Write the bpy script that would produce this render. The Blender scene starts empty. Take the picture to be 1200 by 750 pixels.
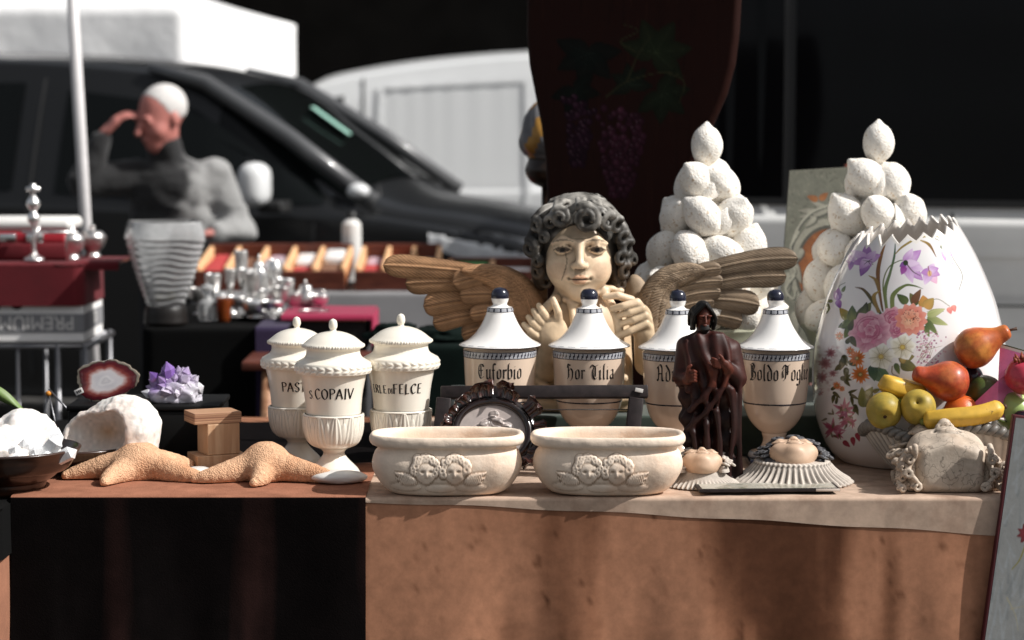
import bpy, bmesh, math, random
import numpy as np
from mathutils import Vector, Matrix
random.seed(7); rng = np.random.default_rng(7)
PI = math.pi; R = math.radians
SC = bpy.context.scene; COL = SC.collection

# ------------------------------------------------------------------ camera model
CAMZ = 1.5; FPX = 1200*85/36.0; PITCH = math.atan(251/FPX); TZ = 0.76
def ray(px, py):
    x = (px-600)/FPX; y = (375-py)/FPX; c, s = math.cos(PITCH), math.sin(PITCH)
    return Vector((x, c+y*s, -s+y*c))
def at(px, py, Y):
    d = ray(px, py); return Vector((0, 0, CAMZ))+d*(Y/d.y)
def on(px, py, z=TZ):
    d = ray(px, py); t = (z-CAMZ)/d.z; return Vector((0, 0, CAMZ))+d*t
def ppm(Y): return FPX*math.cos(PITCH)/Y*1.003

# ------------------------------------------------------------------ objects
def tag(o, label=None, cat=None, group=None, kind=None):
    if label: o['label'] = label
    if cat: o['category'] = cat
    if group: o['group'] = group
    if kind: o['kind'] = kind
    return o
def thing(name, label, cat, loc=(0, 0, 0), rotz=0, group=None):
    o = bpy.data.objects.new(name, None); COL.objects.link(o)
    o.location = loc; o.rotation_euler = (0, 0, rotz); o.empty_display_size = .05
    return tag(o, label, cat, group)
def copy_tree(o, parent=None):
    c = o.copy(); COL.objects.link(c); c.parent = parent
    for ch in list(o.children): copy_tree(ch, c)
    return c

class MB:
    """collects geometry for ONE mesh object"""
    def __init__(s): s.V = []; s.F = []; s.M = []; s.C = []; s.n = 0
    def add(s, V, F, mi=0, col=None, xf=None):
        V = np.asarray(V, dtype=np.float64).reshape(-1, 3)
        if xf is not None:
            m = np.array(xf); V = V@m[:3, :3].T+m[:3, 3]
        s.V.append(V)
        groups = F if isinstance(F, list) and len(F) and isinstance(F[0], np.ndarray) else None
        if groups is None:
            d = {}
            for f in F: d.setdefault(len(f), []).append(f)
            groups = [np.array(v, dtype=np.int64) for v in d.values()]
        for g in groups:
            s.F.append(g+s.n); s.M.append(np.full(len(g), mi) if np.isscalar(mi) else np.asarray(mi))
        if col is None: col = np.ones((len(V), 3))
        col = np.asarray(col, dtype=np.float64)
        if col.ndim == 1: col = np.tile(col, (len(V), 1))
        s.C.append(col); s.n += len(V); return s
    def build(s, name, mats, parent=None, smooth=True, vcol=False, loc=None, auto=None):
        V = np.concatenate(s.V); me = bpy.data.meshes.new(name)
        me.vertices.add(len(V)); me.vertices.foreach_set('co', V.ravel())
        nl = sum(g.size for g in s.F); npoly = sum(len(g) for g in s.F)
        me.loops.add(nl); me.loops.foreach_set('vertex_index', np.concatenate([g.ravel() for g in s.F]).astype(np.int32))
        me.polygons.add(npoly)
        st = []; o = 0
        for g in s.F:
            st.append(o+np.arange(len(g))*g.shape[1]); o += g.size
        me.polygons.foreach_set('loop_start', np.concatenate(st).astype(np.int32))
        me.polygons.foreach_set('material_index', np.concatenate(s.M).astype(np.int32))
        me.polygons.foreach_set('use_smooth', np.full(npoly, bool(smooth)))
        me.update(calc_edges=True); me.validate()
        if vcol:
            a = me.color_attributes.new('Col', 'FLOAT_COLOR', 'POINT')
            c = np.concatenate(s.C); a.data.foreach_set('color', np.hstack([c, np.ones((len(c), 1))]).astype(np.float32).ravel())
        for m in (mats if isinstance(mats, (list, tuple)) else [mats]): me.materials.append(m)
        if auto is not None:
            try: me.set_sharp_from_angle(angle=R(auto))
            except Exception: pass
        ob = bpy.data.objects.new(name, me); COL.objects.link(ob)
        if parent is not None: ob.parent = parent
        if loc is not None: ob.location = loc
        return ob

def grid_faces(nu, nv, cu=False, cv=False):
    """quads of a (nu, nv) vertex grid, index = i*nv + j"""
    i = np.arange(nu if cu else nu-1); j = np.arange(nv if cv else nv-1)
    I, J = np.meshgrid(i, j, indexing='ij'); I = I.ravel(); J = J.ravel()
    a = I*nv+J; b = ((I+1) % nu)*nv+J; c = ((I+1) % nu)*nv+(J+1) % nv; d = I*nv+(J+1) % nv
    return [np.stack([a, b, c, d], 1)]
def crom(pts, n):
    """Catmull-Rom through pts, n samples per segment"""
    p = np.asarray(pts, float); q = np.vstack([2*p[0]-p[1], p, 2*p[-1]-p[-2]]); out = []
    for k in range(1, len(q)-2):
        t = np.linspace(0, 1, n, endpoint=False)[:, None]
        a, b, c, d = q[k-1], q[k], q[k+1], q[k+2]
        out.append(.5*((2*b)+(c-a)*t+(2*a-5*b+4*c-d)*t*t+(-a+3*b-3*c+d)*t**3))
    out.append(p[-1:]); return np.vstack(out)
def lathe_geo(prof, segs=64, disp=None, sq=None, th=None):
    """revolve (r,z) pairs; disp(TH,Z,R)-> radial offset; sq=(ax,ay,n) superellipse factors"""
    prof = np.asarray(prof, float); n = len(prof)
    if th is None: th = np.linspace(0, 2*PI, segs, endpoint=False)
    TH, Rr = np.meshgrid(th, prof[:, 0], indexing='ij'); Z = np.tile(prof[:, 1], (len(th), 1))
    if disp is not None: Rr = Rr+disp(TH, Z, Rr)
    c, s = np.cos(TH), np.sin(TH)
    if sq is not None:
        ax, ay, e = sq; k = (np.abs(c)**e+np.abs(s)**e)**(-1/e); c, s = c*k*ax, s*k*ay
    V = np.stack([Rr*c, Rr*s, Z], -1).reshape(-1, 3)
    return V, grid_faces(len(th), n, cu=True)
def tube_geo(path, rad, segs=10, caps=True, sx=1.0):
    p = np.asarray(path, float); n = len(p); r = np.full(n, rad) if np.isscalar(rad) else np.asarray(rad, float)
    t = np.gradient(p, axis=0); t /= np.linalg.norm(t, axis=1)[:, None]+1e-12
    up = np.array([0, 0, 1.]) if abs(t[0][2]) < .9 else np.array([1., 0, 0]); V = []
    u = np.cross(t[0], up); u /= np.linalg.norm(u)
    a = np.linspace(0, 2*PI, segs, endpoint=False)
    for i in range(n):
        u = u-t[i]*np.dot(u, t[i]); u /= np.linalg.norm(u)+1e-12; v = np.cross(t[i], u)
        V.append(p[i]+r[i]*(np.cos(a)[:, None]*u*sx+np.sin(a)[:, None]*v))
    V = np.vstack(V); F = [f.tolist() for f in grid_faces(n, segs, cv=True)[0]]
    if caps: F.append(list(range(segs))); F.append(list(range((n-1)*segs, n*segs))[::-1])
    return V, F
def box_geo(x0, x1, y0, y1, z0, z1, bev=0.0, seg=2):
    bm = bmesh.new(); bmesh.ops.create_cube(bm, size=1)
    for v in bm.verts: v.co = Vector((x0+(v.co.x+.5)*(x1-x0), y0+(v.co.y+.5)*(y1-y0), z0+(v.co.z+.5)*(z1-z0)))
    if bev > 0: bmesh.ops.bevel(bm, geom=bm.edges[:], offset=bev, segments=seg, profile=.5, affect='EDGES', clamp_overlap=True)
    return bm_out(bm)
def bm_out(bm):
    bm.verts.index_update(); V = np.array([v.co[:] for v in bm.verts]); F = [[v.index for v in f.verts] for f in bm.faces]
    bm.free(); return V, F
def ico_geo(sub=3):
    bm = bmesh.new(); bmesh.ops.create_icosphere(bm, subdivisions=sub, radius=1); return bm_out(bm)
def prism_geo(poly, y0, y1, bev=0):
    """extrude an (x,z) polygon from y0 to y1"""
    bm = bmesh.new(); a = [bm.verts.new((x, y0, z)) for x, z in poly]; b = [bm.verts.new((x, y1, z)) for x, z in poly]; n = len(poly)
    bm.faces.new(a); bm.faces.new(b[::-1])
    for i in range(n): bm.faces.new((a[(i+1) % n], a[i], b[i], b[(i+1) % n]))
    bmesh.ops.recalc_face_normals(bm, faces=bm.faces[:])
    if bev: bmesh.ops.bevel(bm, geom=[e for e in bm.edges], offset=bev, segments=2, profile=.5, affect='EDGES', clamp_overlap=True)
    return bm_out(bm)
def mtx(loc=(0, 0, 0), rx=0, ry=0, rz=0, s=1):
    m = Matrix.Translation(loc)@Matrix.Rotation(rz, 4, 'Z')@Matrix.Rotation(ry, 4, 'Y')@Matrix.Rotation(rx, 4, 'X')
    sc = (s, s, s) if np.isscalar(s) else s
    return np.array(m@Matrix.Diagonal((*sc, 1)))

def vnoise(P, seed=0):
    """cheap smooth 3-D value noise in [-1,1]"""
    P = np.asarray(P, float); i = np.floor(P).astype(np.int64); f = P-i; f = f*f*(3-2*f)
    def h(a, b, c):
        n = (a*374761393+b*668265263+c*2147483647+seed*1274126177) & 0xffffffff
        n = ((n ^ (n >> 13))*1274126177) & 0xffffffff; n = n ^ (n >> 16)
        return (n & 0xffff)/32767.5-1
    x, y, z = i[..., 0], i[..., 1], i[..., 2]; r = 0
    for dx in (0, 1):
        for dy in (0, 1):
            for dz in (0, 1):
                w = (f[..., 0] if dx else 1-f[..., 0])*(f[..., 1] if dy else 1-f[..., 1])*(f[..., 2] if dz else 1-f[..., 2])
                r = r+w*h(x+dx, y+dy, z+dz)
    return r
def fbm(P, seed=0, o=3):
    return sum(vnoise(np.asarray(P)*2**k, seed+k)*.5**k for k in range(o))

# ------------------------------------------------------------------ sculpting in a distance field
class Vol:
    def __init__(s, lo, hi, vox):
        s.lo = np.array(lo, float); s.v = vox; s.n = np.ceil((np.array(hi)-s.lo)/vox).astype(int)+1
        s.ax = [s.lo[i]+np.arange(s.n[i])*vox for i in range(3)]; s.f = np.full(s.n, 9.0, np.float32)
    def sl(s, lo, hi, pad):
        a = np.clip(np.floor((np.asarray(lo)-pad-s.lo)/s.v).astype(int), 0, s.n); b = np.clip(np.ceil((np.asarray(hi)+pad-s.lo)/s.v).astype(int)+1, 0, s.n)
        return tuple(slice(a[i], b[i]) for i in range(3))
    def pts(s, S): return np.stack(np.meshgrid(*[s.ax[i][S[i]] for i in range(3)], indexing='ij'), -1)
    def op(s, d, S, k, sub=False):
        a = s.f[S]
        if sub: a, d = -a, d
        if k > 0:
            h = np.maximum(k-np.abs(a-d), 0)/k; r = np.minimum(a, d)-h*h*k/4
        else: r = np.minimum(a, d)
        s.f[S] = -r if sub else r
    def ell(s, c, r, k=.01, rot=None, sub=False):
        c = np.array(c, float); r = np.array(r if not np.isscalar(r) else (r, r, r), float); m = r.max()
        S = s.sl(c-m, c+m, k+3*s.v); p = s.pts(S)
        if p.size == 0: return s
        p = p-c
        if rot is not None: p = p@np.array(rot)
        k0 = np.linalg.norm(p/r, axis=-1); k1 = np.linalg.norm(p/(r*r), axis=-1)+1e-9
        s.op(k0*(k0-1)/k1, S, k, sub); return s
    def cap(s, a, b, ra, rb=None, k=.01, sub=False):
        a = np.array(a, float); b = np.array(b, float); rb = ra if rb is None else rb; m = max(ra, rb)
        S = s.sl(np.minimum(a, b)-m, np.maximum(a, b)+m, k+3*s.v); p = s.pts(S)
        if p.size == 0: return s
        p = p-a; ab = b-a; t = np.clip((p@ab)/(ab@ab+1e-12), 0, 1)
        s.op(np.linalg.norm(p-t[..., None]*ab, axis=-1)-(ra+(rb-ra)*t), S, k, sub); return s
    def chain(s, pts, rad, k=.006, sub=False, kin=.003):
        pts = np.asarray(pts, float); rad = np.full(len(pts), rad) if np.isscalar(rad) else np.asarray(rad)
        m = rad.max(); S = s.sl(pts.min(0)-m, pts.max(0)+m, k+3*s.v); p = s.pts(S)
        if p.size == 0: return s
        best = None
        for i in range(len(pts)-1):
            ab = pts[i+1]-pts[i]; q = p-pts[i]; t = np.clip((q@ab)/(ab@ab+1e-12), 0, 1); d = np.linalg.norm(q-t[..., None]*ab, axis=-1)-(rad[i]+(rad[i+1]-rad[i])*t)
            best = d if best is None else np.minimum(best, d)
        s.op(best, S, k, sub); return s
    def box(s, c, h, r=.003, k=.005, rot=None, sub=False):
        c = np.array(c, float); h = np.array(h, float); m = np.linalg.norm(h)
        S = s.sl(c-m, c+m, k+3*s.v); p = s.pts(S)-c
        if p.size == 0: return s
        if rot is not None: p = p@np.array(rot)
        q = np.abs(p)-(h-r); d = np.linalg.norm(np.maximum(q, 0), axis=-1)+np.minimum(q.max(-1), 0)-r
        s.op(d, S, k, sub); return s
    def mesh(s, smooth=2):
        f = s.f.copy()
        for a in range(3):       # close at the box sides
            sl = [slice(None)]*3
            for e in (0, -1): sl[a] = e; f[tuple(sl)] = np.maximum(f[tuple(sl)], s.v*.5)
        return snets(f, s.lo, s.v, smooth)
def snets(f, lo, vox, smooth=2):
    s = f < 0; c = np.zeros(tuple(np.array(f.shape)-1), np.int8); n = f.shape
    for a in (0, 1):
        for b in (0, 1):
            for d in (0, 1): c += s[a:n[0]-1+a, b:n[1]-1+b, d:n[2]-1+d]
    act = (c > 0) & (c < 8); idx = np.full(act.shape, -1, np.int64); ijk = np.argwhere(act); idx[act] = np.arange(len(ijk))
    acc = np.zeros((len(ijk), 3)); cnt = np.zeros(len(ijk)); I, J, K = ijk.T
    cor = [(a, b, d) for a in (0, 1) for b in (0, 1) for d in (0, 1)]
    for a in cor:
        for ax in range(3):
            if a[ax] == 0:
                b = list(a); b[ax] = 1
                fa = f[I+a[0], J+a[1], K+a[2]]; fb = f[I+b[0], J+b[1], K+b[2]]; m = (fa < 0) != (fb < 0)
                t = fa[m]/(fa[m]-fb[m]); p = np.tile(np.array(a, float), (m.sum(), 1)); p[:, ax] = t
                acc[m] += p; cnt[m] += 1
    V = (ijk+acc/cnt[:, None])*vox+lo; Q = []
    for ax in range(3):
        o = [x for x in range(3) if x != ax]
        sa = [slice(None)]*3; sb = [slice(None)]*3; sa[ax] = slice(0, -1); sb[ax] = slice(1, None)
        for x in o: sa[x] = slice(1, -1); sb[x] = slice(1, -1)
        A = s[tuple(sa)]; B = s[tuple(sb)]; e = np.argwhere(A != B); fl = A[tuple(e.T)]
        for x in o: e[:, x] += 1
        def g(d0, d1):
            q = e.copy(); q[:, o[0]] += d0; q[:, o[1]] += d1; return idx[q[:, 0], q[:, 1], q[:, 2]]
        q = np.stack([g(-1, -1), g(0, -1), g(0, 0), g(-1, 0)], 1)
        if ax == 1: fl = ~fl
        q[~fl] = q[~fl][:, ::-1]; Q.append(q)
    Q = np.concatenate(Q); Q = Q[(Q >= 0).all(1)]
    for _ in range(smooth):
        A = np.concatenate([Q[:, k] for k in range(4)]); B = np.concatenate([Q[:, (k+1) % 4] for k in range(4)])
        a2 = np.concatenate([A, B]); b2 = np.concatenate([B, A]); w = np.bincount(a2, minlength=len(V)).astype(float)+1e-9
        V = V*.5+.5*np.stack([np.bincount(a2, V[b2, i], len(V))/w for i in range(3)], 1)
    return V, [Q]

# ------------------------------------------------------------------ materials
def M(name, col, rough=.5, col2=None, c2s=6, c2lo=.45, c2hi=.6, var=0, vs=12, bump=0, bs=60, spec=.5, metal=0, coat=0, vcol=False,
      point=None, sheen=0, trans=0, ior=1.45, sss=0, stretch=None, rvar=0, vor=0, coatr=.05, grain=None):
    m = bpy.data.materials.new(name); m.use_nodes = True; N = m.node_tree.nodes; L = m.node_tree.links
    b = N['Principled BSDF']; tc = N.new('ShaderNodeTexCoord'); mp = N.new('ShaderNodeMapping'); L.new(tc.outputs['Object'], mp.inputs['Vector'])
    if stretch: mp.inputs['Scale'].default_value = stretch
    vec = mp.outputs['Vector']
    def noise(scale, det=5, rou=.6, v=vec):
        n = N.new('ShaderNodeTexNoise'); n.inputs['Scale'].default_value = scale; n.inputs['Detail'].default_value = det; n.inputs['Roughness'].default_value = rou
        L.new(v, n.inputs['Vector']); return n.outputs['Fac']
    def ramp(fac, a, b_, lo, hi):
        r = N.new('ShaderNodeMapRange'); r.inputs['From Min'].default_value = a; r.inputs['From Max'].default_value = b_
        r.inputs['To Min'].default_value = lo; r.inputs['To Max'].default_value = hi; L.new(fac, r.inputs['Value']); return r.outputs['Result']
    def mixc(fac, A, B, mode='MIX'):
        x = N.new('ShaderNodeMix'); x.data_type = 'RGBA'; x.blend_type = mode
        for sock, v in ((x.inputs[0], fac), (x.inputs[6], A), (x.inputs[7], B)):
            if isinstance(v, (int, float)): sock.default_value = v
            elif isinstance(v, (tuple, list)): sock.default_value = (*v, 1)
            else: L.new(v, sock)
        return x.outputs[2]
    if vcol:
        a = N.new('ShaderNodeVertexColor'); a.layer_name = 'Col'; c = a.outputs['Color']
        if col != (1, 1, 1): c = mixc(1.0, c, col, 'MULTIPLY')
    else:
        r = N.new('ShaderNodeRGB'); r.outputs[0].default_value = (*col, 1); c = r.outputs[0]
    if col2: c = mixc(ramp(noise(c2s), c2lo, c2hi, 0, 1), c, col2)
    if grain:    # wood grain: (colour, scale)
        w = N.new('ShaderNodeTexNoise'); w.inputs['Scale'].default_value = grain[1]; w.inputs['Detail'].default_value = 4
        gm = N.new('ShaderNodeMapping'); gm.inputs['Scale'].default_value = grain[2]; L.new(tc.outputs['Object'], gm.inputs['Vector']); L.new(gm.outputs[0], w.inputs['Vector'])
        c = mixc(ramp(w.outputs['Fac'], .4, .62, 0, 1), c, grain[0])
    def mul(fac, c):
        cb = N.new('ShaderNodeCombineColor')
        for k in range(3): L.new(fac, cb.inputs[k])
        return mixc(1.0, c, cb.outputs[0], 'MULTIPLY')
    if var: c = mul(ramp(noise(vs, 8, .65), .3, .7, 1-var, 1+var*.6), c)
    if point:
        g = N.new('ShaderNodeNewGeometry'); c = mul(ramp(g.outputs['Pointiness'], point[0], point[1], point[2], point[3]), c)
    L.new(c, b.inputs['Base Color'])
    b.inputs['Roughness'].default_value = rough; b.inputs['Metallic'].default_value = metal; b.inputs['IOR'].default_value = ior
    b.inputs['Specular IOR Level'].default_value = spec; b.inputs['Coat Weight'].default_value = coat; b.inputs['Coat Roughness'].default_value = coatr
    b.inputs['Sheen Weight'].default_value = sheen; b.inputs['Transmission Weight'].default_value = trans
    if sss: b.inputs['Subsurface Weight'].default_value = sss; b.inputs['Subsurface Radius'].default_value = (.01, .006, .004); b.inputs['Subsurface Scale'].default_value = .5
    if rvar: L.new(ramp(noise(vs*1.7), .3, .7, max(0, rough-rvar), min(1, rough+rvar)), b.inputs['Roughness'])
    h = None
    if bump:
        h = noise(bs, 6, .6)
        if vor:
            v = N.new('ShaderNodeTexVoronoi'); v.inputs['Scale'].default_value = vor; L.new(vec, v.inputs['Vector'])
            iv = ramp(v.outputs['Distance'], 0, .7, 1, 0); ad = N.new('ShaderNodeMath'); ad.operation = 'ADD'; L.new(h, ad.inputs[0]); L.new(iv, ad.inputs[1]); h = ad.outputs[0]
        bp = N.new('ShaderNodeBump'); bp.inputs['Strength'].default_value = 1; bp.inputs['Distance'].default_value = bump; L.new(h, bp.inputs['Height']); L.new(bp.outputs[0], b.inputs['Normal'])
    return m

# ------------------------------------------------------------------ painting into vertex colours
class Paint:
    """small raster whose samples are handed to mesh vertices; coordinates are free units (x right, y down)"""
    def __init__(s, x0, x1, y0, y1, res, bg):
        s.x0, s.y0, s.res = x0, y0, res; s.w = int((x1-x0)*res)+1; s.h = int((y1-y0)*res)+1
        s.a = np.tile(np.array(bg, float), (s.h, s.w, 1)); s.rs = np.random.default_rng(5)
    def loc(s, xa, xb, ya, yb):
        i0 = max(0, int((xa-s.x0)*s.res)); i1 = min(s.w, int((xb-s.x0)*s.res)+2); j0 = max(0, int((ya-s.y0)*s.res)); j1 = min(s.h, int((yb-s.y0)*s.res)+2)
        if i1 <= i0 or j1 <= j0: return None
        X, Y = np.meshgrid(s.x0+np.arange(i0, i1)/s.res, s.y0+np.arange(j0, j1)/s.res); return (slice(j0, j1), slice(i0, i1)), X, Y
    def comp(s, S, al, col):
        al = np.clip(al, 0, 1)[..., None]; s.a[S] = s.a[S]*(1-al)+np.asarray(col)*al
    def petal(s, x, y, ang, ln, wd, cin, cout, edge=.0, alpha=1, round_=.6):
        """teardrop from (x,y) along ang (deg, y down)"""
        g = s.loc(x-ln-wd, x+ln+wd, y-ln-wd, y+ln+wd)
        if g is None: return
        S, X, Y = g; a = R(ang); u = ((X-x)*math.cos(a)+(Y-y)*math.sin(a))/ln; v = (-(X-x)*math.sin(a)+(Y-y)*math.cos(a))
        uu = np.clip(u, 0, 1); hw = wd*np.sin(PI*np.clip(uu**round_, 0, 1))**.8/2+1e-6
        d = np.abs(v)/hw; al = np.clip((1-d)*hw*s.res*1.2, 0, 1)*((u > 0) & (u < 1))
        n = vnoise(np.stack([u*3, v/wd*9, np.full_like(u, x+y)], -1))*.18
        t = np.clip(uu+n+.25*d, 0, 1)[..., None]; c = np.asarray(cin)*(1-t)+np.asarray(cout)*t
        if edge: c = c*(1-edge*np.clip(d, 0, 1)[..., None]**4)
        s.comp(S, al*alpha, c)
    def brush(s, pts, w0, w1, col, col2=None, alpha=1, n=14):
        p = crom(pts, n); m = len(p); w = np.interp(np.linspace(0, 1, m), np.linspace(0, 1, len(w0)) if not np.isscalar(w0) else [0, 1], w0 if not np.isscalar(w0) else [w0, w1])
        mx = w.max(); g = s.loc(p[:, 0].min()-mx, p[:, 0].max()+mx, p[:, 1].min()-mx, p[:, 1].max()+mx)
        if g is None: return
        S, X, Y = g; best = np.full(X.shape, -9.); T = np.zeros(X.shape)
        for i in range(m-1):
            ab = p[i+1]-p[i]; t = np.clip(((X-p[i, 0])*ab[0]+(Y-p[i, 1])*ab[1])/(ab@ab+1e-9), 0, 1)
            d = (w[i]+(w[i+1]-w[i])*t)/2-np.hypot(X-p[i, 0]-t*ab[0], Y-p[i, 1]-t*ab[1]); u = d > best; best[u] = d[u]; T[u] = (i+t[u])/(m-1)
        c = np.asarray(col) if col2 is None else np.asarray(col)*(1-T[..., None])+np.asarray(col2)*T[..., None]
        s.comp(S, (best*s.res+.5)*alpha, c)
    def disc(s, x, y, rx, ry, c1, c2=None, alpha=1, soft=0, hl=None):
        g = s.loc(x-rx*1.3, x+rx*1.3, y-ry*1.3, y+ry*1.3)
        if g is None: return
        S, X, Y = g; d = np.hypot((X-x)/rx, (Y-y)/ry); al = np.clip((1-d)*min(rx, ry)*s.res, 0, 1) if not soft else np.clip((1-d)/soft, 0, 1)
        t = np.clip(d, 0, 1)[..., None]**2; c = np.asarray(c1) if c2 is None else np.asarray(c1)*(1-t)+np.asarray(c2)*t
        s.comp(S, al*alpha, c)
        if hl is not None: s.disc(x-rx*.3, y-ry*.35, rx*.35, ry*.35, hl, soft=1, alpha=.8)
    def sample(s, x, y):
        fx = np.clip((np.asarray(x)-s.x0)*s.res, 0, s.w-1.001); fy = np.clip((np.asarray(y)-s.y0)*s.res, 0, s.h-1.001)
        i = fx.astype(int); j = fy.astype(int); u = (fx-i)[..., None]; v = (fy-j)[..., None]; a = s.a
        return (a[j, i]*(1-u)+a[j, i+1]*u)*(1-v)+(a[j+1, i]*(1-u)+a[j+1, i+1]*u)*v
def srgb(r, g, b):
    return tuple((c/255/12.92 if c <= 10 else ((c/255+.055)/1.055)**2.4) for c in (r, g, b))
# ------------------------------------------------------------------ world, sun, camera
SUN_AZ = R(14); SUN_EL = R(43)        # azimuth measured from +X towards the camera (-Y)
sdir = Vector((math.cos(SUN_AZ)*math.cos(SUN_EL), -math.sin(SUN_AZ)*math.cos(SUN_EL), math.sin(SUN_EL)))
W = bpy.data.worlds.new('World'); SC.world = W; W.use_nodes = True; wn = W.node_tree.nodes; wl = W.node_tree.links
bg = wn['Background']; sky = wn.new('ShaderNodeTexSky'); sky.sky_type = 'NISHITA'; sky.sun_disc = False
sky.sun_elevation = SUN_EL; sky.sun_rotation = math.atan2(sdir.x, sdir.y); sky.dust_density = 3.0; sky.air_density = 1.0; sky.ozone_density = .6
hs = wn.new('ShaderNodeHueSaturation'); hs.inputs['Saturation'].default_value = .30; wl.new(sky.outputs[0], hs.inputs['Color']); wl.new(hs.outputs[0], bg.inputs[0])
bg.inputs[1].default_value = 0.095
sl = bpy.data.lights.new('sun', 'SUN'); sl.energy = 5.0; sl.angle = R(.53); sl.color = (1, .972, .935)
so = bpy.data.objects.new('sun', sl); COL.objects.link(so); so.rotation_euler = sdir.to_track_quat('Z', 'Y').to_euler(); so.location = sdir*20
cam = bpy.data.cameras.new('camera'); co = bpy.data.objects.new('camera', cam); COL.objects.link(co); SC.camera = co
cam.lens = 85; cam.sensor_width = 36; cam.clip_start = .1; cam.clip_end = 500; co.location = (0, 0, CAMZ); co.rotation_euler = (PI/2-PITCH, 0, 0)
cam.dof.use_dof = True; cam.dof.focus_distance = 4.72; cam.dof.aperture_fstop = 3.2
SC.view_settings.view_transform = 'Standard'; SC.view_settings.look = 'None'; SC.view_settings.exposure = 0
SC.render.engine = 'CYCLES'; SC.cycles.max_bounces = 8; SC.cycles.use_denoising = True; SC.cycles.caustics_reflective = False; SC.cycles.caustics_refractive = False
SC.cycles.sample_clamp_indirect = 6
# ------------------------------------------------------------------ ground, dark facade
asphalt = M('asphalt', (.06, .058, .055), .9, col2=(.11, .105, .1), c2s=3, bump=.004, bs=90, var=.3, vs=25)
gx, gy = np.meshgrid(np.linspace(-60, 60, 40), np.linspace(-20, 100, 40), indexing='ij')
g = MB().add(np.stack([gx, gy, np.zeros_like(gx)], -1), grid_faces(40, 40)).build('ground', asphalt)
tag(g, 'grey asphalt of the market square', 'ground', kind='structure')
fac = M('shade_toned_plaster', (.006, .0055, .005), .95, spec=.05, var=.4, vs=2); facw = M('dark_pane', (.003, .003, .004), .4, spec=.1)  # near-black wall: the shade is put into its colour
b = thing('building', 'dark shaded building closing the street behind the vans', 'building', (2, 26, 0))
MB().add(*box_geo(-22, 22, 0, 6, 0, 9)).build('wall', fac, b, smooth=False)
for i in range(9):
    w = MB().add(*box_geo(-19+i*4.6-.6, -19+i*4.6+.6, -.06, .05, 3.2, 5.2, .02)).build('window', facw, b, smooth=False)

# ------------------------------------------------------------------ vehicles
def vehicle(name, label, st, body, loc, rz, cat):
    root = thing(name, label, cat, loc, rz); st = np.array(st, float); rings = []
    for x, zs, zb, zr, ws, wb, wr in st:
        h = [(0, zs), (ws*.9, zs), (ws, zs+.07), (wb*.995, (zs+zb)/2), (wb, zb-.06), (wb-.015, zb), ((wb+wr)/2-.005, (zb+zr)/2-.02), (wr, zr-.07), (wr-.1, zr-.005), (0, zr+.03)]
        h = np.array(h); full = np.vstack([h*[-1, 1], h[::-1][1:]]); rings.append(np.column_stack([np.full(len(full), x), full]))
    rings = np.array(rings); A = np.array([crom(r, 4) for r in rings]); D = np.stack([crom(A[:, j], 6) for j in range(A.shape[1])], 1)
    nu, nv = D.shape[:2]; mb = MB().add(D.reshape(-1, 3), grid_faces(nu, nv))
    for e in (0, nu-1): mb.add(D[e], [list(range(nv))])
    mb.build('body', body, root); half = nv//2
    def ys(x, z):
        i = np.argmin(np.abs(D[:, 0, 0]-x)); c = D[i, 4:half-6]; o = np.argsort(c[:, 2]); return abs(np.interp(z, c[o, 2], c[o, 1]))
    def patch(nm, mat, xs, zt, zb, off=.006, side=-1, nn=10, parent=root):
        X = np.linspace(xs[0], xs[-1], 24); T = np.interp(X, xs, zt) if xs[0] < xs[-1] else np.interp(X[::-1], xs[::-1], zt[::-1])[::-1]
        Bz = np.interp(X, xs, zb); V = []
        for x, t, bb in zip(X, T, Bz):
            for z in np.linspace(bb, t, nn): V.append((x, side*(ys(x, z)+off), z))
        return MB().add(V, grid_faces(len(X), nn)).build(nm, mat, parent)
    def top(nm, mat, xa, xb, frac, off=.006):
        I = [i for i in range(nu) if xa <= D[i, 0, 0] <= xb]; J = list(range(int(half-frac*half), int(half+frac*half)+1))
        s = D[np.ix_(I, J)]; du = np.gradient(s, axis=0); dv = np.gradient(s, axis=1); n = np.cross(du, dv); n /= np.linalg.norm(n, axis=-1)[..., None]+1e-9
        n *= np.sign(n[..., 2:3]+1e-9); return MB().add((s+n*off).reshape(-1, 3), grid_faces(len(I), len(J))).build(nm, mat, root)
    def wheels(xs, r=.31, yw=.74):
        for x in xs:
            for sd in (-1, 1):
                p = [(r*.62, -.09), (r*.9, -.1), (r, -.07), (r, .07), (r*.9, .1), (r*.62, .09)]; V, F = lathe_geo(p, 40)
                m = mtx((x, sd*yw, r), rx=PI/2); w = MB().add(V, F, xf=m).build('wheel', tyre_m, root)
                V, F = lathe_geo([(.001, .05), (r*.3, .06), (r*.55, .03), (r*.63, .08), (r*.63, -.08), (.001, -.03)], 40, disp=lambda T, Z, q: 0*T)
                MB().add(V, F, xf=mtx((x, sd*yw, r), rx=PI/2*(1 if sd < 0 else -1))).build('rim', rim_m, w)
    return root, patch, top, wheels, ys
tyre_m = M('tyre', (.012, .012, .012), .8); rim_m = M('rim_alloy', (.35, .35, .36), .35, metal=.8)
glass_d = M('tinted_glass', (.004, .005, .005), .06, spec=.25); glass_b = M('black_glass', (.0025, .0025, .003), .08, spec=.16)
lamp_m = M('lamp_glass', (.85, .86, .87), .2, spec=.6, var=.35, vs=9, coat=.5); black_pl = M('black_plastic', (.012, .012, .012), .5)
grey_paint = M('dark_grey_paint', (.009, .0095, .010), .32, spec=.4, coat=.35, coatr=.12); white_paint = M('white_paint', (.76, .77, .77), .35, coat=.35, var=.05, vs=3)
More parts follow.
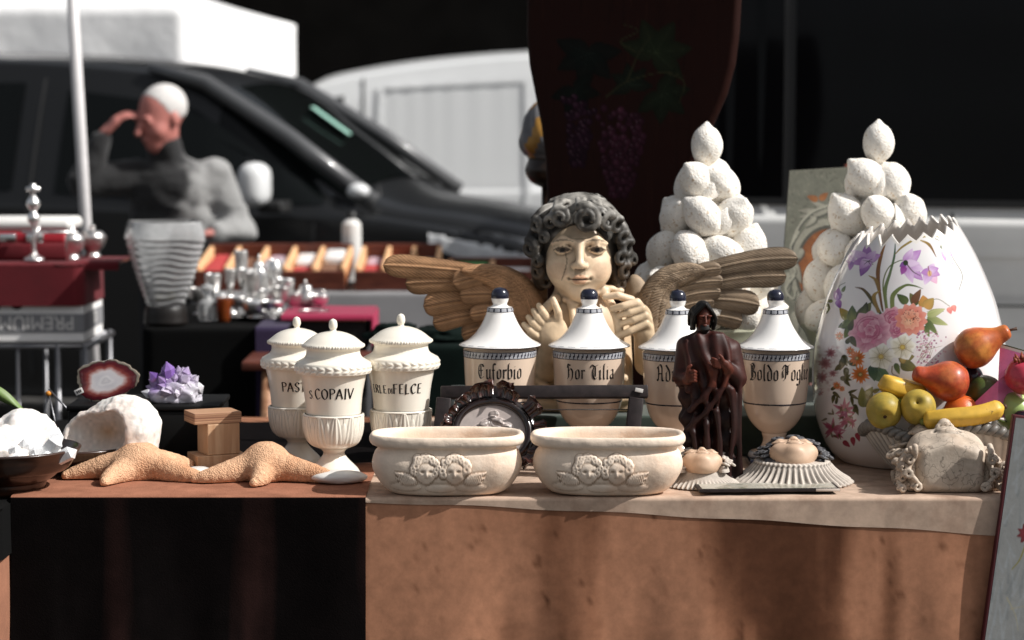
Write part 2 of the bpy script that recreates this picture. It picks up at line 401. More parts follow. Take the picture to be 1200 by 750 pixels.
silver_paint = M('pale_paint', (.72, .72, .70), .4, coat=.3, var=.1, vs=4); seam_m = M('panel_gap', (.03, .03, .03), .7); chrome = M('chrome', (.8, .8, .8), .12, metal=1)
mpv_st = [(2.16, .42, .72, .76, .52, .58, .46), (2.04, .3, .90, .955, .72, .77, .6), (1.7, .25, .985, 1.04, .80, .84, .66), (1.3, .24, 1.04, 1.115, .83, .86, .70),
          (.93, .24, 1.06, 1.36, .84, .87, .665), (.56, .24, 1.07, 1.60, .85, .875, .64), (.0, .24, 1.09, 1.69, .85, .88, .65), (-.9, .24, 1.11, 1.72, .85, .88, .66), (-1.8, .26, 1.12, 1.70, .83, .86, .64), (-2.15, .35, 1.1, 1.6, .78, .80, .58), (-2.25, .5, 1.0, 1.3, .7, .72, .52)]
rz = R(-13); a = at(420, 245, 10.0); off = Matrix.Rotation(rz, 3, 'Z')@Vector((1.3, -.86, 0))
mpv, patch, top, wheels, ys = vehicle('parked_car', 'dark grey people carrier with its windscreen to the right, parked behind the white-haired man', mpv_st, grey_paint, (a.x-off.x, a.y-off.y, 0), rz, 'car')
for sd in (-1, 1):
    patch('door_window', glass_d, [-.05, .5, 1.16], [1.57, 1.50, 1.1], [1.13, 1.10, 1.085], side=sd)
    patch('door_window', glass_d, [-1.15, -.25], [1.60, 1.60], [1.15, 1.14], side=sd)
    patch('door_window', glass_d, [-2.0, -1.3], [1.52, 1.59], [1.18, 1.16], side=sd)
    patch('panel_gap', seam_m, [-.17, -.155], [1.62, 1.62], [.35, .35], side=sd); patch('panel_gap', seam_m, [1.1, 1.115], [1.05, 1.05], [.35, .35], side=sd)
    patch('headlight', lamp_m, [1.60, 1.82, 2.09], [.985, .985, .93], [.93, .835, .80], side=sd, off=.008)
    V, F = box_geo(-.07, .05, -.12, .05, -.095, .09, .055, 4); mr = MB().add(V, F, xf=mtx((.92, sd*1.0, 1.18))).build('mirror', white_paint if sd < 0 else black_pl, mpv)  # near mirror is white: its sunlit highlight is put into the colour
    MB().add(*box_geo(-.02, .08, -.13, .02, -.025, .025, .01), xf=mtx((.94, sd*.9, 1.085))).build('mirror_arm', black_pl, mr)
    MB().add(*box_geo(-.1, .1, -.02, .02, -.018, .018, .01), xf=mtx((.05, sd*(ys(.05, .98)+.02), .98))).build('door_handle', grey_paint, mpv)
top('windscreen', glass_d, .60, 1.26, .30)
pil = M('sunlit_pillar_paint', (.085, .087, .09), .3, coat=.5)  # paler than the body: sun reflection put into the pillar colour
for sd in (-1, 1): MB().add(*tube_geo([(1.33, sd*.735, 1.10), (.95, sd*.69, 1.365), (.56, sd*.645, 1.60), (.30, sd*.63, 1.665)], [.035, .038, .035, .02], 10)).build('windscreen_pillar', pil, mpv)
V, F = ico_geo(2); MB().add(V*[.05, .05, .035], F, xf=mtx((1.27, -.76, 1.145))).build('white_blob', white_paint, mpv)  # unidentified white spot, added as a small ellipsoid by the windscreen
MB().add(*tube_geo([(1.3, -.55, 1.115), (1.16, -.1, 1.21)], .009, 6)).build('wiper', black_pl, mpv)
cloth_mint = M('mint_cloth', (.35, .62, .52), .9)
V, F = box_geo(-.12, .09, -.07, .07, -.003, .003, .002); MB().add(V, F, xf=mtx((.93, .0, 1.425), ry=R(36), rz=R(12))).build('paper', cloth_mint, mpv)
wheels((1.45, -1.35))

wv_st = [(2.55, .4, .55, .58, .6, .66, .5), (2.45, .3, .78, .84, .78, .84, .62), (2.1, .25, .98, 1.04, .84, .88, .72), (1.75, .25, 1.02, 1.2, .85, .88, .76), (1.35, .25, 1.03, 1.58, .86, .885, .74), (1.0, .25, 1.03, 1.70, .87, .89, .76),
         (.3, .25, 1.04, 1.79, .88, .895, .78), (-.6, .25, 1.04, 1.83, .88, .895, .79), (-1.6, .25, 1.04, 1.84, .88, .895, .79), (-1.8, .3, 1.04, 1.78, .85, .87, .76)]
a = at(618, 200, 14.2)
wvan, patch, top, wheels, ys = vehicle('panel_van', 'white panel van with a recessed side panel, its roof showing above the dark car', wv_st, white_paint, (a.x, 15.1, 0), R(180+3), 'van')
for sd in (-1, 1):
    patch('cab_window', glass_d, [1.12, 1.4, 1.62], [1.56, 1.5, 1.25], [1.1, 1.1, 1.1], side=sd); patch('panel_gap', seam_m, [1.0, 1.012], [1.66, 1.66], [.35, .35], side=sd)
    pan = M('panel_recess', (.66, .67, .67), .4, coat=.3) if sd < 0 else pan
    X = [.93, .9, .1, .06]; mbp = MB()
    patch('recessed_panel', pan, [.05, .9], [1.64, 1.60], [.62, .62], side=sd, off=.004)
    for xs, zt, zb in (([.03, .06], [1.66, 1.66], [.6, .6]), ([.885, .915], [1.62, 1.62], [.6, .6]), ([.06, .885], [1.668, 1.628], [1.64, 1.6]), ([.06, .885], [.625, .625], [.6, .6])):
        patch('panel_bead', white_paint, xs, zt, zb, side=sd, off=.016)
wheels((1.75, -1.15))

rv_st = [(-.34, .5, 1.12, 1.7, .85, .87, .75), (-.29, .35, 1.14, 1.9, .93, .95, .84), (-.1, .3, 1.16, 2.03, .94, .96, .88), (1, .3, 1.15, 2.05, .94, .96, .9), (2.4, .3, 1.14, 2.05, .94, .96, .9), (3.3, .3, 1.12, 1.93, .93, .95, .84), (3.9, .3, 1.1, 1.5, .92, .93, .7), (4.4, .3, .95, 1.02, .85, .88, .6), (4.6, .5, .7, .75, .7, .72, .5)]
rz = R(-9); a = at(905, 235, 8.25); off = Matrix.Rotation(rz, 3, 'Z')@Vector((0, -.96, 0))
rvan, patch, top, wheels, ys = vehicle('minibus', 'pale van with long black side windows parked behind the plaster lemon pyramids', rv_st, silver_paint, (a.x-off.x, a.y-off.y, 0), rz, 'van')
for sd in (-1, 1):
    patch('side_window', glass_b, [-.235, .035], [1.91, 1.91], [1.19, 1.185], side=sd, off=.012, nn=16); patch('side_window', glass_b, [.075, 1.5], [1.915, 1.915], [1.185, 1.17], side=sd, off=.012, nn=16)
    patch('side_window', glass_b, [1.54, 2.6], [1.915, 1.915], [1.17, 1.165], side=sd, off=.012, nn=16); patch('pillar', black_pl, [.035, .075], [1.91, 1.91], [1.185, 1.185], side=sd, off=.008)
    patch('rubber_seal', black_pl, [-.25, 2.62], [1.19, 1.17], [1.165, 1.145], side=sd, off=.016); patch('body_crease', silver_paint, [-.25, 3.2], [1.02, .99], [1.0, .97], side=sd, off=.012)
    patch('panel_gap', seam_m, [.6, .61], [1.14, 1.14], [.4, .4], side=sd); patch('panel_gap', seam_m, [-.25, 2.6], [.832, .832], [.825, .825], side=sd)
wheels((.45, 3.6), .33, .8)

# ------------------------------------------------------------------ white gazebo, pole
canvas = M('white_canvas', (.88, .88, .88), .9, var=.06, vs=3, bump=.01, bs=5)
tn = thing('gazebo', 'white market gazebo with a deep valance behind the dark car', 'gazebo', (-3.05, 14, 0))
xa, xb, ya, yb, zb, zt, za = -1.55, 1.35, -1.4, 1.4, 1.655, 2.01, 2.62
n = 60; per = []
for k in range(4):
    c = [(xa, ya), (xb, ya), (xb+.33, yb), (xa, yb)]; p, q = np.array(c[k]), np.array(c[(k+1) % 4])
    for t in np.linspace(0, 1, n, endpoint=False): per.append(p+(q-p)*t)
per = np.array(per); rows = []
for i, z in enumerate(np.linspace(0, 1, 8)):
    o = .012*np.sin(np.arange(len(per))*.55)*(1-z); cen = np.array([0, 0]); d = per/np.linalg.norm(per, axis=1)[:, None]
    rows.append(np.column_stack([per+d*o[:, None], zb+(zt-zb)*z+(.012*np.sin(np.arange(len(per))*.21)*(1-z))]))
for t in np.linspace(.06, 1, 12): rows.append(np.column_stack([per*(1-t)+np.array([.15, 0])*t, np.full(len(per), zt)+(za-zt)*t-.07*math.sin(PI*t)]))
rw = np.array(rows).transpose(1, 0, 2); MB().add(rw.reshape(-1, 3), grid_faces(rw.shape[0], rw.shape[1], cu=True)).build('canopy', canvas, tn)
for x, y in ((xa, ya), (xb, ya), (xb+.33, yb), (xa, yb)):
    l = MB().add(*box_geo(x*.98-.02, x*.98+.02, y*.98-.02, y*.98+.02, 0, 2.0, .004)).build('leg', rim_m, tn)
    MB().add(*box_geo(x*.98-.06, x*.98+.06, y*.98-.06, y*.98+.06, 0, .012, .003)).build('foot_plate', rim_m, l)
alu = M('white_pole', (.66, .64, .64), .4, var=.1)
pt = at(85, 0, 8.0); pb = at(100, 255, 8.0); dr = (pb-pt)/(pb.z-pt.z); p0 = pb-dr*pb.z
pole = thing('tent_pole', 'slightly tilted white pole standing before the dark car', 'pole', (p0.x, p0.y, 0))
MB().add(*tube_geo([(0, 0, .01), tuple(dr*2.5)], .019, 20)).build('shaft', alu, pole)
MB().add(*tube_geo([tuple(dr*.9), tuple(dr*2.5)], .0165, 20)).build('inner_tube', alu, pole, loc=(dr*.1)[:])
MB().add(*box_geo(-.07, .07, -.07, .07, 0, .01, .003)).build('foot_plate', alu, pole)

# ------------------------------------------------------------------ cloth helpers
def perim(x0, x1, y0, y1, r, step):
    P = []
    def arc(cx, cy, a0):
        for t in np.linspace(a0, a0+PI/2, 10): P.append((cx+r*math.cos(t), cy+r*math.sin(t), math.cos(t), math.sin(t)))
    def line(a, b, nx, ny):
        m = max(2, int(math.dist(a, b)/step))
        for t in np.linspace(0, 1, m+1)[1:-1]: P.append((a[0]+(b[0]-a[0])*t, a[1]+(b[1]-a[1])*t, nx, ny))
    arc(x0+r, y0+r, PI); line((x0+r, y0), (x1-r, y0), 0, -1); arc(x1-r, y0+r, -PI/2); line((x1, y0+r), (x1, y1-r), 1, 0)
    arc(x1-r, y1-r, 0); line((x1-r, y1), (x0+r, y1), 0, 1); arc(x0+r, y1-r, PI/2); line((x0, y1-r), (x0, y0+r), -1, 0)
    return np.array(P)
def cover(x0, x1, y0, y1, z, drop, fold=.015, seed=1, step=.01, rc=.03, re=.012, nd=40, wob=.0, freq=5.0, flare=.02):
    """a cloth lying on a table and hanging on every side"""
    P = perim(x0, x1, y0, y1, rc, step); n = len(P); c = np.array([(x0+x1)/2, (y0+y1)/2]); rows = []
    s = np.cumsum(np.r_[0, np.hypot(*np.diff(P[:, :2], axis=0).T)])
    for t in np.linspace(.02, .97, 14):
        q = c+(P[:, :2]-c)*t; rows.append(np.column_stack([q, z+.0015*fbm(np.column_stack([q*9, np.full(n, seed)]), seed)]))
    for a in np.linspace(0, PI/2, 6):
        rows.append(np.column_stack([P[:, :2]+P[:, 2:]*(re*math.sin(a)-re*.4), np.full(n, z-re*(1-math.cos(a)))]))
    for d in np.linspace(.03, 1, nd):
        dz = d*drop; g = np.clip(dz/.35, 0, 1)**1.7
        f = fold*(np.sin(s*2*PI*freq/1.7+2.2*fbm(np.column_stack([s*1.3, s*0+d*.5, s*0+seed]), seed, 2))*.6+fbm(np.column_stack([s*freq*.9, s*0+d*.8, s*0]), seed+5, 3)*1.0)
        rows.append(np.column_stack([P[:, :2]+P[:, 2:]*(re*.6+(f+flare*d)*g)[:, None], np.full(n, z-re-dz+re)-wob*0]))
    A = np.array(rows).transpose(1, 0, 2); V = A.reshape(-1, 3); nv = A.shape[1]; V2 = np.vstack([V, [[*c, z]]])
    F = grid_faces(n, nv, cu=True); tri = np.array([[((i+1) % n)*nv, i*nv, len(V)] for i in range(n)])
    return V2, F+[tri]
def sheet(x0, x1, yf, yb, z, drop, fold=.01, seed=2, nx=240, nd=50, re=.014, dfun=None, freq=4, flare=.01, ends=0):
    """a cloth lying on a table top and hanging over its front edge"""
    X = np.linspace(x0, x1, nx); rows = []
    dr = np.full(nx, drop) if dfun is None else dfun(X)
    for y in np.linspace(yb, yf+.01, 24): rows.append(np.column_stack([X, np.full(nx, y), z+.0012*fbm(np.column_stack([X*14, np.full(nx, y*14), X*0]), seed)]))
    for a in np.linspace(0, PI/2, 7): rows.append(np.column_stack([X, np.full(nx, yf-re*math.sin(a)), np.full(nx, z-re*(1-math.cos(a)))]))
    for d in np.linspace(.02, 1, nd):
        dz = dr*d; g = np.clip(dz/.3, 0, 1)
        f = fold*(np.sin(X*2*PI*freq+2*fbm(np.column_stack([X*1.5, X*0+d, X*0]), seed, 2))*.6+fbm(np.column_stack([X*freq*1.4, X*0+d, X*0]), seed+3, 3))
        rows.append(np.column_stack([X, yf-re-(f+flare*d)*g, z-re-dz]))
    A = np.array(rows).transpose(1, 0, 2); return A.reshape(-1, 3), grid_faces(nx, A.shape[1]), A

# ------------------------------------------------------------------ tables at the back
def table_frame(root, x0, x1, y0, y1, z, mat, t=.03):
    MB().add(*box_geo(x0, x1, y0, y1, z-t, z, .004)).build('tabletop', mat, root)
    for x in (x0+.03, x1-.03):
        for y in (y0+.03, y1-.03): MB().add(*box_geo(x-.018, x+.018, y-.018, y+.018, 0, z-t, .003)).build('leg', mat, root)
steel = M('steel_tube', (.22, .22, .23), .4, metal=.9); wood_l = M('pale_wood', (.50, .27, .15), .55, grain=((.36, .17, .09), 9, (1, 1, 12))); wood_r = M('red_brown_wood', (.16, .043, .024), .5, grain=((.09, .022, .013), 6, (2, 12, 12)), coat=.15)
red_vel = M('red_velvet', (.12, .004, .009), .85, sheen=.08, var=.3, vs=6); black_cl = M('black_cloth', (.004, .004, .004), .95, spec=.1); purple_cl = M('purple_cloth', (.022, .012, .045), .9, sheen=.1)
pink_cl = M('pink_cloth', (.30, .012, .055), .85, sheen=.1); grey_cl = M('grey_cloth', (.27, .265, .27), .9, var=.15, vs=4); green_cl = M('dark_green_cloth', (.006, .012, .010), .95, spec=.1, var=.4, vs=9); white_m = M('white_enamel', (.78, .77, .74), .4)
# rack with banana box, red velvet and jewellery case (far left)
Y0 = 7.0; L = at(-70, 400, Y0).x; Rr = at(104, 400, Y0).x; zr = at(50, 402, Y0).z
rk = thing('metal_rack', 'thin steel rack under the cardboard box at the far left', 'rack', ((L+Rr)/2, Y0+.2, 0)); w = (Rr-L)/2
for x in (-w, w-.01, w*.18-.03, w*.58):
    for y in (-.2, .22): MB().add(*tube_geo([(x, y, 0), (x, y, zr)], .009 if abs(x) > w*.5 else .006, 10)).build('post', steel, rk)
for z in (zr-.01, zr*.35):
    for y in (-.2, .22): MB().add(*tube_geo([(-w, y, z), (w, y, z)], .008, 8)).build('rail', steel, rk)
    for x in (-w, w): MB().add(*tube_geo([(x, -.2, z), (x, .22, z)], .008, 8)).build('rail', steel, rk)
    for k in range(9): MB().add(*tube_geo([(-w, -.18+k*.047, z), (w, -.18+k*.047, z)], .003, 6)).build('wire', steel, rk)
card = M('printed_card', (.92, .90, .88), .8, var=.08, vs=5); card_d = M('dark_print', (.24, .24, .25), .8); hole_m = M('box_hole', (.006, .006, .006), .9)
bx = thing('cardboard_box', 'grey fruit carton printed PREMIUM standing upside down on the steel rack', 'box', (at(98, 398, Y0).x, Y0-.0, zr), 0)
bw, bd, bh = .50, .33, .222
bw = .46
MB().add(*box_geo(-bw, 0, 0, bd, .002, bh, .004)).build('shell', card, bx, smooth=False)
MB().add(*box_geo(-bw+.0, 0.0015, -.0025, bd, .03, .085, .001)).build('printed_band', card_d, bx, smooth=False)
def blob(nm, cx, cz, rx, rz, mat, par, y=-.004, side=False):
    t = np.linspace(0, 2*PI, 28, endpoint=False); V = [(cx+rx*math.cos(k), y, cz+rz*math.sin(k)) for k in t]
    if side: V = [(.004, -v[0], v[2]) for v in V]
    return MB().add(V, [list(range(28))]).build(nm, mat, par, smooth=False)
blob('hand_hole', -.192, .118, .02, .02, hole_m, bx); blob('printed_mark', -.27, .12, .035, .035, card_d, bx)
blob('hand_hole', -.17, .155, .012, .028, hole_m, bx, side=True)
def text_mesh(s, size, ext=.0006):
    c = bpy.data.curves.new('lettering', 'FONT'); c.body = s; c.size = size; c.extrude = ext; c.align_x = 'LEFT'
    o = bpy.data.objects.new('lettering', c); COL.objects.link(o); dg = bpy.context.evaluated_depsgraph_get(); dg.update()
    me = bpy.data.meshes.new_from_object(o.evaluated_get(dg)); V = np.array([v.co[:] for v in me.vertices]); F = [list(p.vertices) for p in me.polygons]
    bpy.data.objects.remove(o); bpy.data.meshes.remove(me); return V, F
pale_ink = M('pale_print', (.7, .68, .66), .8)
V, F = text_mesh('PREMIUM', .058); V[:, 0] *= .93
MB().add(V, F, xf=np.array(Matrix.Translation((-.025, -.0035, .078))@Matrix.Rotation(PI, 4, 'Y')@Matrix.Rotation(PI/2, 4, 'X'))).build('lettering', pale_ink, bx, smooth=False)
V, F = text_mesh('00', .05); MB().add(V, F, xf=np.array(Matrix.Translation((.0015, .22, .078))@Matrix.Rotation(PI, 4, 'X')@Matrix.Rotation(PI/2, 4, 'Z')@Matrix.Rotation(PI/2, 4, 'X'))).build('lettering', pale_ink, bx, smooth=False)
zc = zr+bh
# velvet over the box
V, F = cover(bx.location.x-bw-.02, bx.location.x-.0, Y0-.012, Y0+bd+.01, zc+.012, .125, fold=.006, seed=4, freq=3, flare=.0, step=.02)
tag(MB().add(V, F).build('velvet_cloth', red_vel), 'crimson velvet cloth draped over the fruit carton at the far left', 'cloth')
a = at(145, 294, Y0+.1); V, F, _ = sheet(bx.location.x-.02, a.x, Y0+.02, Y0+.24, zc+.016, .012, fold=.003, nx=30, nd=6)
bd2 = thing('board', 'thin red covered board jutting out beside the pole', 'board', (0, 0, 0)); MB().add(V, F).build('cover', red_vel, bd2)
MB().add(*box_geo(bx.location.x-.02, a.x-.004, Y0+.03, Y0+.24, zc+.004, zc+.0145, .003)).build('plank', wood_r, bd2)
zc += .0145
jc = thing('jewellery_case', 'low red jewellery case with a white padded lid at the far left', 'case', (at(30, 296, Y0+.17).x, Y0+.19, zc))
red_sat = M('red_satin', (.38, .012, .025), .4, sheen=.3)
MB().add(*box_geo(-.15, .14, -.11, .11, 0, .05, .008)).build('case', red_vel, jc); MB().add(*box_geo(-.142, .132, -.102, .102, .05, .082, .006)).build('lining', red_sat, jc)
MB().add(*box_geo(-.155, .15, -.1, .115, .083, .122, .018, 4)).build('lid', white_m, jc)
for x in (-.06, .02): MB().add(*box_geo(x, x+.05, -.108, -.09, .052, .078, .003)).build('trinket', chrome, jc)
silver = M('silver', (.92, .91, .89), .33, metal=1, var=.15, vs=30); silver_d = M('worn_silver', (.66, .64, .62), .36, metal=1, var=.3, vs=30)
def lathe_thing(par, nm, prof, mat, xf=None, segs=40, sm=4):
    V, F = lathe_geo(crom(prof, sm) if sm else prof, segs); return MB().add(V, F, xf=xf).build(nm, mat, par)
def cross(px, py, Y, z):
    c = at(px, py, Y); t = thing('cruet_stand', 'silver stand with a cross shaped finial in front of the red case', 'stand', (c.x, Y, z))
    lathe_thing(t, 'base', [(.001, 0), (.03, .002), (.028, .01), (.012, .02), (.006, .04), (.006, .1), (.016, .115), (.018, .13), (.008, .145), (.014, .155), (.02, .17), (.008, .19), (.001, .195)], silver, segs=24)
    MB().add(*tube_geo([(0, 0, .19), (0, 0, .225)], [.006, .009], 8)).add(*tube_geo([(-.02, 0, .21), (.02, 0, .21)], .006, 8)).build('finial', silver, t)
    for x in (-.0, .1): MB().add(*tube_geo([(x, -.02, .0), (x, -.025, .07), (x+.02, -.02, .1)], .004, 8)).build('leg', silver, t)
    MB().add(*tube_geo([(-.03, -.02, .085), (.13, -.02, .085)], .004, 8)).build('rail', silver, t)
    return t
cross(40, 296, Y0+.04, zc)
for k, (px, nm, lb) in enumerate(((88, 'salt_cellar', 'small round silver salt cellar right of the red case'), (106, 'dish', 'tarnished silver dish at the foot of the white pole'))):
    c = at(px, 292, Y0+.2); t = thing(nm, lb, 'silverware', (c.x, Y0+.14+.1*k, zc))
    lathe_thing(t, 'bowl', [(.001, .004), (.025, 0), (.02, .015), (.035, .035), (.042, .06), (.036, .06), (.03, .035), (.001, .02)], silver_d if k else silver)
    lathe_thing(t, 'lid', [(.04, .061), (.03, .075), (.008, .082), (.009, .092), (.001, .097)], silver_d, segs=24)

# black table with vase and silver
zb = .866; xl, xr = at(168, 378, 6.9).x, at(336, 378, 6.9).x
V, F = cover(xl, xr, 6.9, 7.75, zb, .84, fold=.012, seed=9, step=.02); tag(MB().add(V, F).build('tablecloth', black_cl), 'black cloth over the table that carries the silverware', 'tablecloth')
V, F, _ = sheet(at(300, 378, 6.88).x, at(338, 378, 6.88).x, 6.88, 7.6, zb+.006, .33, fold=.006, seed=12, nx=40)
tag(MB().add(V, F).build('purple_cloth', purple_cl), 'narrow purple cloth hanging off the end of the black table', 'cloth')
xs = thing('trestle_table', 'bare wooden trestle whose pale leg stands left of the cream jars', 'table', (at(322, 500, 6.6).x, 6.6, 0))
MB().add(*box_geo(-.09, .42, 0, .3, .775, .80, .004)).build('tabletop', wood_r, xs)
for x, lean in ((-.02, -.03), (.38, .03)):
    for y in (.03, .27): MB().add(*tube_geo([(x+lean, y, 0), (x, y, .775)], .017, 8)).build('leg', wood_l, xs)
pz = .893; c0, c1 = at(338, 370, 7.0).x, at(433, 370, 7.0).x
bt = thing('crate', 'dark wooden crate under the pink cloth behind the cream jars', 'crate', ((c0+c1)/2, 7.0, .788)); w = (c1-c0)/2
MB().add(*box_geo(-w+.01, w-.01, .012, .3, -.0, .098, .004)).build('shell', M('black_wood', (.006, .005, .005), .7), bt, smooth=False)
MB().add(*box_geo(-w+.02, w-.01, -.0, .03, .088, .1035, .003)).build('top_slat', wood_l, bt)
for sx in (-1, 1): MB().add(*box_geo(sx*(w-.03)-.015, sx*(w-.03)+.015, .1, .13, -.788, 0, .003)).build('leg', M('black_wood_leg', (.006, .005, .005), .7), bt)
V, F, A = sheet(c0-.02, c1+.008, 7.0, 7.3, pz+.004, .002, fold=.002, nx=60, nd=5, seed=5)
mbp = MB().add(V, F); V, F = box_geo(c1+.004, c1+.012, 7.0, 7.28, pz-.22, pz+.0, .003); mbp.add(V, F)
tag(mbp.build('pink_cloth', pink_cl), 'bright pink cloth lying over the dark crate', 'cloth')
# glass vase
gl = M('frosted_glass', (.95, .96, .96), .14, trans=.68, spec=.8, ior=1.45, var=.2, vs=30)
c = at(195, 384, 7.0); vs = thing('glass_vase', 'square clear glass vase with wavy ribs on the black table', 'vase', (c.x, 6.99, zb+.002), R(20))
prof = []; n = 90
for t in np.linspace(0, 1, n): prof.append((.045+.075*t**.8-(.022*max(0, (t-.8)/.2)**1.3), .05+.25*t))
def wav(T, Z, q): return .0017*np.sin(Z*2*PI/.019+1.6*np.sin(T*2+Z*14)+.9*np.sin(T*5-Z*30))*(Z < .255)+.0012*np.sin(T*4)
V, F = lathe_geo(prof, 120, disp=wav, sq=(1, 1, 4.5)); mbv = MB().add(V, F)
V2, F2 = lathe_geo([(r-.006, z) for r, z in prof][::-1]+[(.001, .056)], 60, sq=(1, 1, 4.5)); mbv.add(V2, F2)
V3, F3 = lathe_geo([(prof[-1][0], .3), (prof[-1][0]-.006, .3)], 60, sq=(1, 1, 4.5)); mbv.add(V3, F3); mbv.build('body', gl, vs)
lathe_thing(vs, 'base', [(.001, 0), (.058, 0), (.062, .02), (.058, .05), (.047, .052), (.001, .052)], M('dark_base', (.01, .008, .007), .4), segs=40)
st_m = M('white_pebbles', (.7, .68, .62), .5, col2=(.6, .5, .12), c2s=40, c2lo=.5, c2hi=.55)
Vi, Fi = ico_geo(2)
for k in range(9):
    a = k*2.4; rr = .012+.0035*k*.6; MB().add(Vi*[.016, .014, .012], Fi, xf=mtx((rr*math.cos(a), rr*math.sin(a), .068+.004*(k % 3)), rz=a)).build('pebble', st_m, vs)
# silverware group
def cup(nm, lb, px, Y, h, r, mat=silver, prof=None, cat='silverware'):
    c = at(px, 350, Y); t = thing(nm, lb, cat, (c.x, Y, zb+.004))
    p = prof or [(.001, .003), (.5, 0), (.45, .05), (.12, .12), (.1, .35), (.16, .42), (.7, .55), (.95, .8), (1, 1), (.93, 1), (.85, .8), (.5, .58), (.001, .5)]
    lathe_thing(t, 'bowl', [(a*r, b*h) for a, b in p], mat); return t
tray = thing('tray', 'round silver tray beneath the teapot and goblets', 'tray', (at(318, 372, 7.3).x, 7.28, zb+.003)); lathe_thing(tray, 'plate', [(.001, .001), (.1, 0), (.125, .008), (.14, .012), (.14, .015), (.12, .011), (.001, .005)], silver, segs=60)
zt0 = zb; zb = zb+.008
def pot(nm, lb, px, Y, r, h, mat, spout=1):
    c = at(px, 350, Y); t = thing(nm, lb, 'silverware', (c.x, Y, zb+.004)); p = [(.001, .0), (.55, 0), (.5, .06), (.8, .2), (1, .42), (.9, .66), (.55, .8), (.5, .84)]
    lathe_thing(t, 'body', [(a*r, b*h) for a, b in p], mat); lathe_thing(t, 'lid', [(.52*r, .84*h), (.42*r, .93*h), (.1*r, .98*h), (.14*r, 1.05*h), (.001, 1.12*h)], mat, segs=24)
    MB().add(*tube_geo(crom([(spout*r*.85, 0, h*.3), (spout*r*1.3, 0, h*.45), (spout*r*1.5, 0, h*.8)], 6), [.016*r/.05]*1+list(np.linspace(.014, .006, 12)*r/.05), 12)).build('spout', mat, t)
    MB().add(*tube_geo(crom([(-spout*r*.6, 0, h*.75), (-spout*r*1.35, 0, h*.75), (-spout*r*1.4, 0, h*.4), (-spout*r*.92, 0, h*.3)], 6), .005*r/.05, 8)).build('handle', mat, t); return t
cup('candle_holder', 'tall slim silver candle holder, leftmost of the shiny group', 270, 7.25, .13, .022, prof=[(.001, 0), (1.1, 0), (1.0, .06), (.35, .12), (.4, .6), (.6, .7), (.75, 1), (.6, 1), (.001, .8)])
cup('goblet', 'polished silver goblet beside the slim candle holder', 289, 7.34, .125, .028)
pot('coffee_pot', 'tall silver coffee pot in the middle of the shiny group', 304, 7.42, .032, .15, silver)
cup('egg_cup', 'small silver egg cup in front of the coffee pot', 312, 7.18, .075, .023)
cup('chalice', 'silver chalice with a round bowl right of the coffee pot', 322, 7.38, .15, .024, prof=[(.001, 0), (1, 0), (.9, .05), (.2, .12), (.2, .5), (.3, .55), (.9, .7), (1, .85), (.7, 1), (.6, 1), (.001, .75)])
cup('sugar_bowl', 'wide silver sugar bowl at the front edge of the tray', 300, 7.12, .05, .045, prof=[(.001, 0), (.6, 0), (.55, .1), (.9, .4), (1, .8), (.95, 1), (.9, .95), (.8, .5), (.001, .2)])
cup('milk_jug', 'squat silver milk jug at the right rim of the tray', 330, 7.16, .085, .026, silver_d)
rq = random.Random(8)
for k, (px, Y, h, r, nm, lb) in enumerate(((232, 7.22, .07, .026, 'goblet', 'silver goblet standing behind the wavy vase'), (250, 7.34, .10, .022, 'vase', 'slender silver vase behind the glass bottle'), (277, 7.12, .055, .03, 'cup', 'silver cup at the front left of the tray'), (296, 7.24, .11, .02, 'candle_holder', 'silver candle holder between goblet and coffee pot'), (318, 7.10, .045, .032, 'bowl', 'small silver bowl at the front right of the tray'), (334, 7.30, .09, .026, 'goblet', 'silver goblet right of the chalice'), (342, 7.18, .06, .028, 'cup', 'silver cup between milk jug and teapot'), (283, 7.40, .16, .018, 'candlestick', 'tallest silver candlestick at the back of the shiny group'), (375, 7.24, .05, .024, 'cup', 'silver cup at the far right end of the shiny group'))):
    cup(nm, lb, px, Y, h*1.1, r*1.15, silver if k % 3 else silver_d)
zb = zt0
pot('teapot', 'round silver teapot at the right end of the black table', 358, 7.3, .04, .095, silver_d, -1); cup('bonbon_dish', 'low silver dish in front of the round teapot', 368, 7.1, .03, .045, silver_d, prof=[(.001, 0), (.5, 0), (.6, .3), (1, .9), (1.02, 1), (.9, .8), (.001, .3)])
cup('oil_bottle', 'clear glass bottle with a ball stopper right of the wavy vase', 243, 7.1, .11, .03, gl, prof=[(.001, 0), (.9, 0), (1, .1), (1, .45), (.4, .6), (.35, .7), (.6, .8), (.6, .92), (.001, 1)], cat='bottle')
cup('glass_ball', 'small glass sphere on a foot between bottle and candle holder', 258, 7.2, .08, .028, gl, prof=[(.001, 0), (.7, 0), (.3, .15), (.7, .35), (1, .62), (.7, .9), (.001, 1)], cat='glassware')
cup('amber_tumbler', 'brown glass tumbler left of the slim candle holder', 262, 7.08, .06, .022, M('amber_glass', (.35, .08, .02), .1, trans=.6), prof=[(.001, 0), (.8, 0), (1, 1), (.9, 1), (.72, .1), (.001, .08)], cat='glassware')

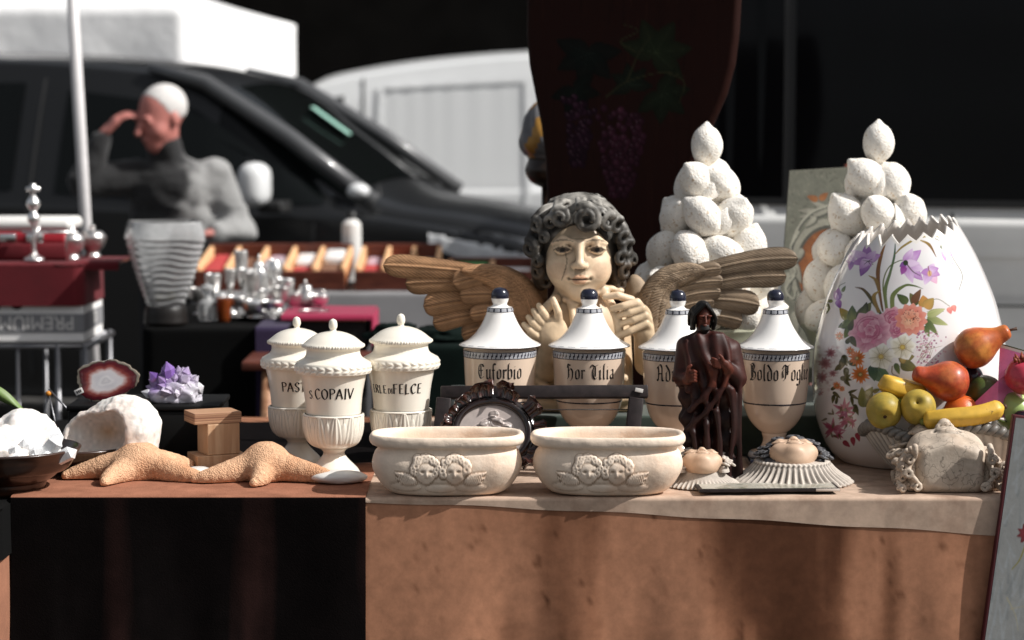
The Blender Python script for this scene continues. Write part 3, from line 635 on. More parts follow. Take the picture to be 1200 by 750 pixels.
# table with wooden trays, bottle
zd = .85; dl, dr_ = at(226, 340, 8.45).x, at(690, 340, 8.45).x
V, F = cover(dl, dr_, 8.45, 9.1, zd, .8, fold=.012, seed=21, step=.03); tag(MB().add(V, F).build('tablecloth', grey_cl), 'grey cloth over the long table under the wooden sorting trays', 'tablecloth')
tray_w = M('tray_divider_wood', (.85, .50, .26), .6); felts = [M('felt_'+n, c, .9) for n, c in (('grey', (.4, .36, .38)), ('red', (.45, .05, .05)), ('green', (.05, .33, .10)), ('mauve', (.5, .36, .42)), ('brown', (.2, .10, .06)), ('white', (.75, .72, .7)))]
def sorting_tray(lb, x0, x1, nd, seed):
    t = thing('sorting_tray', lb, 'tray', ((x0+x1)/2, 8.48, zd+.002), 0, 'wooden sorting trays on the grey table'); w = (x1-x0)/2; D = .46; h = .07
    t.rotation_euler = (R(6.5), 0, 0)
    MB().add(*box_geo(-w, w, 0, D, .0, .012, .002)).build('floor_board', wood_r, t, smooth=False)
    MB().add(*box_geo(-w, w, -.001, .014, .0005, h, .003)).build('front_board', wood_r, t, smooth=False); MB().add(*box_geo(-w, w, D-.012, D+.001, .0005, h+.02, .003)).build('back_board', wood_r, t, smooth=False)
    rr = random.Random(seed)
    for k in range(nd+1):
        x = -w+.008+(2*w-.016)*k/nd; MB().add(*box_geo(x-.008, x+.008, .0142, D-.0122, .0122, h+.012, .003)).build('divider', tray_w, t, smooth=False)
        if k < nd:
            c = (2*w-.016)/nd
            for j in range(2):
                m = felts[rr.randrange(6)]; y0 = .03+j*.21; hh = rr.uniform(.03, .07)
                MB().add(*box_geo(x+.014, x+c-.014, y0, y0+.18, .0125, .013+hh, .012, 3)).build('contents', m, t)
    return t
sorting_tray('wooden sorting tray with pale dividers at the end under the man\'s hand', at(229, 330, 8.5).x, at(405, 330, 8.5).x, 5, 3)
sorting_tray('wooden sorting tray with pale dividers with the white bottle behind it', at(416, 330, 8.5).x, at(514, 330, 8.5).x, 3, 8)
t3 = sorting_tray('flat wooden sorting tray mostly hidden behind the angel wing and head', at(522, 330, 8.5).x, at(682, 330, 8.5).x, 3, 5); t3.rotation_euler = (0, 0, 0)
c = at(412, 280, 9.02); bo = thing('bottle', 'white plastic bottle with a side knob standing behind the sorting trays', 'bottle', (c.x, 9.02, zd+.002))
lathe_thing(bo, 'body', [(.001, 0), (.034, .001), (.036, .01), (.036, .19), (.03, .215), (.014, .23)], white_m); lathe_thing(bo, 'cap', [(.018, .228), (.018, .255), (.001, .256)], black_pl, segs=24, sm=0)
MB().add(Vi*.012, Fi, xf=mtx((.04, -.01, .1))).build('knob', white_m, bo)
# dark green bundle table
V, F = cover(at(438, 400, 6.2).x, at(700, 400, 6.2).x, 6.2, 6.6, .885, .8, fold=.02, seed=31, step=.02); tag(MB().add(V, F).build('tablecloth', green_cl), 'dark green cloth over the table behind the angel', 'tablecloth')
def bundle(px, w, h, sd, lb):
    c = at(px, 395, 6.35); P = Vi0*[w, .12, h]; P = P*(1+.22*fbm(Vi0*2.2, sd)[:, None]); P[:, 2] = np.maximum(P[:, 2], -.25*h); P[:, 2] += .25*h
    tag(MB().add(P, Fi0, xf=mtx((c.x, 6.38, .888))).build('cloth_bundle', green_cl), lb, 'cloth', 'folded dark cloths behind the angel')
Vi0, Fi0 = ico_geo(4)
bundle(462, .075, .032, 3, 'dark folded cloth just right of the cream jar marked FELCE'); bundle(520, .09, .028, 6, 'dark folded cloth beneath the angel\'s left-hand wing'); bundle(600, .09, .035, 9, 'dark folded cloth behind the angel\'s shoulder')

# ------------------------------------------------------------------ the man
def head_shape(v, C, yaw, s=1.0, pitch=0):
    Rm = np.array(Matrix.Rotation(yaw, 3, 'Z')@Matrix.Rotation(pitch, 3, 'X'))
    def p(x, y, z): return Rm@np.array([x, y, z])*s+C
    E = lambda c, r, k=.012, sub=False: v.ell(p(*c), np.array(r)*s, k, rot=Rm, sub=sub)
    E((0, .02, .035), (.077, .096, .088)); E((0, -.02, -.03), (.064, .072, .08), .03); E((0, -.06, -.095), (.03, .026, .024), .03)
    for x in (-1, 1):
        E((x*.036, -.05, -.04), (.03, .03, .03), .02); E((x*.034, -.1, .0), (.02, .013, .011), .01, True); E((x*.034, -.076, -.001), (.014, .014, .012), .003)
        E((x*.034, -.088, .018), (.024, .01, .007), .01); E((x*.077, .015, -.01), (.01, .02, .03), .006)
    v.cap(p(0, -.088, .008), p(0, -.118, -.034), .009*s, .014*s, .01); E((0, -.088, -.064), (.024, .012, .006), .006); E((0, -.087, -.074), (.02, .012, .007), .006)
    return p
def hand_shape(v, wrist, dirn, normal, s=1.0, curl=.5, side=1):
    """palm + four fingers + thumb as chains; dirn along the fingers, normal = back of the hand"""
    d = np.array(dirn, float); d /= np.linalg.norm(d); n = np.array(normal, float); n -= d*(n@d); n /= np.linalg.norm(n); t = np.cross(d, n)*side; w = np.array(wrist, float)
    v.box(w+d*.045*s, (.042*s, .04*s, .013*s), .012*s, .01, rot=np.stack([d, t, n], 1))
    for i, (o, L) in enumerate(((-.03, .062), (-.01, .074), (.011, .078), (.031, .07))):
        b = w+d*.085*s+t*o*s; q = b; pts = [b-d*.02*s]; a = 0
        for seg in (.42, .33, .25): pts.append(q); a += curl*.75; q = q+(d*math.cos(a)-n*math.sin(a))*L*seg*s*1.15
        pts.append(q); v.chain(pts, [.0095*s, .0092*s, .0085*s, .008*s, .007*s][:len(pts)], .004)
    b = w+d*.02*s+t*.034*s; v.chain([b, b+(d*.5+t*.7-n*.25)*.035*s, b+(d*.95+t*.75-n*.45)*.06*s], [.014*s, .011*s, .009*s], .006)
mc = at(205, 300, 9.4); man = thing('person', 'white-haired man in a grey sweater looking down with one hand raised to his brow', 'person', (mc.x, 9.42, 0))
J = dict(pel=(.03, .04, .86), che=(.0, .02, 1.14), nk=(-.03, -.02, 1.31), hd=np.array((-.045, -.05, 1.455)), s1=(.150, .02, 1.225), e1=(.255, -.02, 1.02), w1=(.165, -.19, 1.015), s0=(-.15, 0, 1.225), e0=(-.335, -.10, 1.21), w0=(-.255, -.10, 1.395))
skin = M('skin', (.50, .19, .16), .5, sss=.1, var=.12, vs=30); wool = M('grey_wool', (1, 1, 1), .95, vcol=True, var=.35, vs=10, bump=.004, bs=60, sheen=.2); trous = M('dark_trousers', (.012, .012, .014), .9); hair_w = M('white_hair', (.62, .60, .58), .9, bump=.003, bs=90)
v = Vol((-.45, -.4, 0), (.45, .35, 1.66), .0065)
def torso(v, o):
    v.ell((.02, .03, .92), (.165+o, .115+o, .16+o), .03); v.ell((0, .02, 1.08), (.165+o, .12+o, .2+o), .06); v.ell((0, .0, 1.19), (.145+o, .1+o, .1+o), .05)
def arms(v, o, cut=0):
    for s_, e, w in (('s1', 'e1', 'w1'), ('s0', 'e0', 'w0')):
        a, b, c = map(np.array, (J[s_], J[e], J[w])); v.cap(a, b, .058+o, .044+o, .03); v.cap(b, b+(c-b)*(1-cut), .044+o, .03+o*.8, .02)
def legs(v, o, top=.86):
    for x in (-1, 1): v.cap((x*.09+.03, .04, top), (x*.1+.02, .02, .47), .085+o, .055+o, .03); v.cap((x*.1+.02, .02, .47), (x*.1+.02, .05, .1), .055+o, .04+o, .02)
torso(v, -.012); arms(v, -.012); legs(v, -.012); v.cap(J['nk'], J['hd']+[.01, .02, -.05], .056, .052, .02)
head_shape(v, J['hd'], R(-48), 1.0, R(14))
for x in (-1, 1): v.ell((x*.1+.02, -.02, .05), (.04, .11, .045), .02)
hand_shape(v, J['w1'], (-.75, -.4, -.12), (.1, .2, 1), .95, .9, 1); hand_shape(v, J['w0'], (.70, .0, .72), (-.5, -.3, .5), .9, .45, -1)
V, F = v.mesh(2); MB().add(V, F).build('body', skin, man)
v = Vol((-.45, -.4, .7), (.45, .35, 1.4), .0065); torso(v, .012); arms(v, .014, .12); v.cap((-.02, 0, 1.27), (-.035, -.025, 1.345), .072, .066, .02)
for k in range(5): v.f += 0
p_ = v.pts((slice(None),)*3); v.f += (.006*fbm(p_*np.array([13, 13, 22]), 5, 3)+.004*np.sin(p_[..., 2]*60+25*p_[..., 0])*(p_[..., 2] < 1.12)).astype(np.float32); V, F = v.mesh(2); kx = np.clip((V[:, 0]-.035+.04*fbm(V*20, 3))/.06, 0, 1)[:, None]; kx = np.where(V[:, :1] < 0, 0, kx); MB().add(V, F, col=np.array([.018, .018, .019])*(1-kx)+kx*np.array([.30, .30, .295])).build('sweater', wool, man, vcol=True)  # dark front and pale right sleeve: shade and sun put into the colour
v = Vol((-.25, -.2, .08), (.3, .3, .95), .008); legs(v, .008); v.ell((.03, .04, .86), (.165, .12, .1), .03); V, F = v.mesh(2); MB().add(V, F).build('trousers', trous, man)
v = Vol((-.2, -.25, 0), (.25, .2, .13), .007)
for x in (-1, 1): v.ell((x*.1+.02, -.02, .045), (.047, .125, .052), .01)
V, F = v.mesh(2); V[:, 2] = np.maximum(V[:, 2], 0); MB().add(V, F).build('shoes', trous, man)
v = Vol((-.2, -.22, 1.33), (.12, .12, 1.62), .005); Rm = np.array(Matrix.Rotation(R(-48), 3, 'Z')@Matrix.Rotation(R(14), 3, 'X'))
v.ell(Rm@np.array([0, .024, .037])+J['hd'], (.080, .098, .089), 0, rot=Rm); v.ell(Rm@np.array([0, -.085, .0])+J['hd'], (.1, .11, .10), .004, rot=Rm, sub=True); v.ell(Rm@np.array([0, .02, -.1])+J['hd'], (.12, .15, .10), .004, rot=Rm, sub=True)
V, F = v.mesh(2); MB().add(V, F).build('hair', hair_w, man)
# ------------------------------------------------------------------ main stall table
YF = on(600, 584).y; XL = on(12, 585).x; XS = on(424, 590).x
tan_cl = M('tan_cloth', (.45, .215, .125), .95, vcol=True, var=.22, vs=38, bump=.0003, bs=900, spec=.15)
beige_cl = M('beige_cloth', (.54, .395, .30), .95, col2=(.33, .21, .15), c2s=12, c2lo=.5, c2hi=.8, var=.25, vs=26, bump=.0003, bs=900, spec=.15)
V, F = cover(XL+.03, 1.55, YF+.006, 5.75, TZ-.002, .70, fold=.012, seed=41, step=.008, freq=7, flare=.015, nd=60)
sx = V*np.array([9, 2, 1.3]); k1 = fbm(sx, 3, 4); k2 = fbm(V*np.array([4, 1, 2.5])+7, 5, 3); k3 = np.clip(fbm(V*np.array([60, 3, 60])+3, 9, 2)-.62, 0, 1)*1.0
Ck = np.clip(1-.78*np.clip(k1+.08, 0, 1)-.60*np.clip(k2, 0, 1)-k3, .25, 1.1)[:, None]*np.array([1, 1, 1]); Ck = Ck**np.array([1, 1.12, 1.2]); tag(MB().add(V, F, col=Ck).build('tablecloth', tan_cl, vcol=True), 'stained tan cloth covering the long stall table', 'tablecloth')
pxz = lambda px, py, Y: at(px, py, Y).z
xa, xb = on(424, 590).x, 1.5; zlo = TZ-pxz(1180, 636, YF)
V, F, _ = sheet(XS-.005, xb, YF+.004, 5.7, TZ+.002, .05, fold=.0012, seed=41, nx=420, nd=18, re=.007, dfun=lambda X: .0025+np.clip((X-XS)/(on(1180, 590).x-XS), 0, 1.3)**1.25*(zlo-.022)+.0015*np.sin(X*23), freq=4.2, flare=.001)
tag(MB().add(V, F).build('table_runner', beige_cl), 'pale beige cloth laid over the tan one, its hem slanting down to one side', 'cloth')
# black velvet; the tan sheen of its sunlit top is put into the colour
V, F, A = sheet(XL, XS+.004, YF+.000, 5.6, TZ+.005, .66, fold=.010, seed=52, nx=300, nd=60, re=.006, freq=5, flare=.06)
top_ = A[..., 2] > TZ+.0025; C = np.where(top_[..., None], np.array([.33, .145, .09]), np.array([.0035, .0025, .0025]))
C = np.where((A[..., 1] > 4.945+.01*np.sin(A[..., 0]*9))[..., None], np.array([.004, .003, .003]), C); st = fbm(A*np.array([16, 1, 1.2]), 8, 3); C = np.where(~top_[..., None], C+np.clip(st-.25, 0, 1)[..., None]*np.array([.022, .0085, .007]), C)
V[:, 2] -= .0; velvet = M('velvet', (1, 1, 1), .9, vcol=True, var=.3, vs=18, spec=.05, bump=.0008, bs=300)
tag(MB().add(V, F, col=C.reshape(-1, 3)).build('velvet_cloth', velvet, vcol=True), 'black velvet hanging at the stall front, its sunlit top painted terracotta', 'cloth')
# stall at the far left
zl = .752; V, F = cover(-1.9, XL-.012, YF-.10, 5.7, zl, .68, fold=.012, seed=61, step=.015); tag(MB().add(V, F).build('tablecloth', M('orange_tan_cloth', (.30, .13, .075), .95, var=.25, vs=14)), 'orange tan cloth low at the far left under the black one', 'tablecloth')
dz = zl-pxz(10, 663, YF-.12); V, F = cover(-1.92, XL-.008, YF-.104, 5.71, zl+.004, dz, fold=.004, seed=62, step=.02); tag(MB().add(V, F).build('table_cover', black_cl), 'short black cover over the table with the crystal bowls', 'tablecloth')

# ------------------------------------------------------------------ lettering with a broad nib
def G(*s): return s
GL = {  # x in em, y 0..1 = cap height; each stroke a polyline
 'P': (.55, [[(.1, 0), (.1, 1)], [(.02, .98), (.3, 1), (.5, .86), (.46, .6), (.12, .5)]]), 'A': (.66, [[(0, 0), (.3, 1)], [(.3, 1), (.62, 0)], [(.12, .36), (.5, .36)]]),
 'S': (.5, [[(.46, .84), (.3, 1), (.08, .86), (.14, .62), (.38, .42), (.44, .16), (.24, -.01), (.02, .14)]]), 'T': (.6, [[(0, .97), (.58, .99)], [(.29, 1), (.29, 0)]]),
 'C': (.6, [[(.54, .82), (.34, 1), (.08, .74), (.06, .34), (.26, 0), (.55, .16)]]), 'O': (.62, [[(.3, 1), (.05, .74), (.06, .26), (.3, 0), (.54, .26), (.55, .74), (.3, 1)]]),
 'I': (.24, [[(.12, 0), (.12, 1)], [(.02, .99), (.22, .99)], [(.02, .01), (.22, .01)]]), 'V': (.62, [[(0, 1), (.3, 0)], [(.3, 0), (.6, 1)]]), 'L': (.5, [[(.1, 1), (.1, .02), (.12, 0)], [(.1, .02), (.46, .03)]]),
 'E': (.5, [[(.1, 0), (.1, 1)], [(.1, .98), (.46, .99)], [(.1, .52), (.38, .52)], [(.1, .02), (.47, .02)]]), 'F': (.48, [[(.1, 0), (.1, 1)], [(.1, .98), (.47, 1)], [(.1, .52), (.38, .52)]]),
 'D': (.6, [[(.1, 0), (.1, 1)], [(.02, .99), (.34, .98), (.54, .7), (.52, .28), (.3, .02), (.02, .01)]]), 'R': (.58, [[(.1, 0), (.1, 1)], [(.02, .98), (.3, 1), (.48, .84), (.42, .6), (.12, .52)], [(.26, .54), (.54, .0)]]),
 '.': (.2, [[(.07, .03), (.12, .03)]]), ' ': (.3, []),
}
BL = {  # blackletter: y 0..1 = x-height, ascenders to 1.7
 'o': (.62, [[(.1, .85), (.1, .15), (.28, 0)], [(.1, .85), (.3, 1.02), (.48, .85), (.48, .15), (.28, 0)]]), 'l': (.36, [[(.3, 1.7), (.14, 1.5), (.14, .12), (.28, 0)]]), 'i': (.36, [[(.04, .86), (.14, .97), (.14, .1), (.28, 0)], [(.12, 1.32), (.19, 1.38)]]),
 'd': (.6, [[(.1, .85), (.1, .15), (.28, 0), (.48, .15), (.48, .9), (.3, 1.3), (.08, 1.62)], [(.1, .85), (.3, 1.0)]]), 'b': (.6, [[(.24, 1.7), (.1, 1.5), (.1, .15), (.28, 0), (.48, .2), (.48, .82), (.3, 1.02), (.1, .8)]]),
 'u': (.62, [[(.02, .88), (.12, .98), (.12, .14), (.28, 0), (.46, .2)], [(.38, .88), (.48, .98), (.48, .1), (.6, 0)]]), 'f': (.42, [[(.42, 1.55), (.3, 1.68), (.15, 1.45), (.15, -.32)], [(.0, .95), (.34, .97)]]),
 'r': (.46, [[(.02, .88), (.12, .98), (.12, .02)], [(.12, .8), (.3, 1.0), (.42, .88)]]), 'g': (.6, [[(.1, .85), (.1, .2), (.26, .04), (.46, .2)], [(.1, .85), (.28, 1.0), (.48, .9), (.48, -.3), (.26, -.52), (.04, -.4)]]),
 'e': (.5, [[(.12, .85), (.1, .15), (.28, 0), (.44, .14)], [(.12, .85), (.28, 1.0), (.42, .78), (.12, .48)]]), 'a': (.58, [[(.12, .9), (.3, 1.0), (.44, .88), (.44, .1), (.54, 0)], [(.44, .55), (.14, .42), (.1, .15), (.24, 0), (.44, .16)]]),
 'p': (.6, [[(.02, .9), (.14, .98), (.14, -.55)], [(.14, .82), (.3, 1.02), (.48, .85), (.48, .16), (.3, 0), (.14, .12)]]), 't': (.4, [[(.14, 1.3), (.14, .14), (.3, 0)], [(.0, .96), (.32, .98)]]), 'n': (.62, [[(.02, .88), (.12, .98), (.12, .0)], [(.12, .82), (.34, 1.02), (.48, .9), (.48, .0)]]),
 'B': (1.0, [[(.3, 1.55), (.3, .1), (.05, .0)], [(.12, 1.5), (.5, 1.68), (.74, 1.4), (.6, 1.0), (.32, .9)], [(.5, .95), (.85, .7), (.78, .2), (.45, -.02), (.2, .12)], [(.5, 1.5), (.5, .2)]]),
 'F': (.95, [[(.38, 1.5), (.36, .3), (.1, -.02)], [(.02, 1.2), (.2, 1.6), (.5, 1.5), (.88, 1.66)], [(.36, .85), (.75, .92)], [(.62, 1.5), (.6, .6)], [(.1, .3), (.04, .9), (.18, 1.2)]]),
 'E': (.95, [[(.62, 1.6), (.22, 1.45), (.12, .6), (.36, .02), (.8, .22)], [(.42, 1.5), (.42, .25)], [(.2, .85), (.66, .9)], [(.62, 1.6), (.78, 1.3)]]), 'A': (1.0, [[(.05, .1), (.22, .05), (.3, .9), (.22, 1.4), (.08, 1.2)], [(.22, 1.4), (.5, 1.62), (.7, 1.3), (.7, .14), (.9, 0)], [(.3, .7), (.7, .72)]]),
 'S': (.85, [[(.75, 1.35), (.5, 1.65), (.16, 1.4), (.28, .95), (.65, .7), (.7, .2), (.4, -.02), (.06, .2)], [(.45, 1.5), (.45, .2)]]), 'H': (1.0, [[(.1, 1.2), (.2, 1.6), (.26, .3), (.05, -.05)], [(.26, .8), (.55, 1.1), (.78, .8), (.72, .1), (.5, -.25)], [(.2, 1.6), (.55, 1.5)]]),
 'T': (.9, [[(.02, 1.25), (.16, 1.6), (.5, 1.45), (.9, 1.62)], [(.5, 1.5), (.3, 1.0), (.34, .3), (.58, .02), (.8, .2)], [(.58, 1.4), (.58, .3)]]), ' ': (.4, []),
}
ink = M('black_glaze', (.006, .006, .008), .25, spec=.4)
def lettering(s, glyphs, size, rad, z0, ang, parent, nib=.15, nang=35, gap=.12, center=True, thin=.045, off=.0005, mat=None):
    """size = height of a unit; rad(z) = surface radius; ang = azimuth of the text centre (radians, -pi/2 faces -Y)"""
    w = sum(glyphs[c][0]+gap for c in s if c in glyphs)-gap; x = -w/2 if center else 0; mb = MB(); a = R(nang); nv = np.array([math.cos(a), math.sin(a)])*nib/2; k = 0
    for c in s:
        if c not in glyphs: continue
        adv, st = glyphs[c]
        for p in st:
            p = crom(p, 7) if len(p) > 2 else np.array([np.array(p[0])*(1-t)+np.array(p[1])*t for t in np.linspace(0, 1, 8)])
            t = np.gradient(p, axis=0); t /= np.linalg.norm(t, axis=1)[:, None]+1e-9; nn = np.column_stack([-t[:, 1], t[:, 0]])
            hw = np.maximum(np.abs(nn@nv), thin/2); L_, R_ = p+nn*hw[:, None], p-nn*hw[:, None]; q = np.stack([L_, R_], 1).reshape(-1, 2)+[x, 0]
            z = z0+q[:, 1]*size; r = np.array([rad(v) for v in z])+off+.00006*(k % 5); th = ang+q[:, 0]*size/rad(z0+size*.5); k += 1
            mb.add(np.column_stack([r*np.cos(th), r*np.sin(th), z]), grid_faces(len(p), 2))
        x += adv+gap
    return mb.build('lettering', mat or ink, parent)

# ------------------------------------------------------------------ cream pharmacy jars
cream = M('cream_glaze', (.88, .82, .71), .28, spec=.5, coat=.4, coatr=.1, var=.06, vs=14, point=(.46, .5, .55, 1.0), sss=0)
def cream_jar(px, py, Y, s, text, label, cen=True, rot=0, z=TZ+.006):
    Y = on(px, py).y+.045; c = at(px, py, Y); t = thing('pharmacy_jar', label, 'jar', (c.x, Y, z), 0, 'cream glazed pharmacy jars'); t.scale = (s,)*3
    # profile in metres for s=1 : 0.30 tall
    prof = crom([(.001, .0), (.05, 0), (.052, .006), (.046, .014), (.03, .03), (.022, .042), (.026, .05), (.034, .054)], 4)
    V, F = lathe_geo(np.vstack([prof]), 72); MB().add(V, F).build('foot', cream, t)
    cup = crom([(.03, .053), (.046, .06), (.056, .076), (.0605, .096), (.0615, .118), (.0615, .124), (.058, .1255)], 10)
    def acan(T, Z, q):
        m = 11; ph = (T*m/(2*PI)) % 1-.5; h = (Z-.056)/.068; e = .5*np.sqrt(np.clip(1-h, 0, 1))+.04; d = np.abs(ph)/e
        leaf = np.clip(1-d**2, 0, 1)*.0026+.0011*np.cos(d*9)*(d < 1)*(1-h*.4); ph2 = ((T*m/(2*PI)+.5) % 1)-.5; h2 = np.clip(h*1.25, 0, 1); d2 = np.abs(ph2)/(.38*np.sqrt(1-h2)+.02)
        return np.where(Z < .122, np.maximum(leaf, .0016*np.clip(1-d2**2, 0, 1)), .0015)*np.clip((Z-.056)/.01, 0, 1)
    V, F = lathe_geo(cup, 330, disp=acan); MB().add(V, F).build('cup', cream, t)
    body = crom([(.0565, .1255), (.0575, .135), (.0605, .165), (.066, .195), (.069, .209)], 6); V, F = lathe_geo(body, 96); MB().add(V, F).build('body', cream, t)
    bz, br = body[:, 1], body[:, 0]; rad = lambda v: float(np.interp(v, bz, br))
    band = crom([(.069, .209), (.0765, .2095), (.0785, .212), (.079, .2205), (.078, .229), (.076, .2325)], 8)
    def braid(T, Z, q):
        m = 30; h = (Z-.2205)/.0085; ph = T*m/(2*PI); a = ((ph+.30*np.abs(h)) % 1)-.5; k = np.clip(1-(a/.42)**2, 0, 1)*np.clip(1-h*h, 0, 1)**.5; b_ = np.cos((np.abs(h)-.5)*PI)**2
        return .0024*k*(.45+.55*b_)
    V, F = lathe_geo(band, 420, disp=braid); MB().add(V, F).build('braided_band', cream, t)
    neck = crom([(.076, .2325), (.068, .237), (.060, .242), (.0565, .248), (.0555, .256), (.0575, .2615)], 6); V, F = lathe_geo(neck, 96); MB().add(V, F).build('neck', cream, t)
    lid = [(.0565, .2615), (.0625, .262), (.0645, .2645), (.0645, .268), (.062, .2705), (.058, .2735), (.046, .283), (.034, .2895), (.02, .294), (.0085, .296), (.006, .298)]
    def dent(T, Z, q): return .0007*np.sign(np.sin(T*70))*((Z > .2635) & (Z < .2695))
    V, F = lathe_geo(crom(lid, 5), 280, disp=dent); l = MB().add(V, F).build('lid', cream, t)
    V, F = lathe_geo(crom([(.006, .2965), (.0062, .299), (.0085, .304), (.0088, .311), (.0066, .318), (.001, .3215)], 6), 28); MB().add(V, F).build('knob', cream, l)
    if text == 'PAST': lettering('PAST.', GL, .0205, rad, .162, -PI/2+.02, t, nib=.17, nang=15, thin=.07)
    if text == 'S. COPAIV': lettering('S.', GL, .0165, rad, .161, -PI/2-.74, t, nib=.19, nang=15, thin=.07); lettering('COPAIV', GL, .0215, rad, .161, -PI/2+.10, t, nib=.16, nang=15, thin=.065)
    if text == 'FELCE': lettering('FELCE', GL, .020, rad, .163, -PI/2+.27, t, nib=.17, nang=15, thin=.07); lettering('ERLE', GL, .0165, rad, .163, -PI/2-.78, t, nib=.17, nang=15, thin=.07); lettering('DI', GL, .0105, rad, .163, -PI/2-.325, t, nib=.19, nang=15, thin=.08)
    return t
cream_jar(349, 548, 5.03, .938, 'PAST', 'cream lidded jar lettered PAST, partly hidden behind its neighbour')
cream_jar(391.5, 562, 4.86, .968, 'S. COPAIV', 'cream lidded jar lettered S. COPAIV, in front of the other two')
cream_jar(470.5, 557, 4.92, .985, 'FELCE', 'cream lidded jar lettered DI FELCE beside the angel wing')

# ------------------------------------------------------------------ blue and white jars
maj = M('tin_glaze', (.88, .86, .83), .2, spec=.5, coat=.5, coatr=.06, var=.04, vs=9); navy = M('navy_glaze', (.012, .014, .03), .2, coat=.5); bluegrey = M('blue_grey_glaze', (.42, .43, .46), .25, coat=.4); pinkish = M('warm_glaze', (.70, .55, .43), .2, spec=.5, coat=.5, coatr=.06, var=.08, vs=7)
def blue_jar(px, Y, s, parts, label, z=TZ+.003, rot=0):
    c = at(px, 540, Y); t = thing('apothecary_jar', label, 'jar', (c.x, Y, z), rot, 'blue and white apothecary jars'); t.scale = (s[0], s[0], s[1])
    MB().add(*box_geo(-.058, .058, -.058, .058, 0, .017, .003)).build('plinth', navy, t); V, F = lathe_geo([(.001, .0172), (.056, .0172), (.0565, .022), (.054, .0272), (.05, .029), (.001, .0292)], 64); MB().add(V, F).build('foot_ring', bluegrey, t)
    stem = crom([(.05, .029), (.034, .034), (.026, .045), (.0245, .055), (.027, .062), (.0275, .066)], 6); V, F = lathe_geo(stem, 64); MB().add(V, F).build('stem', pinkish, t)
    body = crom([(.027, .066), (.037, .073), (.05, .086), (.061, .104), (.068, .126), (.0715, .152), (.0735, .185), (.0748, .215)], 8); V, F = lathe_geo(body, 96); bd = MB().add(V, F).build('body', pinkish, t)
    bz, br = body[:, 1], body[:, 0]; rad = lambda v: float(np.interp(v, bz, br))
    r0 = rad(.128); V, F = lathe_geo([(rad(.1265)+.0004, .1265), (rad(.128)+.0005, .128), (rad(.1292)+.0004, .1292)], 96); MB().add(V, F).build('painted_line', navy, bd)
    # dotted band : squares alternate
    zz = [.215, .2166, .2172, .2205, .2238, .2272, .2278, .2296]; rr = [.0748, .0752, .0753, .0754, .0755, .0756, .0756, .0757]; S = 208; V, F = lathe_geo(list(zip(rr, zz)), S); mi = np.zeros((S, 7), int)
    mi[:, 0] = 1; mi[:, 6] = 1
    for k in range(S):
        if k % 4 in (0, 1): mi[k, 3] = 1
        if k % 4 == 0: mi[k, 2] = 1
        if k % 4 == 1: mi[k, 4] = 1
    mi[(mi == 0)] = 2; MB().add(V, F, mi.ravel()).build('dotted_band', [maj, navy, bluegrey], bd)
    V, F = lathe_geo([(.0757, .2296), (.074, .2312), (.072, .233), (.072, .237)], 96); MB().add(V, F).build('rim', pinkish, bd)
    lid = crom([(.072, .2362), (.0835, .2366), (.0845, .2384), (.0825, .2408), (.079, .2425), (.064, .2505), (.050, .2635), (.038, .281), (.0295, .299), (.0275, .305)], 6)
    V, F = lathe_geo(lid, 96); n = len(lid); mi = np.zeros((96, n-1), int); m = (lid[:-1, 1] < .2382); mi[:, m] = 1
    for k in range(96):
        if (k*7919) % 5 < 3: mi[k, (lid[:-1, 1] > .2405) & (lid[:-1, 1] < .2416)] = 2
    l = MB().add(V, F, mi.ravel()).build('lid', [maj, navy, bluegrey], t)
    zz = [.305, .3062, .3095, .3128, .314]; S = 48; V, F = lathe_geo(list(zip([.0278, .0278, .0272, .0264, .0262], zz)), S); mi = np.full((S, 4), 2); mi[:, 0] = 1; mi[:, 3] = 1; mi[::4, 1:3] = 1; MB().add(V, F, mi.ravel()).build('dotted_collar', [maj, navy, bluegrey], l)
    V, F = lathe_geo(crom([(.0262, .314), (.019, .316), (.0145, .3195), (.0165, .325), (.0185, .332)], 5), 48); MB().add(V, F).build('knob_stem', maj, l)
    V, F = lathe_geo(crom([(.0183, .332), (.0186, .339), (.0165, .346), (.011, .3515), (.001, .354)], 6), 48); MB().add(V, F).build('knob', navy, l)
    for s_, sz, an in parts: lettering(s_, BL, sz, rad, .1775, -PI/2+an, t, nib=.2, nang=40, thin=.05, gap=.1)
    return t
blue_jar(586, 4.97, (1.0, 1.03), [('Euforbio', .0178, .0)], 'blue and white lidded jar lettered Euforbio behind the carved oval frame')
blue_jar(690, 4.97, (1.0, 1.025), [('Hor', .0178, -.42), ('Tilia', .0178, .36)], 'blue and white lidded jar before the angel, seen through the empty black frame')
blue_jar(793, 4.93, (.95, 1.025), [('Adipe', .0195, -.25), ('S', .021, .72)], 'blue and white lidded jar lettered Adipe half hidden by the dark statuette')
blue_jar(907, 4.94, (.945, 1.025), [('Boldo', .0192, -.46), ('Foglie', .0192, .62)], 'blue and white lidded jar lettered Boldo Foglie beside the painted egg')
# green riser behind
gv = M('green_velvet', (.035, .055, .042), .85, sheen=.3, var=.3, vs=20); rx0, rx1 = at(520, 500, 5.06).x, at(1290, 500, 5.06).x
rs = thing('riser', 'green velvet covered shelf block behind the blue and white jars', 'riser', ((rx0+rx1)/2, 5.06, TZ+.003)); w = (rx1-rx0)/2
RZ = TZ+.003+.086; MB().add(*box_geo(-w, w, 0, .56, 0, .086, .006, 3)).build('block', gv, rs)

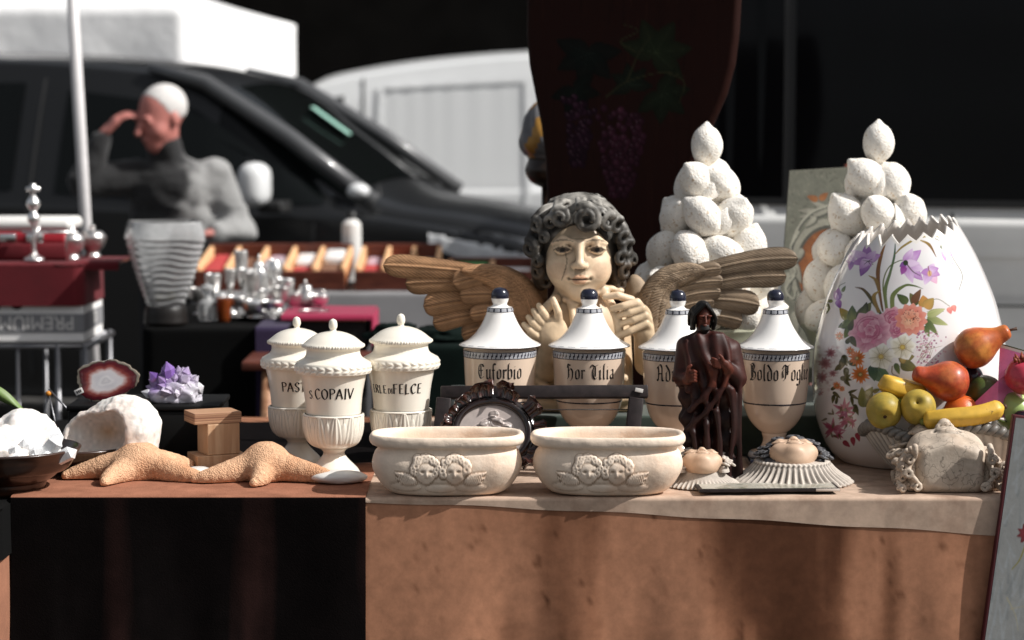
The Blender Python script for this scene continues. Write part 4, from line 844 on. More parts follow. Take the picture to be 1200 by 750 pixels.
# ------------------------------------------------------------------ stone planters with cherub relief
stone = M('creamy_stone', (.66, .53, .41), .6, col2=(.50, .33, .21), c2s=7, c2lo=.5, c2hi=.75, var=.14, vs=30, bump=.0006, bs=220, point=(.47, .505, .4, 1.0), spec=.3)
def relief(u, v):
    """height of the two winged cherub heads, u,v in metres about the front centre"""
    h = np.zeros_like(u); g = lambda x, y, sx, sy: np.exp(-(((u-x)/sx)**2+((v-y)/sy)**2))
    el = lambda x, y, rx, ry: np.sqrt(np.clip(1-((u-x)/rx)**2-((v-y)/ry)**2, 0, 1))
    for cx, tl in ((-.019, .004), (.019, -.003)):
        cy = .0; h = np.maximum(h, .008*el(cx, cy+.001, .0135, .0165)); hair = np.zeros_like(u)
        rr_ = random.Random(int(cx*1000)+50)
        for k in range(15):
            a = PI*(k/14)*1.3-.45+rr_.uniform(-.12, .12); q_ = rr_.uniform(.82, 1.12); x, y = cx+.0160*q_*math.cos(a), cy+.006+.0150*q_*math.sin(a); r = rr_.uniform(.0042, .0072); e = el(x, y, r, r); hair = np.maximum(hair, .0085*e-.004*g(x, y, .0022, .0022))
        for k in range(6):
            a = PI*(k/5); x, y = cx+.009*math.cos(a), cy+.016+.006*math.sin(a); hair = np.maximum(hair, .0095*el(x, y, .005, .005)-.003*g(x, y, .0018, .0018))
        h = np.maximum(h, hair); x0 = cx+tl*.3
        for sx in (-1, 1): h -= .0042*g(x0+sx*.0052, cy+.002, .0028, .0017); h += .0018*g(x0+sx*.0075, cy-.006, .004, .0035)
        h += .0034*g(x0, cy-.0025, .0018, .0042); h += .0016*g(x0, cy-.0095, .004, .0013); h -= .0026*g(x0, cy-.0077, .0042, .0009); h -= .0015*g(x0, cy-.0117, .003, .001); h += .0015*g(x0, cy-.0145, .004, .0025)
    for sd in (-1, 1):
        for k in range(5):
            L = .030-.004*k; x0, y0 = sd*.033, -.012+.001*k; a = .42-.30*k; ux = ((u-x0)*sd*math.cos(a)+(v-y0)*math.sin(a))/L; vx = -(u-x0)*sd*math.sin(a)+(v-y0)*math.cos(a)
            wd = .0068*np.sin(PI*np.clip(ux, 0, 1)**.6)+1e-5; d = np.abs(vx)/wd; f = np.clip(1-d*d, 0, 1)**.5*(ux > 0)*(ux < 1)*.0065; f = f-.0015*np.exp(-(vx/.0008)**2)*(f > 0)+.0008*np.cos(ux*60+np.abs(vx)*900)*(f > 0); h = np.maximum(h, f)
    for sx, y in ((-.045, -.02), (.0, -.022), (.04, -.021)): h = np.maximum(h, .004*el(sx, y, .02, .006))
    return h
def planter(px, py, label, rot, s=1.0):
    c = on(px, py); t = thing('planter', label, 'planter', (c.x, c.y+.083, TZ+.004), rot, 'oval stone planters with cherub relief'); t.scale = (s,)*3
    prof = crom([(.001, .0), (.55, 0), (.72, .003), (.84, .018), (.93, .04), (.955, .058), (.925, .076), (.885, .084), (.895, .09), (.955, .094), (.985, .1), (.985, .108), (.955, .1135), (.91, .1125), (.875, .106), (.865, .095), (.87, .06), (.8, .02), (.001, .012)], 9)
    th = np.concatenate([np.linspace(-PI/2-.95, -PI/2+.95, 420), np.linspace(-PI/2+.95, 1.5*PI-.95, 140)[1:-1]]); AX, AY, E = .15, .088, 2.9
    TH, Rr = np.meshgrid(th, prof[:, 0], indexing='ij'); Z = np.tile(prof[:, 1], (len(th), 1)); cs, sn = np.cos(TH), np.sin(TH); k = (np.abs(cs)**E+np.abs(sn)**E)**(-1/E)
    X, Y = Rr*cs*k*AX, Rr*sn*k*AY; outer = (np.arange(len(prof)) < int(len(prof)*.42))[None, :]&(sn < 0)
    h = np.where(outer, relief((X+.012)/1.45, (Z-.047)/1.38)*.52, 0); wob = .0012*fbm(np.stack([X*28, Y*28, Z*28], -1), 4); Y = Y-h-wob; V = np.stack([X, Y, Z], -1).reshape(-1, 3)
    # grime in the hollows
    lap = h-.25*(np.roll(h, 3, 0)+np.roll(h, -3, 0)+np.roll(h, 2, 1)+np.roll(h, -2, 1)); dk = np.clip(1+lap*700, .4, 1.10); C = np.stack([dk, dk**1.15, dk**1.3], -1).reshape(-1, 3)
    return t, V, F_, C, prof, th
F_ = None
stone_v = M('relief_stone', (.87, .72, .58), .55, vcol=True, col2=(.66, .43, .29), c2s=8, c2lo=.52, c2hi=.78, var=.14, vs=30, bump=.0006, bs=220, spec=.35)
for px, py, lb, rot, s in ((522.5, 586, 'oval stone planter with two cherub heads, standing in front of the carved oval frame', 0.02, 1.0), (714, 586, 'oval stone planter with faint cherub heads, in front of the empty black frame', -.01, 1.0)):
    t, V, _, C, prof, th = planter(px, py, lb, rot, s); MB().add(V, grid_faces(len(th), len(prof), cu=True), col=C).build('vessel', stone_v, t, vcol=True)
# ------------------------------------------------------------------ the winged angel bust
AY = 5.17; AK = ppm(AY); AC = at(678, 290, AY); AZ = AC.z-RZ
def al(px, py, y): return np.array([(px-678)/AK, y, AZ-(py-290)/AK])
v = Vol((-.175, -.145, 0), (.175, .14, AZ+.13), .0021)
H = np.array([0, 0, AZ]); E = lambda c, r, k=.012, sub=False, rot=None: v.ell(np.array(c)+H, r, k, rot, sub)
def face(v, H, s=1.0):
    E = lambda c, r, k=.012, sub=False, rot=None: v.ell(np.array(c)*s+H, np.array(r)*s if not np.isscalar(r) else r*s, k*s, rot, sub)
    Cp = lambda a, b, ra, rb, k=.006, sub=False: v.cap(np.array(a)*s+H, np.array(b)*s+H, ra*s, rb*s, k*s, sub)
    E((0, .025, .022), (.076, .088, .078)); E((0, -.02, -.022), (.0685, .075, .076), .03); E((0, -.047, -.060), (.043, .042, .042), .03); E((0, -.066, -.090), (.020, .021, .018), .022)
    for x in (-1, 1):
        E((x*.037, -.053, -.043), (.028, .033, .030), .025); E((x*.0365, -.104, .001), (.0235, .016, .0105), .014, True); E((x*.0365, -.0795, -.001), (.0155, .0135, .0115), .003)
        Cp((x*.020, -.0905, .001), (x*.037, -.0945, .0062), .0016, .0019, .005); Cp((x*.037, -.0945, .0062), (x*.054, -.082, -.001), .0019, .0015, .005); Cp((x*.021, -.088, -.003), (x*.038, -.0915, -.0075), .0014, .0015, .005); Cp((x*.038, -.0915, -.0075), (x*.053, -.081, -.002), .0015, .0012, .005)
        Cp((x*.016, -.091, .017), (x*.036, -.090, .022), .004, .0035, .018); Cp((x*.036, -.090, .022), (x*.057, -.077, .013), .0035, .003, .018)
        E((x*.0105, -.099, -.0345), (.0075, .009, .0065), .005); E((x*.008, -.1045, -.0405), (.0035, .005, .003), .002, True); E((x*.0745, .008, -.024), (.009, .018, .026), .006)
    Cp((0, -.093, .012), (0, -.1105, -.029), .0068, .0082, .012); E((0, -.1105, -.031), (.0090, .0088, .0078), .006)
    E((0, -.089, -.056), (.026, .014, .012), .012); E((0, -.0985, -.0585), (.0185, .0085, .0048), .004); E((0, -.0965, -.0675), (.0165, .0085, .0058), .004)
    Cp((-.021, -.0985, -.0622), (0, -.1075, -.0628), .0013, .0017, .002, True); Cp((0, -.1075, -.0628), (.021, -.0985, -.0622), .0017, .0013, .002, True); Cp((-.0, -.106, -.049), (0, -.105, -.0535), .0018, .0022, .003, True)
    for x in (-1, 1): E((x*.0235, -.096, -.062), (.004, .006, .004), .004, True)
v.ell((0, .01, .10), (.100, .070, .13), .03); v.ell((0, .0, .18), (.085, .060, .07), .05); v.box((0, .01, .012), (.11, .07, .012), .006, .01)
v.cap(H+[0, .01, -.08], H+[0, .012, -.17], .043, .056, .035); face(v, H)
for x in (-1, 1): v.ell((x*.070, .03, .18), (.036, .038, .036), .03); v.cap((x*.082, .02, .16), (x*.085, -.01, .05), .030, .032, .03)
# hands on the chest
v.ell(al(646, 386, -.086), (.034, .019, .037), .008); v.cap(al(647, 394, -.083), al(640, 430, -.05), .022, .028, .012)
for b, t in (((639, 367), (631, 355)), ((633.5, 373), (625, 361)), ((629.5, 380), (619, 368.5)), ((627, 388.5), (614, 377))):
    b, t = np.array(b, float), np.array(t, float); m = b*.5+t*.5; v.chain([al(*(b+(b-t)*.55), -.086), al(*b, -.095), al(*m, -.098), al(*t, -.086)], [.0088, .0090, .0082, .0064], .0026)
v.chain([al(654, 374, -.090), al(653, 362, -.098), al(647.5, 347, -.092)], [.0095, .0085, .0062], .0035)
v.ell(al(749, 373, -.075), (.025, .022, .036), .01); v.cap(al(753, 385, -.07), al(759, 425, -.03), .022, .029, .012)
for b, t in (((744, 351), (715, 358.5)), ((750, 358), (725, 365.5)), ((753.5, 366), (729, 375)), ((754, 375), (722, 391))):
    b, t = np.array(b, float), np.array(t, float); m = b*.45+t*.55; v.chain([al(*(b+[4, 5]), -.083), al(*b, -.096), al(*m, -.102), al(*t, -.092)], [.0096, .0096, .0086, .0066], .0024)
v.chain([al(738, 349, -.080), al(722, 343, -.088), al(707, 345, -.083)], [.0095, .0085, .0065], .004)
for px, py, y, r in ((697, 341, -.05, .011), (706, 338, -.045, .010), (714, 337, -.04, .011), (690, 346, -.058, .009), (724, 340, -.035, .011), (664, 350, -.05, .008), (672, 356, -.062, .008)): v.ell(al(px, py, y), (r*1.2, r, r*.7), .006)
# robe folds
for p, r in (([(690, 345, -.06), (700, 372, -.085), (718, 412, -.085)], .009), ([(668, 352, -.06), (672, 384, -.082), (668, 430, -.085)], .008), ([(706, 340, -.045), (722, 372, -.082), (726, 425, -.075)], .01), ([(650, 350, -.04), (632, 372, -.06), (620, 420, -.045)], .011), ([(640, 410, -.075), (680, 440, -.088), (730, 440, -.075)], .009), ([(625, 440, -.05), (670, 470, -.078), (735, 465, -.06)], .009)):
    q = crom([al(*a) for a in p], 6); v.chain(q, r, .008)
V, F = v.mesh(1)
L = V-H; lx, ly, lz = L.T; C = np.tile(np.array([.66, .50, .33]), (len(V), 1)); nz = fbm(V*35, 3, 3); hd = lz > -.115
C = np.where(hd[:, None], np.array([.76, .58, .40]), C)*(1+.16*nz[:, None])
fr = ly < -.05
for x in (-1, 1):
    ex, ez = (lx-x*.0365), lz; eye = fr&(((ex/.0150)**2+((ez+.001)/.0052)**2) < 1); C[eye] = (.12, .085, .06); iris = fr&((ex/.0056)**2+((ez+.0004)/.0052)**2 < 1); C[iris] = (.006, .005, .004)
    lid = fr&(np.abs(ez-(.0055-.35*(ex**2)*60)) < .0017)&(np.abs(ex) < .019); C[lid] *= .25
    br = fr&(np.abs(ez-(.0205-ex*ex*9-.06*x*ex)) < .0026*(1-np.abs(ex)/.03))&(np.abs(ex) < .028); C[br] *= .38
    ch = fr&(((lx-x*.045)/.02)**2+((lz+.045)/.018)**2 < 1); C[ch] = C[ch]*.8+np.array([.6, .3, .18])*.2
mo = fr&(np.abs(lz+.0626) < .0016)&(np.abs(lx) < .0215); C[mo] = (.05, .025, .015); lp = fr&(np.abs(lz+.0625) < .0095)&(np.abs(lx) < .018-.9*np.abs(lz+.0625)); C[lp] *= np.array([.88, .68, .62])
ck = fr&(np.abs(lx+.0315+.004*np.sin(lz*60)-.10*np.minimum(0, lz+.03)) < .0011)&(lz < -.004)&(lz > -.066); C[ck] *= .28
nos = fr&(lz > -.052)&(lz < -.040)&(np.abs(lx) < .012)&(ly > -.108); C[nos] *= .6
gold = M('aged_polychrome', (1, 1, 1), .45, vcol=True, var=.16, vs=22, point=(.46, .51, .35, 1.05), bump=.0005, bs=140, spec=.35, coat=.15, coatr=.25)
ang = thing('angel_bust', 'carved angel bust with curly grey hair, clasped robe and two spread wings', 'sculpture', (AC.x, AY, RZ+.001))
MB().add(V, F, col=C).build('figure', gold, ang, vcol=True); ANG = (L[hd], None); HEADV, HEADF, HEADC = V, F, C
# hair
def curls(v, H, s, seed=3, back=True):
    rr = random.Random(seed); K = AK
    P = lambda px, py, y: np.array([(px-678)/K, y, -(py-290)/K])*s+H
    v.ell(np.array([.004, .028, .018])*s+H, np.array([.099, .104, .0985])*s, 0)
    for x in (-1, 1): v.ell(np.array([x*.078, .022, -.045])*s+H, np.array([.024, .05, .05])*s, .02*s)
    v.ell(np.array([0, -.135, -.025])*s+H, np.array([.0765, .160, .083])*s, .012*s, sub=True); v.ell(np.array([0, -.02, -.13])*s+H, np.array([.070, .14, .062])*s, .01*s, sub=True)
    def roll(c, r, ax, ay, ph, hand=1, turns=1.35):
        n = 15; T = np.linspace(0, 1, n); a = ph+hand*T*turns*2*PI; rad = r*(1-.62*T); nrm = np.cross(ax, ay)
        pts = [c+ax*rad[i]*math.cos(a[i])+ay*rad[i]*math.sin(a[i])+nrm*r*.5*T[i] for i in range(n)]
        v.chain(pts, np.linspace(.46*r, .30*r, n), .0016*s, kin=.0012*s); v.cap(c-nrm*r*.1, c+nrm*r*1.3, r*.23, r*.27, .001*s, True); return pts[0]
    rolls = [(656, 253.5, 10.5, -.092, 1), (685, 254, 14.5, -.097, 1), (712, 259, 9.5, -.088, -1), (722, 263, 8, -.076, -1), (629, 263, 8, -.05, 1), (637, 277, 6.5, -.060, 1), (622.5, 290, 10, -.035, 1), (630, 305, 7, -.045, 1), (630, 318, 8, -.03, 1), (640, 331, 7, -.015, -1),
             (729, 279, 8, -.055, -1), (735, 291, 9.5, -.04, -1), (727, 302, 7.5, -.055, -1), (740, 304, 7, -.02, 1), (732, 318, 8.5, -.04, -1), (725, 332, 7.5, -.03, 1), (644, 259, 7, -.074, -1), (702, 250, 7, -.088, 1)]
    X, Z = np.array([1., 0, 0]), np.array([0, 0, 1.])
    for px, py, r, y, hd_ in rolls:
        c = P(px, py, y); t = (px-678)/70; nx = np.array([math.cos(t*.9), math.sin(t*.9)*-1*-1, 0]); nx /= np.linalg.norm(nx)
        st = roll(c, r/K*s, nx*hd_, Z, PI*.65 if hd_ > 0 else PI*.65, -1)
        top_ = P(674+rr.uniform(-6, 10)+.35*(px-678), 233+rr.uniform(-2, 4)+.10*abs(px-678), -.045+.03*rr.random()+.0006*abs(px-678)); mid = (st+top_)/2; mid = mid+(mid-H-np.array([0, .02, 0])*s)*.10
        for o in (-.5, .5):
            q = crom([top_+X*o*.010*s, mid+X*o*.013*s, st+X*o*.003*s], 6); v.chain(q, np.linspace(.0050, .0072, len(q))*s, .0045*s)
    if back:
        for k in range(54):
            a = rr.uniform(-.15, PI+.15); e = rr.uniform(-.75, 1.25); d = np.array([math.cos(a)*math.cos(e), math.sin(a)*math.cos(e), math.sin(e)]); c = H+np.array([0, .026, .01])*s+d*np.array([.1, .105, .098])*s
            t1 = np.cross(d, Z); t1 /= np.linalg.norm(t1); t2 = np.cross(t1, d); roll(c, rr.uniform(.012, .018)*s, t1*rr.choice((-1, 1)), -t2, rr.uniform(0, 6), 1)
    return v
v = curls(Vol((-.135, -.13, AZ-.115), (.135, .15, AZ+.135), .0019), H, 1.0); V, F = v.mesh(1); HAIRV, HAIRF = V-H, F
up = np.clip((V[:, 2]-AZ)/.1, -1, 1); n = fbm(V*45, 6, 3); C = np.array([.040, .036, .031])*(1+.6*n[:, None])+np.clip(up-.35+.7*n, 0, 1)[:, None]*np.array([.24, .23, .21])  # crown lightened: sunlight from above put into the hair colour
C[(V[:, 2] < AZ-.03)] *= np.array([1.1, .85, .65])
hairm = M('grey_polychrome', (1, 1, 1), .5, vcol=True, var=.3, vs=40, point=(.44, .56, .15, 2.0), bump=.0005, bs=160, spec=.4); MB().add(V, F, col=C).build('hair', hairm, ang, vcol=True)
# feathers
def feather(mb, b, t, w, y, thick, tint, seed, nl=46, nw=21, curve=0, sharp=.55):
    b, t = np.array(b, float), np.array(t, float); d = t-b; ln = np.linalg.norm(d); d /= ln; n = np.array([-d[1], d[0]]); U = np.linspace(0, 1, nl); S = np.linspace(-1, 1, nw); rows = []; cols = []
    hw = w/2*np.minimum(1, (.62+.5*U))*np.clip(1-np.clip((U-.80)/.2, 0, 1)**2.4, 0, 1)**.5+1e-4
    uu, ss = np.meshgrid(U, S, indexing='ij'); px = b+d*(uu*ln)[..., None]+n*((ss*hw[:, None])+curve*np.sin(PI*uu)*ln)[..., None]
    barb = np.sin((uu*ln*1.15-np.abs(ss)*w*.85)*1.05+1.2*vnoise(np.stack([uu*9, ss*3, uu*0+seed], -1), seed)); edge = np.clip((1-np.abs(ss))*5, 0, 1)
    h = thick*np.sqrt(np.clip(1-ss**2, 0, 1))*(.55+.45*uu)+.00045*barb*edge+.0016*np.exp(-(ss/.10)**2)-.0012*np.exp(-((np.abs(ss)-.2)/.09)**2)+.0012*np.exp(-((np.abs(ss)-.93)/.09)**2)
    P = np.stack([(px[..., 0]-678)/AK, y-h, AZ-(px[..., 1]-290)/AK], -1); k = .80+.12*barb*edge+.35*np.exp(-((np.abs(ss)-.95)/.07)**2)+.16*np.exp(-(ss/.1)**2)+.2*vnoise(np.stack([uu*5, ss*2, uu*0], -1), seed+9)
    C = np.array(tint)*k[..., None]; B = P.copy(); B[..., 1] = y+thick*.5*np.sqrt(np.clip(1-ss**2, 0, 1)); f = grid_faces(nl, nw)
    mb.add(P.reshape(-1, 3), f, col=C.reshape(-1, 3)); mb.add(B.reshape(-1, 3), [f[0][:, ::-1]], col=C.reshape(-1, 3)*.7)
    ring = [i*nw for i in range(nl)]+[(nl-1)*nw+j for j in range(1, nw)]+[i*nw+nw-1 for i in range(nl-2, -1, -1)]+[j for j in range(nw-2, 0, -1)]
    o = mb.n-2*nl*nw; m = nl*nw; q = np.array([[ring[i]+o, ring[(i+1) % len(ring)]+o, ring[(i+1) % len(ring)]+o+m, ring[i]+o+m] for i in range(len(ring))])
    mb.F.append(q); mb.M.append(np.zeros(len(q), int))
def mantle(mb, path, hws, y, thick, tint, seed, waves=26, nl=150, nw=46, tilt=2.2):
    """the small-feathered shoulder of a wing: a bulging band with long oblique carved locks"""
    q = crom(path, 30); s = np.linspace(0, 1, len(q)); U = np.linspace(0, 1, nl); c = np.stack([np.interp(U, s, q[:, 0]), np.interp(U, s, q[:, 1])], 1); t = np.gradient(c, axis=0); t /= np.linalg.norm(t, axis=1)[:, None]
    n = np.stack([-t[:, 1], t[:, 0]], 1); S = np.linspace(-1, 1, nw); uu, ss = np.meshgrid(U, S, indexing='ij'); hw = np.interp(U, np.linspace(0, 1, len(hws)), hws)*np.sqrt(np.clip(1-np.abs(2*U-1)**9, 0, 1))+1e-3
    px = c[:, None]+n[:, None]*(ss*hw[:, None])[..., None]; ph = uu*waves+tilt*ss+.7*vnoise(np.stack([uu*5, ss*1.5, uu*0+seed], -1), seed); row = np.floor((ss+1)*1.5); ph = ph+row*.47
    w = np.abs(np.sin(ph*PI))**.7; fine = np.sin(ph*PI*5+4*ss); lip = np.exp(-((((ss+1)*1.5) % 1)/.12)**2)
    h = thick*np.sqrt(np.clip(1-ss**2, 0, 1))+.0032*w*(.6+.5*vnoise(np.stack([uu*12, ss*2, uu*0], -1), seed+7))*np.clip((1-np.abs(ss))*6, 0, 1)+.0006*fine-.0012*lip; P = np.stack([(px[..., 0]-678)/AK, y-h, AZ-(px[..., 1]-290)/AK], -1)
    k = .66+.42*w+.1*fine+.15*vnoise(np.stack([uu*9, ss*3, uu*0], -1), seed+4); C = np.array(tint)*k[..., None]; f = grid_faces(nl, nw); mb.add(P.reshape(-1, 3), f, col=C.reshape(-1, 3)); B = P.copy(); B[..., 1] = y+thick*.6*np.sqrt(np.clip(1-ss**2, 0, 1)); mb.add(B.reshape(-1, 3), [f[0][:, ::-1]], col=C.reshape(-1, 3)*.7)
wingm = M('carved_wing_wood', (1, 1, 1), .6, vcol=True, var=.25, vs=45, bump=.0005, bs=200, spec=.3, point=(.45, .52, .35, 1.15))
BR, GR = (.56, .31, .16), (.42, .31, .21)
mb = MB()
for i, (b, t, w, y) in enumerate((((588, 385), (540, 396), 20, .048), ((580, 370), (506, 381), 24, .043), ((578, 354), (495, 361), 27, .038), ((575, 337), (474, 334), 26, .033), ((570, 322), (448, 312), 25, .027))): feather(mb, b, t, w*1.14, y, .010, np.array(BR)*(.9+.08*(i % 3)), i, curve=.035*(1 if i < 4 else .25))
for i, (b, t, w, y) in enumerate((((604, 366), (550, 370), 19, .022), ((602, 348), (538, 347), 23, .017), ((590, 322), (530, 332), 23, .012))): feather(mb, b, t, w*1.1, y, .010, np.array(BR)*(1.08-.07*i), 20+i, curve=.03)
mantle(mb, [(540, 318), (572, 323), (596, 335), (609, 354), (616, 382), (618, 410)], [7, 13, 20, 26, 28, 24], .016, .017, BR, 40, waves=38, tilt=5.0)
V, F = ico_geo(3); mb.add(V*[.03, .022, .075], F, xf=mtx((-.098, .045, AZ-.135), ry=R(12)), col=np.array(BR)*.8); mb.build('wing', wingm, ang, vcol=True)
mb = MB()
for i, (b, t, w, y) in enumerate((((820, 372), (873, 379), 22, .044), ((815, 354), (893, 360), 26, .039), ((815, 339), (924, 325), 25, .034), ((818, 322), (937, 304), 25, .028))): feather(mb, b, t, w*1.14, y, .009, np.array(GR)*(.88+.09*(i % 3)), 60+i, curve=-.04)
for i, (b, t, w) in enumerate((((786, 333), (846, 315), 20), ((782, 344), (849, 330), 20), ((784, 356), (846, 343), 20), ((784, 368), (838, 354), 20), ((782, 380), (828, 368), 20))): feather(mb, b, t, w, .016-.002*(4-i), .010, GR, 80+i, curve=-.06)
mantle(mb, [(828, 318), (804, 321), (783, 330), (770, 348), (765, 374), (766, 404)], [8, 13, 17, 20, 22, 20], .008, .016, GR, 90, waves=32, tilt=-5.0)
V, F = ico_geo(3); mb.add(V*[.03, .022, .075], F, xf=mtx((.135, .045, AZ-.135), ry=R(-12)), col=np.array(GR)*.8); mb.build('wing', wingm, ang, vcol=True)

# ------------------------------------------------------------------ plaster lemon pyramids
plaster = M('porous_plaster', (.90, .86, .79), .9, col2=(.60, .47, .34), c2s=150, c2lo=.58, c2hi=.66, var=.08, vs=40, bump=.0009, bs=280, vor=230, spec=.15)
def lemon_mesh(seed):
    V, F = ico_geo(4); P = V.copy(); r = 1+.05*fbm(V*1.6, seed, 2); P = P*r[:, None]*[.0350, .0350, .0455]; nip = np.exp(-((1-V[:, 2])/.035)); P[:, 2] += .0085*nip; nb = np.exp(-((1+V[:, 2])/.03)); P[:, 2] -= .003*nb; return P, F
lem = [MB().add(*lemon_mesh(k)).build('lemon', plaster).data for k in range(3)]
for o in [o for o in COL.objects if o.name.startswith('lemon') and o.parent is None]: bpy.data.objects.remove(o)
U = np.linspace(0, 1, 14); S = np.linspace(-1, 1, 7); uu, ss = np.meshgrid(U, S, indexing='ij'); lw = .022*np.sin(PI*uu**.75)*ss
lv = np.stack([lw, .07*uu-.035, .012*np.sin(PI*uu)-.35*np.abs(lw)+.0], -1).reshape(-1, 3); lmb = MB().add(lv, grid_faces(14, 7)).add(lv-[0, 0, .003], [grid_faces(14, 7)[0][:, ::-1]]); lo_ = lmb.build('leaf', plaster); leafme = lo_.data; bpy.data.objects.remove(lo_)
def pyramid(px, Y, rows, label, seed, dpx=0, sc=1.0):
    K = ppm(Y); c = at(px, 200, Y); t = thing('lemon_pyramid', label, 'ornament', (c.x, Y, RZ+.001), 0, 'plaster lemon pyramids'); rr = random.Random(seed)
    def inst(nm, me, loc, e, s):
        o = bpy.data.objects.new(nm, me); COL.objects.link(o); o.parent = t; o.location = loc; o.rotation_euler = e; o.scale = (s,)*3; return o
    for ri, (py, rad, n, ph) in enumerate(rows):
        z = at(px, py, Y).z-RZ
        for k in range(n):
            a = ph+2*PI*k/n; r = rad/K
            if n == 1: inst('lemon', lem[0], (0, 0, z), (0, 0, 0), 1.0*sc); continue
            inst('lemon', lem[rr.randrange(3)], (r*math.cos(a), r*math.sin(a), z+rr.uniform(-.006, .006)), (rr.uniform(-.9, .9), rr.uniform(-.9, .9)+.5*math.cos(a), rr.uniform(0, 6)), rr.uniform(1.05, 1.18)*sc)
            if ri < 4 and k % 2 == 0:
                a2 = a+PI/n; inst('leaf', leafme, ((r+.016)*math.cos(a2), (r+.016)*math.sin(a2), z-.006), (R(70)+rr.uniform(-.3, .3), rr.uniform(-.5, .5), a2+PI/2+rr.uniform(-.5, .5)), 1)
    zt = at(px, rows[1][0], Y).z-RZ; zb_ = at(px, rows[-1][0], Y).z-RZ; V, F = lathe_geo([(.001, zb_-.05), (rows[-1][1]/K, zb_-.045), (rows[-1][1]/K*.85, zb_+.01), (.012, zt+.03), (.001, zt+.045)], 40); MB().add(V, F).build('core', plaster, t)
    rb = rows[-1][1]/K; zq = zb_-.028; V, F = lathe_geo(crom([(.001, 0), (.075, 0), (.078, .012), (.055, .02), (.045, .03), (.07, .04), (rb*.95, zq*.6), (rb+.02, zq*.9), (rb+.028, zq), (rb+.01, zq+.002), (.001, zq-.005)], 5), 72); MB().add(V, F).build('bowl', celadon, t)
celadon = M('celadon_glaze', (.62, .62, .47), .35, var=.08, vs=6, coat=.3)
pyramid(828, 5.38, [(171, 0, 1, 0), (214, 19.5, 4, -2.2), (254, 38, 6, -1.75), (294, 52, 8, -2.05), (331, 66, 10, -1.8), (366, 72, 11, -1.6)], 'pyramid of white plaster lemons behind the angel wing', 3)
pyramid(1029, 5.42, [(168, 0, 1, 0), (212, 21, 4, -2.35), (251, 40, 6, -1.7), (291, 55, 8, -2.0), (331, 68, 10, -1.7), (366, 74, 11, -1.5)], 'pyramid of white plaster lemons behind the painted egg', 6)

# ------------------------------------------------------------------ board with painted grapes
BY = 5.85; K = ppm(BY)
ol = np.array([(-150, 690, 790), (-130, 660, 820), (-90, 628, 850), (-40, 618, 861), (0, 617, 861), (40, 617, 859), (75, 620, 855), (110, 627, 846), (145, 634, 831), (185, 639, 812), (225, 641, 796), (270, 641, 783), (330, 640, 775), (420, 640, 775), (520, 645, 770)], float)
pp = Paint(600, 880, -160, 530, 2.2, (.030, .0085, .006)); rs = random.Random(4)
for k in range(260): x = rs.uniform(605, 870); y = rs.uniform(-150, 500); pp.brush([(x, y), (x+rs.uniform(-3, 3), y+rs.uniform(30, 90))], .5, 1.6, (.05, .015, .009) if k % 2 else (.012, .004, .003), alpha=.35, n=6)
def gleaf(x, y, r, c, rot):
    for k in range(5):
        a = rot+(k-2)*52; pp.petal(x, y, a, r, r*.62, np.array(c)*1.6, c, .3, .9)
    for k in range(5): a = R(rot+(k-2)*52); pp.brush([(x, y), (x+r*.8*math.cos(a), y+r*.8*math.sin(a))], 1.1, .3, np.array(c)*3, alpha=.6, n=6)
for x, y, r, c, ro in ((690, 62, 40, (.006, .009, .007), 100), (676, 105, 30, (.005, .008, .006), 60), (768, 62, 42, (.017, .024, .011), -60), (775, 110, 34, (.012, .018, .009), 40), (740, 98, 26, (.010, .015, .009), -100)): gleaf(x, y, r, c, ro)
for p in ([(712, 112), (735, 95), (775, 84), (800, 88)], [(735, 95), (750, 60), (765, 40)], [(780, 84), (800, 95), (795, 120)], [(745, 60), (728, 48), (748, 36), (730, 28)]): pp.brush(p, 2.2, .8, (.05, .05, .022), alpha=.8)
def bunch(cx, y0, w, h, n, base):
    for k in range(n):
        t = rs.random()**.8; y = y0+h*t; ww = w*(1-.72*t**1.3); x = cx+rs.uniform(-1, 1)*ww; r = rs.uniform(3.6, 5.2); lit = .45+.8*rs.random()*(1-abs(x-cx)/w*.6)*(1-.6*t)
        c = np.array(base)*lit; pp.disc(x, y, r, r*1.05, c*1.4, c*.25); pp.disc(x-1.3, y-1.4, 1.3, 1.3, np.array((.34, .2, .24))*lit, soft=1, alpha=.75)
bunch(679, 112, 22, 80, 90, (.05, .016, .034)); bunch(728, 122, 34, 105, 170, (.085, .022, .042))
ny, nx = 330, 150; Yr = np.linspace(-150, 520, ny); lft = np.interp(Yr, ol[:, 0], ol[:, 1]); rgt = np.interp(Yr, ol[:, 0], ol[:, 2]); tt = np.linspace(0, 1, nx)
PX = lft[:, None]+(rgt-lft)[:, None]*tt; PY = np.repeat(Yr[:, None], nx, 1); base = at(735, 520, BY); kx = 1/math.cos(R(20))
X = (PX-735)/K*kx; Z = (520-PY)/K; ed = np.minimum(tt, 1-tt)[None, :]*(rgt-lft)[:, None]; yy = .018*(1-np.sqrt(np.clip(1-(1-np.clip(ed/7, 0, 1))**2, 0, 1)))
cb = pp.sample(PX, PY)*.62; gb = thing('chair_back', 'dark violin-shaped wooden back painted with bunches of grapes, standing behind the angel', 'chair back', (base.x, BY, 0), R(-20)); m = M('painted_dark_wood', (1, 1, 1), .5, vcol=True, bump=.0006, bs=40, stretch=(6, 6, .6), spec=.12)
mb = MB().add(np.stack([X, yy-.018, Z+base.z], -1).reshape(-1, 3), grid_faces(ny, nx), col=cb.reshape(-1, 3)); mb.add(np.stack([X, .022-yy, Z+base.z], -1).reshape(-1, 3), [grid_faces(ny, nx)[0][:, ::-1]], col=(.02, .007, .005))
